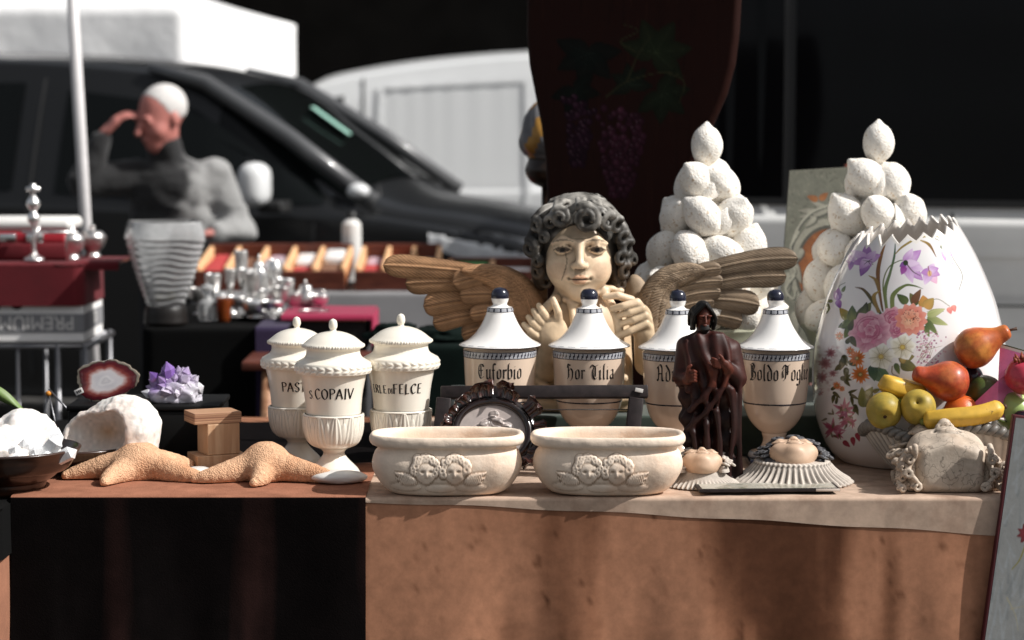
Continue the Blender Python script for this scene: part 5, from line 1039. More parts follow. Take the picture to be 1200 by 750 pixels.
for j in (0, nx-1):
    e = np.stack([np.stack([X[:, j], yy[:, j]-.018, Z[:, j]+base.z], -1), np.stack([X[:, j], .022-yy[:, j], Z[:, j]+base.z], -1)], 1); mb.add(e.reshape(-1, 3), grid_faces(ny, 2), col=(.02, .007, .005))
for i in (0, ny-1):
    e = np.stack([np.stack([X[i], yy[i]-.018, Z[i]+base.z], -1), np.stack([X[i], .022-yy[i], Z[i]+base.z], -1)], 1); mb.add(e.reshape(-1, 3), grid_faces(nx, 2), col=(.02, .007, .005))
mb.build('painted_board', m, gb, vcol=True)
for x in (-.16, .06): MB().add(*tube_geo([(x*1.2, .02, 0), (x, .004, base.z+.06)], [.02, .024], 12)).build('leg', wood_r, gb)
MB().add(*box_geo(-.24, .16, -.0, .03, base.z-.06, base.z+.02, .008)).build('seat_rail', wood_r, gb)
# gilt ornament peeping out on its left
c = at(632, 160, 6.3); gm = M('gilt', (.42, .22, .05), .35, metal=.3, var=.4, vs=30); gr_ = M('grey_lacquer', (.16, .16, .17), .35, var=.3, vs=18); dbr = M('dark_brown_lacquer', (.02, .010, .006), .3)
og = thing('newel_ornament', 'gold, grey and brown striped knob half hidden behind the dark painted board', 'ornament', (c.x+.02, 6.3, 0)); zz = c.z
V, F = lathe_geo(crom([(.001, zz+.10), (.03, zz+.085), (.055, zz+.05), (.07, zz+.0), (.068, zz-.03), (.05, zz-.055), (.052, zz-.07), (.056, zz-.09), (.045, zz-.115), (.02, zz-.13), (.001, zz-.135)], 6), 48, disp=lambda T, Z, q: .004*np.sin(T*8+Z*60)*(Z > zz-.05))
nrow = 61; mi = np.array([[(0 if ((i+j//3) // 4) % 3 == 0 else 1) if j < 30 else 2 for j in range(nrow-1)] for i in range(48)]); MB().add(V, F, mi.ravel()[:len(F[0])]).build('knob', [gm, gr_, dbr], og)
MB().add(*tube_geo([(0, 0, 0), (0, 0, zz-.12)], .014, 12)).build('post', dbr, og); MB().add(*box_geo(-.12, .12, -.12, .12, 0, .02, .005)).build('foot', dbr, og)

# ------------------------------------------------------------------ painted panel on an easel
PYY = 5.75; K = ppm(PYY); pp = Paint(890, 1060, 215, 480, 3, (.125, .125, .095)); rs = random.Random(9)
for k in range(500): x, y = rs.uniform(890, 1060), rs.uniform(215, 480); pp.brush([(x, y), (x+rs.uniform(-8, 8), y+rs.uniform(-8, 8))], .5, 2.5, (.18, .17, .13) if k % 3 else (.05, .048, .036), alpha=.22, n=4)
pp.disc(970, 345, 48, 62, (.30, .29, .23), (.24, .23, .18)); pp.disc(970, 345, 42, 54, (.06, .058, .045)); pp.disc(970, 345, 38.5, 50, (.30, .10, .025), (.16, .05, .012))
for k in range(120): a, r = rs.uniform(0, 6.3), rs.random()**.5; pp.disc(970+36*r*math.cos(a), 345+47*r*math.sin(a), 3, 3, (.36, .14, .035) if k % 2 else (.14, .045, .012), soft=1, alpha=.4)
lc = (.30, .29, .23); dk_ = (.04, .042, .035)
for b, an, ln, wd in (((962, 275), 165, 28, 9), ((958, 276), 185, 24, 8), ((968, 272), 205, 20, 8), ((972, 270), 150, 26, 8), ((955, 282), 140, 18, 7), ((925, 330), 70, 30, 10), ((920, 345), 95, 30, 9), ((934, 372), 60, 26, 10), ((925, 390), 80, 24, 10), ((938, 318), 120, 20, 8)): pp.petal(b[0]+1.5, b[1]+1.5, an, ln, wd, dk_, dk_, 0, .8); pp.petal(*b, an, ln, wd, lc, (.20, .19, .15), .3)
for p in ([(975, 268), (950, 278), (932, 300), (924, 330), (930, 345), (922, 352)], [(935, 300), (925, 318), (933, 330), (924, 322)], [(928, 350), (918, 365), (926, 376), (930, 366)], [(932, 385), (945, 405), (960, 412)]): pp.brush(p, 3, 1.5, dk_, alpha=.6); pp.brush(np.array(p)-[1.2, 1.0], 3, 1.5, lc, alpha=.9)
pp.petal(958, 262, 200, 14, 8, (.26, .1, .03), (.2, .07, .02)); pp.petal(960, 262, 320, 14, 8, (.26, .1, .03), (.2, .07, .02))
ql = lambda y: np.interp(y, [228, 470], [926, 900]); nx, ny = 150, 220; Yr = np.linspace(228, 470, ny); PX = ql(Yr)[:, None]+np.linspace(0, 1, nx)*(1045-ql(Yr))[:, None]; PY_ = np.repeat(Yr[:, None], nx, 1)-(PX-926)*.06
c0 = at(926, 470, PYY); zz = (470-PY_)/K; X = (PX-926)/K; Yd = .16*(zz/.42); P = np.stack([X, Yd, zz], -1); pn = thing('painted_picture', 'grey green panel painted with a leafy scroll and a brown oval, behind the egg', 'panel', (c0.x, PYY-.13, RZ+.001))
P[..., 2] += c0.z-RZ; P[..., 2] -= P[..., 2].min(); pm = M('distressed_paint', (1, 1, 1), .75, vcol=True, var=.2, vs=40, bump=.001, bs=120); mb = MB().add(P.reshape(-1, 3), grid_faces(ny, nx), col=pp.sample(PX, PY_).reshape(-1, 3)); mb.add((P+[0, .014, .0]).reshape(-1, 3), [grid_faces(ny, nx)[0][:, ::-1]], col=(.12, .1, .07))
for sl_ in (np.s_[:, 0], np.s_[:, -1], np.s_[0], np.s_[-1]): e = np.stack([P[sl_], P[sl_]+[0, .014, 0]], 1); mb.add(e.reshape(-1, 3), grid_faces(len(e), 2), col=(.2, .19, .15))
mb.build('board', pm, pn, vcol=True)
c1 = at(992, 192, 5.9); ez = thing('easel', 'red brown wooden easel whose rounded post tops the grey green panel', 'easel', (c1.x, 5.86, 0)); zt = c1.z
MB().add(*tube_geo([(0, .03, 0), (0, .03, zt-.02), (0.0, .03, zt)], [.013, .0125, .006], 14)).build('post', wood_r, ez)
for x in (-.22, .22): MB().add(*tube_geo([(x, -.0, 0), (x*.12, .05, zt-.16)], .012, 10)).build('leg', wood_r, ez)
MB().add(*box_geo(-.2, .2, .03, .06, .62, .65, .004)).build('crossbar', wood_r, ez)
# ------------------------------------------------------------------ dark wooden statuette
SY = 4.735; K = ppm(SY); c = on(829, 567); jz = TZ+.004; SYc = c.y+.025; jt = thing('statuette', 'dark polished wooden statuette of a bearded robed man, one hand on his chest', 'statuette', (c.x, SYc, jz)); K = ppm(SYc)
def sl_(px, py, y): return np.array([(px-829)/K, y, at(px, py, SYc).z-jz])
v = Vol((-.08, -.07, 0), (.08, .07, .385), .00125)
# robe : a stack of ellipses
for py, x0, x1, d in ((570, 803, 868, .04), (560, 804, 867, .041), (540, 801, 863, .04), (515, 799, 862, .038), (490, 796, 864, .036), (465, 795, 866, .036), (445, 795, 865, .037), (425, 799, 862, .036), (408, 801, 859, .032)):
    a = sl_(x0, py, 0); b = sl_(x1, py, 0); m = (a+b)/2; w = (b[0]-a[0])/2; v.ell(m, (w, d, .024), .02)
v.ell(sl_(829, 400, 0), (.043, .028, .022), .015); v.cap(sl_(824, 392, -.004), sl_(823, 380, -.008), .013, .012, .008)
p_ = v.pts((slice(None),)*3); th = np.arctan2(p_[..., 1], p_[..., 0]); z = p_[..., 2]
fold = .0034*np.sin(th*11+z*38+1.5*np.sin(z*30))*np.clip((.27-z)/.1, 0, 1)+.0008*np.sin(th*5-z*60)*((z > .07)&(z < .24)); v.f += fold.astype(np.float32); del p_, th
# diagonal cloak folds
for pts, r in (([(845, 392, -.022), (852, 420, -.036), (846, 450, -.044), (826, 478, -.044), (803, 500, -.036)], .0055), ([(836, 392, -.028), (838, 425, -.038), (828, 455, -.045), (806, 478, -.04)], .005), ([(858, 410, -.015), (866, 450, -.026), (866, 500, -.028), (868, 560, -.02)], .006), ([(855, 455, -.036), (858, 500, -.038), (852, 560, -.04)], .005), ([(838, 480, -.043), (842, 520, -.044), (838, 565, -.045)], .0045), ([(812, 505, -.04), (816, 540, -.043), (812, 568, -.043)], .0045), ([(826, 495, -.044), (828, 530, -.045), (824, 568, -.046)], .004), ([(802, 400, -.018), (806, 425, -.032), (804, 455, -.034)], .005), ([(817, 392, -.026), (822, 412, -.036), (831, 430, -.042)], .004)):
    v.chain(crom([sl_(*q) for q in pts], 6), r*.72, .018)
# arms, hands
v.cap(sl_(802, 405, .0), sl_(797, 440, -.012), .016, .015, .012); v.cap(sl_(797, 440, -.012), sl_(804, 442, -.045), .013, .0105, .008); hc = sl_(806, 437, -.052); v.ell(hc, (.009, .008, .011), .004)
for k in range(4): b = hc+np.array([.002, -.004, .009-.006*k]); v.chain([b, b+[.006, -.005, .001], b+[.010, .001, -.001]], [.0036, .0036, .003], .0015)
v.chain([hc+[-.004, -.003, .008], hc+[-.003, -.006, .017], hc+[.002, -.006, .021]], [.004, .0036, .003], .002)
v.cap(sl_(859, 408, .0), sl_(865, 442, -.01), .016, .0165, .012); v.cap(sl_(865, 444, -.012), sl_(850, 427, -.046), .0135, .009, .008); hc = sl_(846, 423, -.050); v.ell(hc, (.011, .006, .008), .004)
for k in range(4): b = hc+np.array([-.008, -.002, .0055-.0042*k]); v.chain([b, b+[-.010, -.001, .003], b+[-.017+.002*abs(k-1), .001, .005]], [.0034, .0033, .0026], .0012)
v.chain([hc+[-.002, -.003, .006], hc+[-.005, -.004, .013], hc+[-.009, -.003, .017]], [.004, .0035, .0028], .002)
# head bent forward, beard, hair
hC = sl_(823.5, 368, -.010); Rm = np.array(Matrix.Rotation(R(8), 3, 'Z')@Matrix.Rotation(R(14), 3, 'X')); s_ = .225
E = lambda q, r, k=.01, sub=False: v.ell(Rm@np.array(q)*s_+hC, np.array(r)*s_, k*s_, rot=Rm, sub=sub)
E((0, .025, .028), (.074, .09, .085)); E((0, -.02, -.03), (.06, .075, .085), .03); E((0, -.055, -.10), (.036, .035, .04), .03)
for x in (-1, 1): E((x*.033, -.1, .0), (.021, .016, .012), .01, True); E((x*.033, -.078, -.002), (.014, .014, .01), .003); E((x*.036, -.088, .016), (.024, .012, .007), .01)
v.cap(Rm@np.array([0, -.09, .01])*s_+hC, Rm@np.array([0, -.12, -.036])*s_+hC, .009*s_, .013*s_, .006*s_); E((0, -.095, -.066), (.02, .01, .006), .006); E((0, -.092, -.078), (.017, .01, .007), .006)
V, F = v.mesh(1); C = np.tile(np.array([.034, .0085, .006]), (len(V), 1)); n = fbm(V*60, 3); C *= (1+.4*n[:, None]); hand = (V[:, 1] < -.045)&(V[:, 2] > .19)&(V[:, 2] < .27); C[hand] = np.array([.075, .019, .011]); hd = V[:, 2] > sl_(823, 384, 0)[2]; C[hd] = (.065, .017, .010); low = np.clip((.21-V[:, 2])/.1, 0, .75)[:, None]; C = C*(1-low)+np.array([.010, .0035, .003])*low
darkw = M('polished_dark_wood', (1, 1, 1), .5, vcol=True, point=(.44, .56, .3, 1.8), spec=.3, coat=.0, coatr=.25, bump=.0003, bs=200); MB().add(V, F, col=C).build('figure', darkw, jt, vcol=True)
v = Vol((-.045, -.045, .28), (.045, .045, .385), .001); rr = random.Random(2)
E = lambda q, r, k=.01, sub=False: v.ell(Rm@np.array(q)*s_+hC, np.array(r)*s_, k*s_, rot=Rm, sub=sub)
E((0, .03, .03), (.076, .092, .085)); E((0, -.12, -.03), (.064, .125, .11), .01, True); E((0, -.03, -.16), (.08, .16, .10), .01, True)
for x in (-1, 1):
    for k in range(7):
        a = .2+k*.28; st = Rm@np.array([x*.012*k/3, -.07+.02*k, .115-.004*k])*s_+hC; m = Rm@np.array([x*(.082), -.055+.025*k, .02])*s_+hC; e = Rm@np.array([x*(.086+.012*math.sin(k*2)), -.035+.03*k, -.115-.01*(k % 2)])*s_+hC; q = crom([st, m, (m+e)/2+np.array([x*.0035*(-1)**k, -.001, 0]), e], 6); v.chain(q, np.linspace(.0026, .0042, len(q)), .0008)
for k in range(7): x = -.03+.01*k; q = [Rm@np.array([x, -.075-.015*math.cos(x*40), -.075])*s_+hC, Rm@np.array([x*1.0, -.092-.01*math.cos(x*40), -.105])*s_+hC, Rm@np.array([x*.5, -.088, -.145])*s_+hC]; v.chain(q, [.0022, .0027, .0014], .001)
V, F = v.mesh(1); MB().add(V, F, col=(.007, .006, .0055)).build('hair', darkw, jt, vcol=True)
V, F = lathe_geo([(.001, 0), (.040, 0), (.0415, .004), (.041, .008), (.039, .0105), (.001, .0105)], 64, sq=(1.0, .98, 3)); MB().add(V*[1.02, 1.05, 1], F, xf=mtx(tuple(sl_(835, 568, 0)*[1, 0, 0])), col=(.010, .0035, .003)).build('base', darkw, jt, vcol=True)

# ------------------------------------------------------------------ carved oval frame and the empty black frame behind
blackw = M('black_lacquer_wood', (.026, .019, .019), .5, spec=.3, coat=.05, var=.6, vs=45); brl = M('brown_lacquer_carving', (.045, .015, .010), .22, spec=.6, coat=.5, coatr=.1, point=(.45, .56, .25, 1.8))
fr = thing('empty_frame', 'empty black wooden frame leaning back between planters and lettered jars', 'frame', (at(636, 515, 4.82).x, 4.805, TZ+.005)); K = ppm(4.84); fr.rotation_euler = (R(-14), 0, 0); zt = (at(636, 461, 4.845).z-TZ-.005)/math.cos(R(14))
fx = lambda px: (px-636)/K
def bar(nm, a, b, w, d, par, m=blackw):
    a, b = np.array(a, float), np.array(b, float); L = np.linalg.norm(b-a); an = math.atan2(b[1]-a[1], b[0]-a[0]); V, F = box_geo(-w*.0, L, -d, 0, -w/2, w/2, .0025); return MB().add(V, F, xf=np.array(Matrix.Translation((a[0], 0, a[1]))@Matrix.Rotation(-an, 4, 'Y'))).build(nm, m, par)
bar('top_rail', (fx(516), zt), (fx(760), zt+.002), .026, .022, fr); bar('bottom_rail', (fx(505), zt-.092), (fx(742), zt-.092), .022, .0235, fr)
bar('side_rail', (fx(746), zt-.011), (fx(736), .0), .030, .0245, fr); bar('side_rail', (fx(520), zt-.011), (fx(512), .0), .030, .0245, fr)
MB().add(*tube_geo([(fx(524), -.012, zt-.035), (fx(742), -.012, zt-.034)], .0012, 6)).build('wire', blackw, fr)
V, F = box_geo(-.008, .008, -.002, 0, -.004, .004, .0005); MB().add(V, F, xf=mtx((fx(749), -.0245, zt+.003), ry=R(12))).build('paper_tag', M('white_paper', (.6, .58, .55), .8), fr)
of = thing('oval_frame', 'brown lacquered oval frame of carved leaves around a pale relief medallion', 'picture frame', (at(578, 500, 4.74).x, 4.712, TZ+.017)); of.rotation_euler = (R(-25), 0, R(4))
OC = np.array([0, 0, (at(578, 506, 4.765).z-TZ-.017)/math.cos(R(25))]); ax, az = .073, .064
t = np.linspace(0, 2*PI, 120, endpoint=False); ring = np.stack([np.cos(t)*ax, t*0-.006, np.sin(t)*az], 1)+OC
def ring_geo(axx, azz, prof, y0=0):
    V = [];
    for a in t:
        for r, y in prof: V.append((math.cos(a)*(axx+r), y+y0, math.sin(a)*(azz+r)+OC[2]))
    return V, grid_faces(len(t), len(prof), cu=True, cv=True)
MB().add(*ring_geo(ax, az, [(-.006, .004), (-.007, -.004), (-.003, -.009), (.003, -.010), (.007, -.006), (.008, .004)])).build('inner_ring', brl, of); MB().add(*ring_geo(ax, az, [(-.004, .008), (-.004, -.001), (.016, -.002), (.018, .008)])).build('back_ring', brl, of)
rr = random.Random(5); nleaf = 21
for k in range(nleaf):
    a = 2*PI*(k+.35*rr.uniform(-1, 1))/nleaf+.12; ct = np.array([math.cos(a)*(ax+.009), -.006, math.sin(a)*(az+.009)])+OC; d = np.array([math.cos(a), 0, math.sin(a)]); tg = np.array([-math.sin(a), 0, math.cos(a)])*(1 if k % 2 else -1); n_, m_ = 16, 9; Vv = []; rr_k = rr.random()
    L = .026+.024*rr.random()+(.012 if k in (4, 5) else 0)
    for i in range(n_):
        u = i/(n_-1); cv = u*2.6; q = ct+d*L*(math.sin(cv)/2.6*1.35)+np.array([0, -1, 0])*L*.62*(1-math.cos(cv))/2.6*1.6+tg*(.006+.022*rr_k)*u*u; w = (.013+.009*((k*7) % 5)/4)*math.sin(PI*min(1, .14+u*.84)**.8)*(1-.25*abs(math.sin(u*9)))
        for j in range(m_): s2 = -1+2*j/(m_-1); Vv.append(q+tg*w*s2+np.array([0, -1, 0])*(.004*(1-s2*s2)+.0022*math.cos(s2*7))+d*.003*abs(s2))
    Vv = np.array(Vv); f = grid_faces(n_, m_); o = MB().add(Vv, f).add(Vv+np.array([0, .003, 0]), [f[0][:, ::-1]]).build('acanthus_leaf', brl, of)
px_, pz_ = np.meshgrid(np.linspace(-1, 1, 130), np.linspace(-1, 1, 120), indexing='ij'); rr_ = np.hypot(px_, pz_); sc_ = np.minimum(1, 1/np.maximum(np.maximum(np.abs(px_), np.abs(pz_))/np.maximum(rr_, 1e-6)*1, 1e-6)); q = np.maximum(np.abs(px_), np.abs(pz_))/np.maximum(rr_, 1e-6); X = px_*q; Z = pz_*q
el = lambda x, y, a, b, an=0: np.sqrt(np.clip(1-(((X-x)*math.cos(an)+(Z-y)*math.sin(an))/a)**2-((-(X-x)*math.sin(an)+(Z-y)*math.cos(an))/b)**2, 0, 1))
h = .010*el(.06, .62, .15, .15)+.011*el(-.02, .28, .36, .26, .25)+.012*el(.25, .36, .40, .13, -.45)+.010*el(-.38, .18, .36, .12, .55)+.009*el(.36, .08, .42, .14, -.15)+.007*el(-.1, -.05, .6, .16, .1)+.006*el(0, -.4, .7, .25); h = h*.55+.0012*np.sin(X*14+5*Z*np.sign(X)+3*fbm(np.stack([X*3, Z*3, X*0], -1), 5))*np.clip(h*300, 0, 1)
med = M('ivory_relief', (.50, .43, .40), .4, point=(.45, .53, .25, 1.1), var=.15, vs=60, coat=.2); MB().add(np.stack([X*(ax-.004), -.001-h, Z*(az-.004)+OC[2]], -1).reshape(-1, 3), [grid_faces(130, 120)[0][:, ::-1]]).build('medallion', med, of)
MB().add(*box_geo(-.006, .006, .004, .012, -.006, .20, .002)).build('strut', brl, of)

# ------------------------------------------------------------------ lying heads and rosettes
LX = np.array([[1, 0, 0], [0, 0, 1], [0, -1, 0]], float)     # face up, chin towards the camera
def lay(V, cut): P = (V-H)@LX.T; P[:, 2] = np.maximum(P[:, 2], -cut); P[:, 2] += cut; return P
hk = HEADV[:, 2]-AZ; keep = hk > -.118
def sub_mesh(V, F, keep, C=None):
    idx = -np.ones(len(V), int); idx[keep] = np.arange(keep.sum()); q = F[0]; q = q[keep[q].all(1)]; return V[keep], [idx[q]], (None if C is None else C[keep])
hv, hf, hc_ = sub_mesh(HEADV, HEADF, keep, HEADC)
cracks = M('cracked_stone', (.60, .50, .40), .6, col2=(.40, .30, .22), c2s=14, c2lo=.5, c2hi=.7, var=.2, vs=35, bump=.0006, bs=180, point=(.46, .51, .35, 1.0)); cn = cracks.node_tree
vo = cn.nodes.new('ShaderNodeTexVoronoi'); vo.feature = 'DISTANCE_TO_EDGE'; vo.inputs['Scale'].default_value = 26; nz_ = cn.nodes.new('ShaderNodeTexNoise'); nz_.inputs['Scale'].default_value = 40; tcn = [n for n in cn.nodes if n.type == 'TEX_COORD'][0]; mx = cn.nodes.new('ShaderNodeMix'); mx.data_type = 'RGBA'; mx.inputs[0].default_value = .05
cn.links.new(tcn.outputs['Object'], nz_.inputs['Vector']); cn.links.new(tcn.outputs['Object'], mx.inputs[6]); cn.links.new(nz_.outputs['Color'], mx.inputs[7]); cn.links.new(mx.outputs[2], vo.inputs['Vector'])
mr_ = cn.nodes.new('ShaderNodeMapRange'); mr_.inputs['From Max'].default_value = .025; mr_.inputs['To Min'].default_value = .45; cn.links.new(vo.outputs['Distance'], mr_.inputs['Value']); bs_ = cn.nodes['Principled BSDF']; old = bs_.inputs['Base Color'].links[0].from_socket
m2 = cn.nodes.new('ShaderNodeMix'); m2.data_type = 'RGBA'; m2.blend_type = 'MULTIPLY'; m2.inputs[0].default_value = 1; cb_ = cn.nodes.new('ShaderNodeCombineColor'); [cn.links.new(mr_.outputs[0], cb_.inputs[k]) for k in range(3)]; cn.links.new(old, m2.inputs[6]); cn.links.new(cb_.outputs[0], m2.inputs[7]); cn.links.new(m2.outputs[2], bs_.inputs['Base Color'])
v = Vol((-.10, -.13, -.125), (.10, .06, .13), .0021); face(v, np.zeros(3), 1.0); v.ell((0, -.02, -.075), (.045, .045, .040), .02); FACEV, FACEF = v.mesh(1)
c = on(1122, 587); ck_ = thing('fallen_cherub', 'cracked stone cherub head lying on its back in front of the fruit basket', 'sculpture', (c.x, YF+.150, TZ+.004))
v = Vol((-.10, -.13, -.115), (.10, .06, .10), .0021); face(v, np.zeros(3), 1.0); v.box((0, -.012, -.072), (.066, .060, .040), .026, .015); v.ell((0, -.02, -.1), (.05, .05, .02), .02); V, F = v.mesh(1); P = V@LX.T; P[:, 2] = np.maximum(P[:, 2], -.042); P[:, 2] += .042; MB().add(P*[1.06, 1.0, .82], F).build('face', cracks, ck_)
Hc = HAIRV.copy(); P = Hc@LX.T; P[:, 2] = np.maximum(P[:, 2], -.042); P[:, 2] += .042; P[:, 0] *= .92; MB().add(P*[.98, .92, .74], HAIRF, col=(.55, .46, .37)).build('curls', cracks, ck_)
# locks framing the neck on either side
for sd in (-1, 1):
    v = Vol((-.11, -.125, -.002), (.11, .03, .105), .0015); rr = random.Random(12+sd); v.ell((sd*.072, -.07, .035), (.012, .035, .042), .004)
    for k in range(6 if sd > 0 else 4):
        x0, y0 = sd*(.070+.0055*k), -.112+.015*(k % 3)+.004*k; T = np.linspace(0, 1, 16); ph = rr.uniform(0, 6); q = [np.array([x0+sd*.006*math.sin(t*9+ph)*(.4+t)+sd*.006*math.sin(PI*t), y0+.006*math.cos(t*9+ph), .090-.012*k*.6-.078*t+.006*k*t]) for t in T]
        e = q[-1]; q = [np.maximum(p, [-9, -9, .005]) for p in q]; v.chain(q, np.linspace(.0062, .0046, 16), .0015)
        for tt in (5, 10, 15):
            a = np.linspace(0, 7.5, 10); r = rr.uniform(.007, .0105); c0 = q[tt]+np.array([sd*rr.uniform(.0, .008), -.004, 0]); cc = [np.maximum(c0+np.array([sd*math.cos(u)*r*(1-u/13), -.0008*u, math.sin(u)*r*(1-u/13)]), [-9, -9, .004]) for u in a]; v.chain(cc, np.linspace(.0045, .0030, 10), .0012)
    V, F = v.mesh(1); V[:, 2] = np.maximum(V[:, 2], 0); MB().add(V, F).build('hair_lock', cracks, ck_)
ruffm = M('chalky_stone', (.52, .46, .40), .8, point=(.46, .52, .3, 1.1), var=.2, vs=40, bump=.0006, bs=180); fleshm = M('flesh_polychrome', (.62, .43, .30), .5, var=.15, vs=30, point=(.46, .51, .4, 1.05)); greyh = M('dark_grey_polychrome', (.06, .06, .065), .5, point=(.44, .56, .3, 1.8))
def rosette(px, py, s, label, rw, hairm_, zr=0):
    c = on(px, py); t = thing('cherub_boss', label, 'ornament', (c.x, max(c.y, YF+.035)+.115*s, TZ+.004)); t.scale = (s,)*3
    def ruf(T, Z, q): return .0035*np.sin(T*46)*np.clip((q-.07)/.03, 0, 1)
    prof = crom([(.001, .0), (rw, 0), (rw+.004, .006), (rw-.012, .016), (rw-.024, .026), (rw-.034, .038), (rw-.044, .046), (.001, .048)], 6); V, F = lathe_geo(prof, 460, disp=ruf); th = np.arctan2(V[:, 1], V[:, 0]); V[:, 2] += .0025*np.cos(th*46)*np.clip((np.hypot(V[:, 0], V[:, 1])-.065)/.03, 0, 1)*(V[:, 2] > .003)+.0; V[:, 2] = np.maximum(V[:, 2], 0); MB().add(V, F).build('ruffled_collar', ruffm, t)
    P = FACEV@LX.T; P = P*[.70, .60, .44]; P[:, 2] = np.maximum(P[:, 2], -.006); P += [0, .0, .042]; MB().add(P, FACEF).build('face', fleshm, t)
    P = HAIRV@LX.T*[.66, .58, .40]; P[:, 2] = np.maximum(P[:, 2], -.006); P += [0, .006, .042]; MB().add(P, HAIRF).build('curls', hairm_, t); return t
rosette(936, 577, .97, 'grey haired cherub face lying in a ruffled stone collar right of the statuette', .112, greyh)
rosette(826, 579, .80, 'small pale cherub boss half hidden between planter and statuette', .085, ruffm)
# flat picture at the table edge
c = on(907, 589); fp = thing('picture', 'thin dark edged picture lying flat at the front edge of the table', 'picture', (c.x, YF+.022, TZ+.0085), R(3)); w = .135
MB().add(*box_geo(-w, w, 0, .075, 0, .006, .001)).build('backing', blackw, fp, smooth=False)
pp = Paint(-w, w, 0, .075, 2500, (.42, .40, .34)); rs = random.Random(3)
for k in range(60): x, y = rs.uniform(-w, w), rs.uniform(0, .075); pp.petal(x, y, rs.uniform(0, 360), .03, .012, (.6, .56, .48) if k % 2 else (.14, .17, .13), (.32, .27, .2), 0, .6)
gx, gy = np.meshgrid(np.linspace(-w+.006, w-.006, 160), np.linspace(.004, .071, 50), indexing='ij'); MB().add(np.stack([gx, gy, gx*0+.0066], -1).reshape(-1, 3), grid_faces(160, 50), col=pp.sample(gx, gy).reshape(-1, 3)).build('painting', M('painted_paper', (1, 1, 1), .4, vcol=True, coat=.4), fp, vcol=True)
MB().add(*box_geo(.09, w-.002, .0, .0, 0, 0)) if 0 else None
V, F = box_geo(.088, w-.001, -.0012, .004, .0005, .0056, .0006); MB().add(V, F).build('corner_strip', M('pale_paper_edge', (.6, .52, .45), .7), fp)

# ------------------------------------------------------------------ leaning painted board at the right edge
Yb = YF-.045; K = ppm(Yb); tl = at(1194, 492, Yb); ang_ = math.atan2(34, 258); lb = thing('painted_board', 'tall grey board with a dark red edge leaning on the stall at the right border', 'board', (tl.x-.118, Yb, 0)); zt = tl.z
pw, ph = .15, zt/math.cos(ang_); pp = Paint(0, pw, 0, ph, 700, (.235, .24, .235)); rs = random.Random(8)
for k in range(300): x, y = rs.uniform(0, pw), rs.uniform(0, ph); pp.brush([(x, y), (x+rs.uniform(-.02, .02), y+rs.uniform(.02, .08))], .002, .008, (.28, .30, .31) if k % 2 else (.17, .185, .19), alpha=.25, n=4)
bx0, by0 = .052, .215
for a in range(0, 360, 40): pp.petal(bx0, by0, a, .022, .014, (.25, .02, .03), (.10, .008, .012), .3)
pp.disc(bx0, by0, .006, .006, (.05, .03, .01)); pp.brush([(bx0, by0+.015), (bx0-.008, by0+.05), (bx0-.02, by0+.07)], .003, .002, (.2, .18, .04)); pp.brush([(.03, .34), (.05, .37), (.06, .40)], .003, .001, (.3, .28, .2)); pp.brush([(.04, .36), (.07, .35)], .002, .001, (.3, .28, .2))
nx, ny = 200, 360; gx, gz = np.meshgrid(np.linspace(0, pw, nx), np.linspace(0, ph, ny), indexing='ij'); Cc = pp.sample(gx, ph-gz); xf = np.array(Matrix.Rotation(ang_, 4, 'Y')@Matrix.Rotation(R(-3), 4, 'X'))
inn = gx > .008; MB().add(np.stack([gx, gx*0-.0105, gz], -1).reshape(-1, 3), grid_faces(nx, ny), col=Cc.reshape(-1, 3), xf=xf).build('painted_face', M('matt_grey_paint', (1, 1, 1), .7, vcol=True, var=.12, vs=30, bump=.0004, bs=90), lb, vcol=True)
MB().add(*box_geo(-.005, pw+.005, -.010, .010, 0, ph+.005, .002), xf=xf).build('red_edge', M('dark_red_edge', (.10, .012, .016), .6, var=.3, vs=30), lb)
# ------------------------------------------------------------------ starfish
starm = M('starfish_skin', (.76, .46, .28), .85, col2=(.60, .30, .16), c2s=14, c2lo=.48, c2hi=.75, var=.16, vs=60, bump=.0013, bs=380, vor=330, point=(.46, .53, .5, 1.1), spec=.2)
def starfish(px, py, label, arms, R0, hz, seed):
    c = on(px, py); t = thing('starfish', label, 'starfish', (c.x, c.y, TZ+.007)); v = Vol((-R0*1.25, -R0*1.05, 0), (R0*1.25, R0*1.05, hz+.03), .0021)
    v.ell((0, 0, hz*.5), (R0*.24, R0*.24, hz*.5), 0)
    for a, L, h in arms:
        a = R(a); d = np.array([math.cos(a), math.sin(a), 0]); n = 9; T = np.linspace(0, 1, n); side = np.array([-d[1], d[0], 0])*R0*.10
        pts = [d*R0*L*u+side*math.sin(u*3+seed)*u+np.array([0, 0, .010+(hz-.022)*(1-u)**1.1+h*math.sin(PI*u)]) for u in T]; rad = R0*.172*(1-T)**.75+.0095; rad = np.minimum(rad, np.array([p[2] for p in pts])+.004); v.chain(pts, rad, .02, kin=.012)
    p_ = v.pts((slice(None),)*3); v.f += (.0007*vnoise(p_*210, seed)).astype(np.float32); V, F = v.mesh(1); V[:, 2] = np.maximum(V[:, 2]-.004, 0); MB().add(V, F).build('body', starm, t)
starfish(163, 563, 'orange starfish at the left end of the terracotta strip, beside the wooden bowls', ((190, .98, .004), (246, .80, .0), (338, 1.05, .0), (50, .95, .004), (122, .9, .004)), .145, .043, 3)
starfish(312, 565, 'orange starfish lying between the first one and the stone planter', ((196, 1.0, .0), (258, .66, .0), (336, 1.1, .0), (55, .9, .004), (125, .9, .004)), .142, .046, 6)
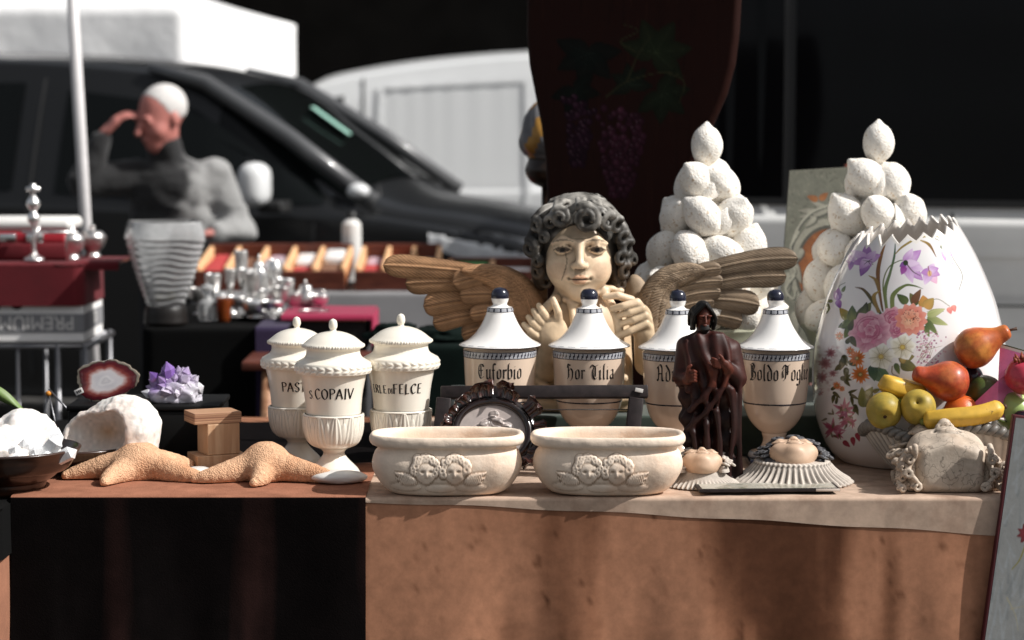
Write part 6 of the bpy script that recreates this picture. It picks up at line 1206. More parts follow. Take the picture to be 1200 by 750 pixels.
# ------------------------------------------------------------------ white stones
stonew = M('white_polished_stone', (.80, .78, .74), .35, var=.06, vs=20, coat=.2)
for px, py, w, d, h, lb in ((262, 552, .046, .035, .016, 'white polished oval stone in front of the wooden blocks'), (398, 571, .055, .035, .014, 'flat white stone left of the first planter'), (420, 582, .0, 0, 0, ''), (232, 562, .030, .03, .009, 'small flat white stone behind the first starfish')):
    if not w: continue
    c = on(px, py-2); V, F = ico_geo(4); P = V*[w, d, h]*(1+.06*fbm(V*1.5, int(px))[:, None]); P[:, 2] = np.maximum(P[:, 2], -.7*h)+.7*h; o = MB().add(P, F).build('stone', stonew, None, loc=(c.x, c.y, TZ+.007)); tag(o, lb, 'stone')
# ------------------------------------------------------------------ wooden bowls with crystals
bowlw = M('dark_turned_wood', (.020, .009, .006), .3, spec=.5, coat=.35, coatr=.15, grain=((.045, .018, .010), 7, (1, 1, 10)))
def bowl(px, py, Y, rx, h, label, z):
    c = at(px, py, Y); t = thing('wooden_bowl', label, 'bowl', (c.x, Y, z)); V, F = lathe_geo(crom([(.001, 0), (.5, 0), (.56, .03*h/.05), (.8, .5*h), (.96, .9*h), (1.0, h), (.975, h+.003), (.94, h-.002), (.75, .5*h), (.45, .16*h), (.001, .12*h)], 6)*np.array([rx, 1]), 96); MB().add(V, F).build('bowl', bowlw, t); return t, c
b1, c1_ = bowl(4, 570, YF-.0+.10, .150, .084, 'dark wooden bowl full of white crystals at the left edge of the photo', zl+.006)
b2, c2_ = bowl(88, 566, YF+.30, .112, .050, 'dark wooden bowl holding the big hollow geode', TZ+.007)
quartz = M('milky_quartz', (.84, .80, .76), .35, col2=(.72, .52, .38), c2s=14, c2lo=.55, c2hi=.8, var=.12, vs=50, bump=.0008, bs=60, sss=.15, spec=.5); clearq = M('clear_crystal', (.90, .91, .92), .12, trans=.45, spec=.6, var=.05, coat=.3); amet = M('amethyst_crystal', (1, 1, 1), .15, vcol=True, trans=.15, spec=.6, coat=.5, var=.2, vs=70)
def xtal(mb, base, d, L, r, col=(1, 1, 1), seed=0, tip=.35, sides=6):
    d = np.array(d, float); d /= np.linalg.norm(d); u = np.cross(d, [.31, .2, .9]); u /= np.linalg.norm(u); w = np.cross(d, u); b = np.array(base, float); V = []; rr = random.Random(seed)
    rad = [r*rr.uniform(.8, 1.2) for _ in range(sides)]
    for k in (0, 1):
        for i in range(sides): a = 2*PI*i/sides; V.append(b+d*L*(k*(1-tip)+k*rr.uniform(-.04, .04))+(u*math.cos(a)+w*math.sin(a))*rad[i]*(1 if k else .9))
    V.append(b+d*L+u*r*rr.uniform(-.3, .3)); F = [[i, (i+1) % sides, sides+(i+1) % sides, sides+i] for i in range(sides)]+[[sides+i, sides+(i+1) % sides, 2*sides] for i in range(sides)]+[list(range(sides))[::-1]]
    mb.add(V, F, col=col)
def rock(P0, r, seed, amp=.25, sub=5, fac=0):
    V, F = ico_geo(sub); n = fbm(V*1.7+seed, seed, 4); P = V*(1+amp*n[:, None]); P = P+.05*V*np.round(4*fbm(V*3.1+seed*2, seed+2, 2))[:, None]/4; return P*np.array(r)+np.array(P0), F
zz = zl+.006; c = at(20, 500, YF+.12)
def pile(nm, lb, px, py, Y, r, sz, mat=quartz, cry=0, z0=None, seed=1, cat='crystal', sub=5, fl=.3):
    c = at(px, py, Y); t = thing(nm, lb, cat, (c.x, Y, z0 if z0 is not None else c.z)); P, F = rock((0, 0, 0), sz, seed, sub=sub); P[:, 2] = np.maximum(P[:, 2], -sz[2]*fl); P[:, 2] += sz[2]*fl; o = MB().add(P, F).build('rock', mat, t)
    if cry:
        mb = MB(); rr = random.Random(seed)
        for k in range(cry): a, e = rr.uniform(0, 6.28), rr.uniform(.1, 1.4); d = (math.cos(a)*math.cos(e), math.sin(a)*math.cos(e), math.sin(e)); xtal(mb, np.array(d)*np.array(sz)*.75+[0, 0, sz[2]*fl], d, rr.uniform(.02, .05), rr.uniform(.006, .012), seed=k)
        mb.build('crystal_points', clearq, t, smooth=False)
    return t
pile('quartz_cluster', 'large milky quartz lump heaped in the left bowl', 22, 500, YF+.14, 0, (.085, .055, .062), quartz, 0, zz+.062, 3)
pile('quartz_cluster', 'pale quartz chunk at the very left border above the bowl rim', -8, 500, YF+.06, 0, (.075, .06, .058), quartz, 0, zz+.060, 7)
t = thing('clear_crystal', 'glassy white crystal shards leaning in the left bowl', 'crystal', (at(58, 520, YF+.06).x, YF+.05, zz+.078)); mb = MB()
for k, (dx, dy, d, L, r) in enumerate(((-.02, 0, (.5, -.1, .55), .072, .017), (.0, .01, (.25, .1, .8), .065, .015), (-.035, .0, (-.1, -.2, .5), .05, .014), (-.055, -.01, (.6, -.2, .35), .06, .013), (-.08, -.015, (.3, -.3, .35), .05, .013), (.012, -.005, (.75, -.1, .4), .05, .012))): xtal(mb, (dx, dy, -.012), d, L, r, seed=k, tip=.25)
mb.build('shards', M('ice_crystal', (.95, .955, .96), .18, trans=.12, spec=.7, coat=.4, var=.12, vs=60, bump=.0012, bs=90), t, smooth=False)
t = thing('clear_crystal', 'flat heap of small white crystal chips at the left bowl rim', 'crystal', (at(12, 520, YF+.03).x, YF+.05, zz+.076)); mb = MB(); rr = random.Random(5)
for k in range(26): xtal(mb, (rr.uniform(-.09, .08), rr.uniform(-.04, .04), -.01), (rr.uniform(-1, 1), rr.uniform(-.6, .3), rr.uniform(.1, .6)), rr.uniform(.02, .045), rr.uniform(.006, .012), seed=k+40)
mb.build('chips', M('chip_crystal', (.95, .955, .96), .22, trans=.08, spec=.7, var=.12, vs=70, bump=.0012, bs=110), t, smooth=False)
# geode with a hollow
gY = YF+.27; c = at(136, 500, gY); ge = thing('geode', 'large white geode with an open hollow, in front of the black box', 'geode', (c.x, gY, TZ+.050)); K = ppm(gY)
v = Vol((-.12, -.085, -.045), (.12, .085, .105), .0021); v.ell((.020, .0, .030), (.068, .062, .062), 0); v.ell((-.035, .0, .022), (.068, .055, .045), .03)
p_ = v.pts((slice(None),)*3); v.f += (.005*fbm(p_*22, 4, 3)+.002*np.round(3*fbm(p_*38, 9, 2))/3).astype(np.float32); v.ell((-.045, -.042, .030), (.066, .048, .036), .008, sub=True); v.ell((.000, -.045, .036), (.026, .036, .034), .01, sub=True); v.f += (.0010*vnoise(p_*140, 8)).astype(np.float32); v.box((0, 0, -.06), (.2, .2, .035), .001, .002, sub=True)
V, F = v.mesh(1); cav = np.clip(1-np.hypot((V[:, 0]+.015)/.065, (V[:, 2]-.03)/.036), 0, 1)*(V[:, 1] < .02); C = np.array([.84, .80, .75])*(1+.06*fbm(V*40, 2)[:, None])*(1-cav[:, None])+cav[:, None]*np.array([.60, .36, .20]); pk = np.clip(fbm(V*16, 12, 2)*1.5, 0, .5)[:, None]; C = C*(1-pk)+pk*np.array([.72, .58, .50]); MB().add(V*[1.02, 1, 1.2]+[0, 0, .004], F, col=C).build('shell', M('geode_shell', (1, 1, 1), .45, vcol=True, bump=.0008, bs=120, point=(.46, .52, .6, 1.05), sss=.1), ge, vcol=True)
# black display box, agate slice, amethyst
dbx = thing('display_box', 'black display box carrying the agate slice and the amethyst', 'box', (at(168, 540, 4.98).x, 4.98, TZ+.006)); bxm = M('black_box', (.004, .004, .004), .6, spec=.2)
hb = at(200, 482, 4.98).z-TZ-.006; MB().add(*box_geo(-.155, .155-.0, 0, .20, 0, hb, .004)).build('box', bxm, dbx); MB().add(*box_geo(-.158, .158, -.003, .203, hb+.0005, hb+.012, .003)).build('lid', bxm, dbx)
zbx = TZ+.006+hb+.0125; aY = 5.06; c = at(125, 446, aY); K = ppm(aY); ag = thing('agate_slice', 'polished dark red agate slice with a white centre, propped on a black stand', 'agate', (c.x, aY, zbx)); zc_ = c.z-zbx
na, nr = 160, 60; A = np.linspace(0, 2*PI, na, endpoint=False); U = np.linspace(0, 1, nr); AA, UU = np.meshgrid(A, U, indexing='ij'); out = 1+.05*np.sin(3*AA+1)+.035*np.sin(5*AA+2)+.02*np.sin(11*AA)+.012*np.sin(23*AA); X = UU*out*np.cos(AA)*36/K; Z = UU*out*np.sin(AA)*25/K; tl_ = .12; X2 = X*math.cos(tl_)-Z*math.sin(tl_); Z2 = X*math.sin(tl_)+Z*math.cos(tl_)
w = UU+.05*fbm(np.stack([X*40, Z*40, X*0], -1), 3)+.03*np.sin(AA*3); stops = [(0, (.72, .70, .72)), (.12, (.62, .60, .63)), (.2, (.78, .76, .78)), (.3, (.66, .64, .68)), (.48, (.74, .70, .72)), (.56, (.62, .40, .38)), (.66, (.30, .06, .05)), (.78, (.13, .012, .018)), (.88, (.09, .010, .018)), (.93, (.05, .012, .012)), (.955, (.22, .19, .15)), (1.1, (.30, .27, .22))]
C = np.stack([np.interp(w, [s_[0] for s_ in stops], [s_[1][k] for s_ in stops]) for k in range(3)], -1)*(1+.05*np.sin(w*160))[..., None]; f = grid_faces(na, nr, cu=True)
mb = MB().add(np.stack([X2, Z2*0-.005-.001*(1-UU**8), Z2+zc_], -1).reshape(-1, 3), [f[0][:, ::-1]], col=C.reshape(-1, 3)); mb.add(np.stack([X2, Z2*0+.004, Z2+zc_], -1).reshape(-1, 3), f, col=C.reshape(-1, 3)*.6)
e = np.stack([np.stack([X2[:, -1], X2[:, -1]*0-.005, Z2[:, -1]+zc_], -1), np.stack([X2[:, -1]*1.02, X2[:, -1]*0, (Z2[:, -1])*1.02+zc_], -1), np.stack([X2[:, -1], X2[:, -1]*0+.004, Z2[:, -1]+zc_], -1)], 1); mb.add(e.reshape(-1, 3), grid_faces(na, 3, cu=True), col=(.26, .22, .17)); mb.build('slice', M('agate', (1, 1, 1), .12, vcol=True, spec=.5, coat=.6, bump=.0001), ag, vcol=True)
V, F = box_geo(-.009, .009, -.0015, 0, -.006, .006, .0005); tg_ = MB().add(V, F, xf=mtx((-.057, -.009, zc_-.022), ry=R(-25))).build('price_tag', M('tag_paper', (.66, .64, .62), .8), ag)
for k, (x, w_) in enumerate(((-.004, .0022), (.0, .0022), (.004, .0022))): MB().add(*box_geo(x-.0013, x+.0013, -.0021, -.0016, -.0028, .0028, .0002), xf=mtx((-.057, -.009, zc_-.022), ry=R(-25))).build('figure_mark', black_pl, tg_)
MB().add(*tube_geo([(-.03, -.012, zc_-.048+.006), (-.028, .004, zc_-.052), (-.02, .03, .0)], .003, 8)).add(*tube_geo([(.03, -.012, zc_-.048+.010), (.028, .004, zc_-.050), (.02, .03, .0)], .003, 8)).add(*tube_geo([(-.028, .004, zc_-.052), (.028, .004, zc_-.050)], .003, 8)).add(*tube_geo([(0, .004, zc_-.05), (0, .05, .0)], .003, 8)).build('stand', bxm, ag)
c = at(206, 468, 5.03); am = thing('amethyst', 'violet and white amethyst cluster on the black box', 'amethyst', (c.x-.002, 5.05, zbx)); K = ppm(5.04)
P, F = rock((0, 0, 0), (.044, .032, .030), 14, .28); P[:, 2] = np.maximum(P[:, 2], -.014)+.014; vv = np.clip(.5-.5*(P[:, 0]/.035)+.5*fbm(P*50, 4), 0, 1)[:, None]*np.clip((P[:, 2]-.006)/.02, .1, 1)[:, None]; MB().add(P, F, col=np.array([.72, .69, .76])*(1-vv)+vv*np.array([.30, .17, .48])).build('matrix', amet, am, vcol=True)
mb = MB(); rr = random.Random(11)
for k in range(70):
    a, e = rr.uniform(0, 6.28), rr.uniform(.0, 1.4); d = np.array((math.cos(a)*math.cos(e), math.sin(a)*math.cos(e), math.sin(e))); b = d*np.array([.036, .027, .027])*.85+[0, 0, .014]; vi = np.clip(.55-.55*d[0]+.25*d[2]-.3*(d[2] < .25), 0, 1); col = np.array([.78, .74, .82])*(1-vi)+vi*np.array([.30, .19, .43]); xtal(mb, b, d+np.array([rr.uniform(-.3, .3), rr.uniform(-.3, .3), .2]), rr.uniform(.012, .026), rr.uniform(.005, .010), col, k, .4)
for b, d, L, r, col in (((-.010, -.01, .034), (-.1, -.2, 1), .036, .012, (.26, .14, .46)), ((-.026, -.01, .028), (-.5, -.2, .7), .03, .010, (.20, .10, .38)), ((.014, -.008, .036), (.3, -.1, .9), .024, .010, (.50, .38, .64)), ((-.03, -.015, .010), (-.9, -.3, .3), .03, .008, (.72, .72, .78)), ((.030, -.01, .02), (.9, -.2, .3), .022, .011, (.80, .78, .82))): xtal(mb, b, d, L, r, col, 7, .35)
mb.build('crystal_points', amet, am, smooth=False, vcol=True); am.scale = (1.22, 1.15, 1.25)
# wooden blocks
ply = M('plywood_edge', (.52, .30, .17), .6, grain=((.16, .06, .035), 5, (.3, .3, 55))); blk = M('beech_block', (.58, .37, .22), .6, grain=((.46, .26, .14), 8, (12, 3, 1)))
bY = 4.87; K = ppm(bY); zw = TZ+.007
def block(lb, x0, x1, y0_, y1_, d0, d1, m, rot=0):
    a = at(x0, y1_, bY); b = at(x1, y0_, bY); o = MB().add(*box_geo(-(b.x-a.x)/2, (b.x-a.x)/2, d0, d1, 0, b.z-a.z, .0015)).build('wooden_block', m, None, smooth=False, loc=((a.x+b.x)/2, bY, a.z)); o.rotation_euler = (0, 0, R(rot)); tag(o, lb, 'block', 'wooden blocks under the amethyst'); return o
zA = (on(250, 548).z); a1 = at(0, 531, bY).z
o1 = block('bottom wooden block of the small stack, wider than the others', 226, 286, 531, 548, -.03, .05, blk, 22); o1.location.z = zw; h1 = o1.dimensions.z
o2 = block('upright middle wooden block of the small stack', 238, 277, 494, 530, -.025, .04, blk, 26); o2.location.z = zw+h1+.0005
o3 = block('thin striped plywood block on top of the small stack', 222, 279, 480, 493, -.03, .045, ply, 24); o3.location.z = o2.location.z+ (at(0, 494, bY).z-at(0, 530, bY).z)+.0005
# leaf tip and thin rods behind the crystals
c = at(10, 470, YF+.42); lf = thing('leaf', 'pointed green leaf rising behind the white crystals at the left border', 'leaf', (c.x-.02, YF+.42, zl+.004)); U = np.linspace(0, 1, 30); S = np.linspace(-1, 1, 9); uu, ss = np.meshgrid(U, S, indexing='ij'); b0, b1_ = at(-18, 405, YF+.42), at(30, 484, YF+.42); ex = b1_.x-lf.location.x; ez = b1_.z-lf.location.z; wd = .013*np.sin(PI*uu**.6)
cx = -.03+(ex+.03)*uu+.0*uu; cz = ez+.06-(.06)*uu-.02*(1-uu)**2*0; V = np.stack([cx+ss*wd*.9, .01*ss**2+0*uu, cz+ss*wd*.55], -1); f = grid_faces(30, 9); grn = M('leaf_green', (.16, .24, .07), .45, var=.25, vs=30); MB().add(V.reshape(-1, 3), f).add((V+[0, .0012, 0]).reshape(-1, 3), [f[0][:, ::-1]]).build('blade', grn, lf); MB().add(*tube_geo([(-.03, .001, ez+.06), (-.045, .004, ez*.5), (-.03, 0, 0)], .0025, 8)).build('stem', grn, lf)
c = at(57, 461, 5.15); rd = thing('wire_easel', 'thin dark wire easel with an orange ball end left of the agate slice', 'stand', (c.x, 5.15, TZ+.004)); zt = c.z-TZ-.004
MB().add(*tube_geo([(0, 0, zt), (.03, -.02, .0)], .002, 8)).add(*tube_geo([(0, 0, zt), (-.03, .02, 0)], .002, 8)).add(*tube_geo([(0, 0, zt+.01), (.045, .0, zt-.04), (.05, -.02, 0)], .0022, 8)).build('wire', steel, rd); V, F = ico_geo(2); MB().add(V*.006, F, xf=mtx((0, -.003, zt))).build('ball', M('orange_ball', (.6, .22, .02), .4), rd)
# ------------------------------------------------------------------ the painted egg
EY = 5.0; EK = ppm(EY); ec = on(1064, 548); EBZ = TZ+.004; ec = Vector((at(1064, 540, EY).x, EY, 0))
W_ = (.80, .775, .765)
pg = Paint(945, 1190, 240, 556, 3.2, W_); rs = random.Random(6)
for k in range(110):
    x, y = rs.uniform(950, 1110), rs.uniform(270, 480); pg.disc(x, y, rs.uniform(8, 20), rs.uniform(6, 16), (.78, .62, .66) if k % 3 else (.66, .69, .76), soft=1.2, alpha=.16)
def tr(z, x, y): return (940+x/4.165, (240 if z == 1 else 380)+y/4.165)
gr1, gr2, br1, oc1 = (.07, .11, .03), (.24, .28, .10), (.17, .07, .022), (.42, .30, .09)
B = lambda z, pts, w0, w1, c1, c2=None, al=1: pg.brush([tr(z, *p) for p in pts], w0, w1, c1, c2, al)
B(1, [(395, 520), (378, 420), (370, 330), (385, 250), (412, 175)], [1.5, 3.2, 5, 4, .6], 0, br1, (.30, .15, .05)); B(1, [(390, 515), (365, 380), (325, 345)], [1, 4.5, .8], 0, br1, oc1); B(1, [(415, 520), (405, 420), (430, 330), (450, 250), (455, 178)], [2.5, 4.5, 3, 2.6, .6], 0, gr2, (.06, .13, .10))
B(1, [(410, 515), (395, 390), (420, 310), (470, 275), (510, 270)], 1.8, .8, (.20, .22, .07), gr1); B(1, [(455, 240), (490, 205), (560, 165), (640, 150), (690, 172)], [1, 2.4, 2.8, 2, .5], 0, (.26, .19, .05), (.5, .40, .15)); B(1, [(570, 170), (620, 195), (655, 255)], [1, 3.6, .5], 0, oc1, br1); B(1, [(640, 172), (690, 190), (740, 270), (780, 350), (765, 418)], .8, .7, (.14, .13, .07), alpha_ := None) if 0 else None
B(1, [(650, 165), (690, 190), (745, 275), (782, 345), (765, 418)], 1.0, .8, (.16, .15, .09), (.10, .12, .09)); B(1, [(385, 535), (345, 470), (300, 415), (258, 402)], [3, 5, 3.2, .5], 0, gr1, br1); B(1, [(372, 520), (350, 450), (375, 420)], [4, 5, 1], 0, (.32, .20, .05), oc1)
B(1, [(440, 505), (445, 440), (500, 395), (545, 395), (590, 410)], [5, 5.5, 3, 2, .4], 0, gr2, gr1); B(1, [(150, 355), (170, 300), (215, 272), (300, 278), (345, 290)], .8, 1, (.10, .11, .05)); B(1, [(195, 440), (180, 400), (210, 380)], .8, .6, gr1); B(1, [(600, 480), (660, 460), (720, 495)], .8, .7, (.2, .2, .1)); B(1, [(690, 520), (650, 530), (610, 520)], .6, .6, gr2)
lil, vio, pale = (.50, .26, .56), (.26, .10, .36), (.76, .60, .78)
def P_(z, x, y, a, ln, wd, ci, co, edge=.15, al=1, rd=.6): X, Y = tr(z, x, y); pg.petal(X, Y, a, ln/4.165, wd/4.165, ci, co, edge, al, rd)
def D_(z, x, y, rx, ry, c1, c2=None, al=1, soft=0): X, Y = tr(z, x, y); pg.disc(X, Y, rx/4.165, ry/4.165, c1, c2, al, soft)
# irises
for a, ln, wd, ci, co in ((-92, 80, 55, vio, lil), (-150, 95, 48, lil, pale), (165, 80, 40, vio, lil), (-20, 70, 48, pale, lil), (-45, 62, 40, lil, pale), (112, 88, 55, lil, vio), (60, 40, 30, pale, lil), (130, 60, 45, pale, lil)): P_(1, 318, 268, a, ln, wd, ci, co)
for a in (-40, 10, 60, 140, 200): B(1, [(322, 275), (322+26*math.cos(R(a)), 278+20*math.sin(R(a)))], .9, .4, (.03, .02, .03))
for a, ln, wd, ci, co in ((-70, 55, 45, lil, pale), (100, 62, 40, vio, lil), (180, 40, 30, lil, vio), (-110, 50, 30, pale, lil)): P_(1, 240, 275, a, ln*.75, wd*.8, ci, co)
for a, ln, wd, ci, co in ((-40, 100, 60, pale, lil), (-65, 80, 50, lil, pale), (45, 120, 62, pale, lil), (20, 95, 60, lil, pale), (95, 55, 42, vio, lil), (70, 105, 50, lil, pale), (150, 35, 30, vio, vio), (0, 70, 40, pale, pale)): P_(1, 505, 285, a, ln, wd, ci, co)
B(1, [(508, 285), (540, 325), (575, 345)], 1.6, .8, (.16, .12, .14)); D_(1, 505, 283, 13, 14, (.05, .07, .03), (.03, .05, .02)); P_(1, 500, 300, 110, 45, 34, (.30, .06, .30), (.42, .14, .42))
for a, ln, wd, ci, co in ((60, 70, 50, pale, (.80, .48, .62)), (110, 70, 50, lil, pale), (20, 55, 42, (.75, .5, .65), lil), (-60, 45, 40, lil, pale), (170, 45, 38, lil, lil), (-20, 48, 40, pale, lil)): P_(1, 622, 325, a, ln, wd, ci, co)
D_(1, 622, 335, 12, 16, (.75, .50, .25), (.6, .35, .3)); B(1, [(615, 300), (625, 345)], .8, .6, (.2, .08, .02))
for a, ln, wd in ((40, 60, 34), (80, 62, 30), (10, 40, 26)): P_(1, 690, 215, a, ln, wd, pale, lil)
D_(1, 686, 205, 14, 12, (.12, .14, .06)); B(1, [(735, 285), (738, 300)], 1.4, 1, (.6, .3, .5))
for a, ln, wd, ci, co in ((-85, 62, 40, vio, lil), (70, 45, 34, lil, vio), (-110, 50, 26, lil, pale)): P_(1, 172, 465, a, ln, wd, ci, co)
for x, y, a in ((130, 500, 110), (120, 480, 60), (150, 470, 180), (110, 515, 150), (195, 425, -60)): P_(1, x, y, a, 36, 18, gr2, gr1)
# foliage behind the bouquet
for x, y, a, ln, wd, ci, co in ((230, 560, -130, 75, 50, gr2, oc1), (245, 570, -90, 80, 52, (.30, .30, .08), gr1), (240, 575, 160, 70, 46, gr2, gr1), (235, 600, 120, 60, 40, gr1, gr2), (268, 560, -60, 60, 44, (.18, .2, .05), gr2), (275, 565, -55, 110, 62, (.06, .055, .02), (.16, .17, .05)), (290, 570, -75, 100, 50, gr2, (.05, .05, .02)), (560, 490, -120, 70, 44, gr1, (.18, .16, .06)), (540, 480, -60, 80, 40, br1, (.2, .1, .05)), (515, 480, -140, 70, 44, (.15, .18, .06), gr1), (600, 500, -100, 60, 60, oc1, (.62, .30, .08)), (600, 505, -50, 66, 56, (.60, .34, .10), oc1), (610, 550, 20, 110, 40, gr2, (.50, .52, .25)), (600, 560, 50, 100, 36, gr1, gr2), (610, 540, -20, 95, 40, (.34, .38, .14), (.55, .56, .30)), (600, 590, 70, 60, 30, gr1, gr2)): P_(1, x, y, a, ln, wd, ci, co, .25)
# rose, second rose, poppy
def rose(z, x, y, r, dark, mid, lite):
    D_(z, x, y, r, r*.98, mid, dark, 1, .15)
    for k in range(11): a = k*33+10; P_(z, x+r*.42*math.cos(R(a)), y+r*.42*math.sin(R(a)), a, r*.72, r*.85, dark, lite, .12, .92, .75)
    for k in range(8): a = k*47+25; P_(z, x+r*.18*math.cos(R(a)), y-r*.05+r*.18*math.sin(R(a)), a, r*.52, r*.62, dark, mid if k % 2 else lite, .15, .92, .75)
    for k in range(6): a = k*63; P_(z, x, y-r*.12, a, r*.34, r*.36, dark, lite, .2, .9)
    for k in range(5): a0 = rs.uniform(0, 6.3); q = [(x+r*(.25+.13*k)*math.cos(a0+t), y-r*.08+r*(.22+.13*k)*math.sin(a0+t)) for t in np.linspace(0, 1.9, 6)]; B(z, q, .5, 1.0, np.array(dark)*.8, None, .75)
rose(1, 448, 572, 68, (.52, .10, .20), (.70, .27, .36), (.80, .45, .52)); rose(1, 462, 610, 44, (.42, .08, .18), (.66, .26, .36), (.76, .42, .50)); rose(1, 330, 622, 94, (.50, .10, .21), (.72, .28, .40), (.84, .52, .60))
for k in range(12): a = k*30+8; P_(1, 532, 560, a, 82, 60, (.60, .12, .07), (.76, .33, .25), .12, .95, .85)
for k in range(9): a = k*40; P_(1, 530, 560, a, 52, 42, (.66, .22, .12), (.80, .45, .33), .1, .9, .8)
D_(1, 520, 572, 30, 24, (.80, .50, .34), (.74, .36, .22), .9, .5)
for k in range(46): a = rs.uniform(0, 6.3); r_ = rs.uniform(12, 46); D_(1, 535+r_*math.cos(a), 545+r_*math.sin(a)*.8, 2.6, 2.6, (.07, .02, .02))
# dark lower foliage, left blotches
for k in range(70): D_(2, rs.uniform(62, 170), rs.uniform(120, 330), rs.uniform(6, 18), rs.uniform(5, 14), [(.46, .20, .23), (.28, .10, .12), (.60, .36, .38), (.30, .22, .17)][k % 4], soft=1, alpha=.4) if 0 else D_(2, rs.uniform(62, 175), rs.uniform(110, 320), rs.uniform(6, 18), rs.uniform(5, 14), [(.46, .20, .23), (.28, .10, .12), (.60, .36, .38), (.30, .22, .17)][k % 4], None, .4, 1)
for x, y, r in ((110, 190, 34), (140, 140, 26), (95, 260, 30), (150, 240, 20), (85, 330, 22)):
    for k in range(9): a = k*40+rs.uniform(-9, 9); P_(2, x, y, a, r, r*.6, (.24, .07, .09), (.50, .25, .28), .2, .75)
for x, y, a, ln, wd in ((200, 150, 70, 60, 34), (205, 165, 110, 66, 36), (225, 180, 30, 50, 28), (190, 200, 140, 44, 26), (185, 262, 10, 60, 26), (200, 275, -40, 50, 22), (205, 268, 50, 48, 22), (215, 210, 90, 60, 30), (230, 30, -70, 60, 30), (235, 60, 60, 60, 34), (215, 95, -60, 40, 24), (150, 330, 40, 50, 20), (155, 345, 100, 44, 20), (140, 320, -30, 40, 18), (230, 340, 30, 60, 18), (240, 350, 80, 55, 18), (225, 335, -20, 50, 16), (255, 390, 70, 60, 24), (262, 400, 110, 50, 20), (165, 390, -80, 50, 16), (175, 400, 30, 60, 16)): P_(2, x, y, a, ln, wd, (.05, .06, .02), (.17, .15, .06), .2)
for x, y, r in ((268, 166, 46), (284, 245, 52), (182, 58, 26), (170, 300, 24), (195, 315, 18), (235, 130, 26)):
    for k in range(15): a = k*24+rs.uniform(-6, 6); P_(2, x, y, a, r*rs.uniform(.88, 1.05), r*.34, (.44, .10, .02), (.78, .30, .10), .1)
    D_(2, x, y, r*.27, r*.24, (.24, .12, .04), (.42, .30, .12)); D_(2, x, y, r*.14, r*.12, (.62, .52, .28))
# leaves right of orange flowers
for x, y, a, ln, wd, ci, co in ((330, 210, 20, 100, 66, (.05, .12, .07), (.17, .26, .14)), (335, 215, 50, 90, 60, (.05, .10, .06), (.22, .30, .18)), (340, 200, 80, 80, 50, (.04, .09, .06), (.12, .18, .10)), (480, 190, 20, 90, 60, (.10, .10, .03), (.28, .26, .09)), (470, 170, -10, 80, 60, (.14, .13, .04), (.30, .26, .09)), (455, 190, 70, 60, 30, gr1, gr2), (290, 400, -60, 110, 66, (.16, .17, .05), (.40, .38, .16)), (300, 405, -95, 100, 52, (.22, .22, .07), (.36, .34, .14)), (345, 330, -20, 40, 24, oc1, gr2)): P_(2, x, y, a, ln, wd, ci, co, .25)
B(2, [(440, 205), (440, 240), (470, 255)], 1.2, .8, (.25, .18, .08)); B(2, [(310, 400), (340, 335), (380, 320), (420, 345)], 1, .8, (.2, .17, .06)); D_(2, 492, 170, 16, 22, (.50, .38, .12), (.35, .22, .06))
# white anemones
for x, y, r in ((490, 112, 68), (385, 158, 68)):
    P_(2, x+4, y+6, 90, 1, 1, gr1, gr1)
    for k in range(5): a = k*72-90+10; P_(2, x, y, a, r, r*.98, (.60, .54, .36), (.90, .88, .80), .14, 1, .95)
    for k in range(5): a = k*72-90+10; B(2, [(x+r*.1*math.cos(R(a)), y+r*.1*math.sin(R(a))), (x+r*.8*math.cos(R(a+6)), y+r*.8*math.sin(R(a+6)))], .7, .3, (.40, .36, .22), None, .5)
    for k in range(5): a = R(k*72-54+10); B(2, [(x+r*.2*math.cos(a), y+r*.2*math.sin(a)), (x+r*.9*math.cos(a), y+r*.9*math.sin(a))], .9, .6, (.32, .26, .14), None, .6)
    D_(2, x, y, 15, 14, (.70, .56, .16), (.36, .22, .04))
    for k in range(16): a = k*.393; D_(2, x+19*math.cos(a), y+18*math.sin(a), 2.6, 2.6, (.30, .20, .05))
# lilac sprays right
for k in range(150):
    t = rs.random(); x = 560+150*rs.random()**1.2*(.5+.5*t); y = 620+180*rs.random(); D_(1, x, y, rs.uniform(3, 7), rs.uniform(3, 6), [(.50, .17, .30), (.28, .07, .16), (.70, .42, .52), (.75, .55, .58)][k % 4], None, .85)
for k in range(16): x, y = rs.uniform(560, 640), rs.uniform(680, 770); B(1, [(x, y), (x+rs.uniform(10, 60), y-rs.uniform(10, 60))], .8, .4, (.30, .25, .14), None, .7)
for x, y in ((735, 500), (715, 510)): P_(1, x, y-10, 70, 36, 30, (.78, .36, .30), (.70, .22, .2))
# crimson flowers low left
for x, y, r in ((205, 420, 70), (215, 470, 56), (150, 510, 70), (180, 540, 40), (245, 480, 34)):
    for k in range(13): P_(2, x, y, rs.uniform(0, 360), r*rs.uniform(.5, 1), r*.26, (.36, .03, .10), (.58, .20, .30), .15, .85)
for x, y, a in ((265, 530, 70), (200, 570, 40), (245, 550, 80)): P_(2, x, y, a, 46, 26, (.36, .03, .07), (.46, .08, .13))
for k in range(14): x, y = rs.uniform(120, 260), rs.uniform(400, 560); P_(2, x, y, rs.uniform(0, 360), 34, 12, (.10, .09, .03), (.25, .18, .08), .1, .8)
pg.a = np.where(pg.a.min(-1, keepdims=True) < .70, pg.a**1.15, pg.a)
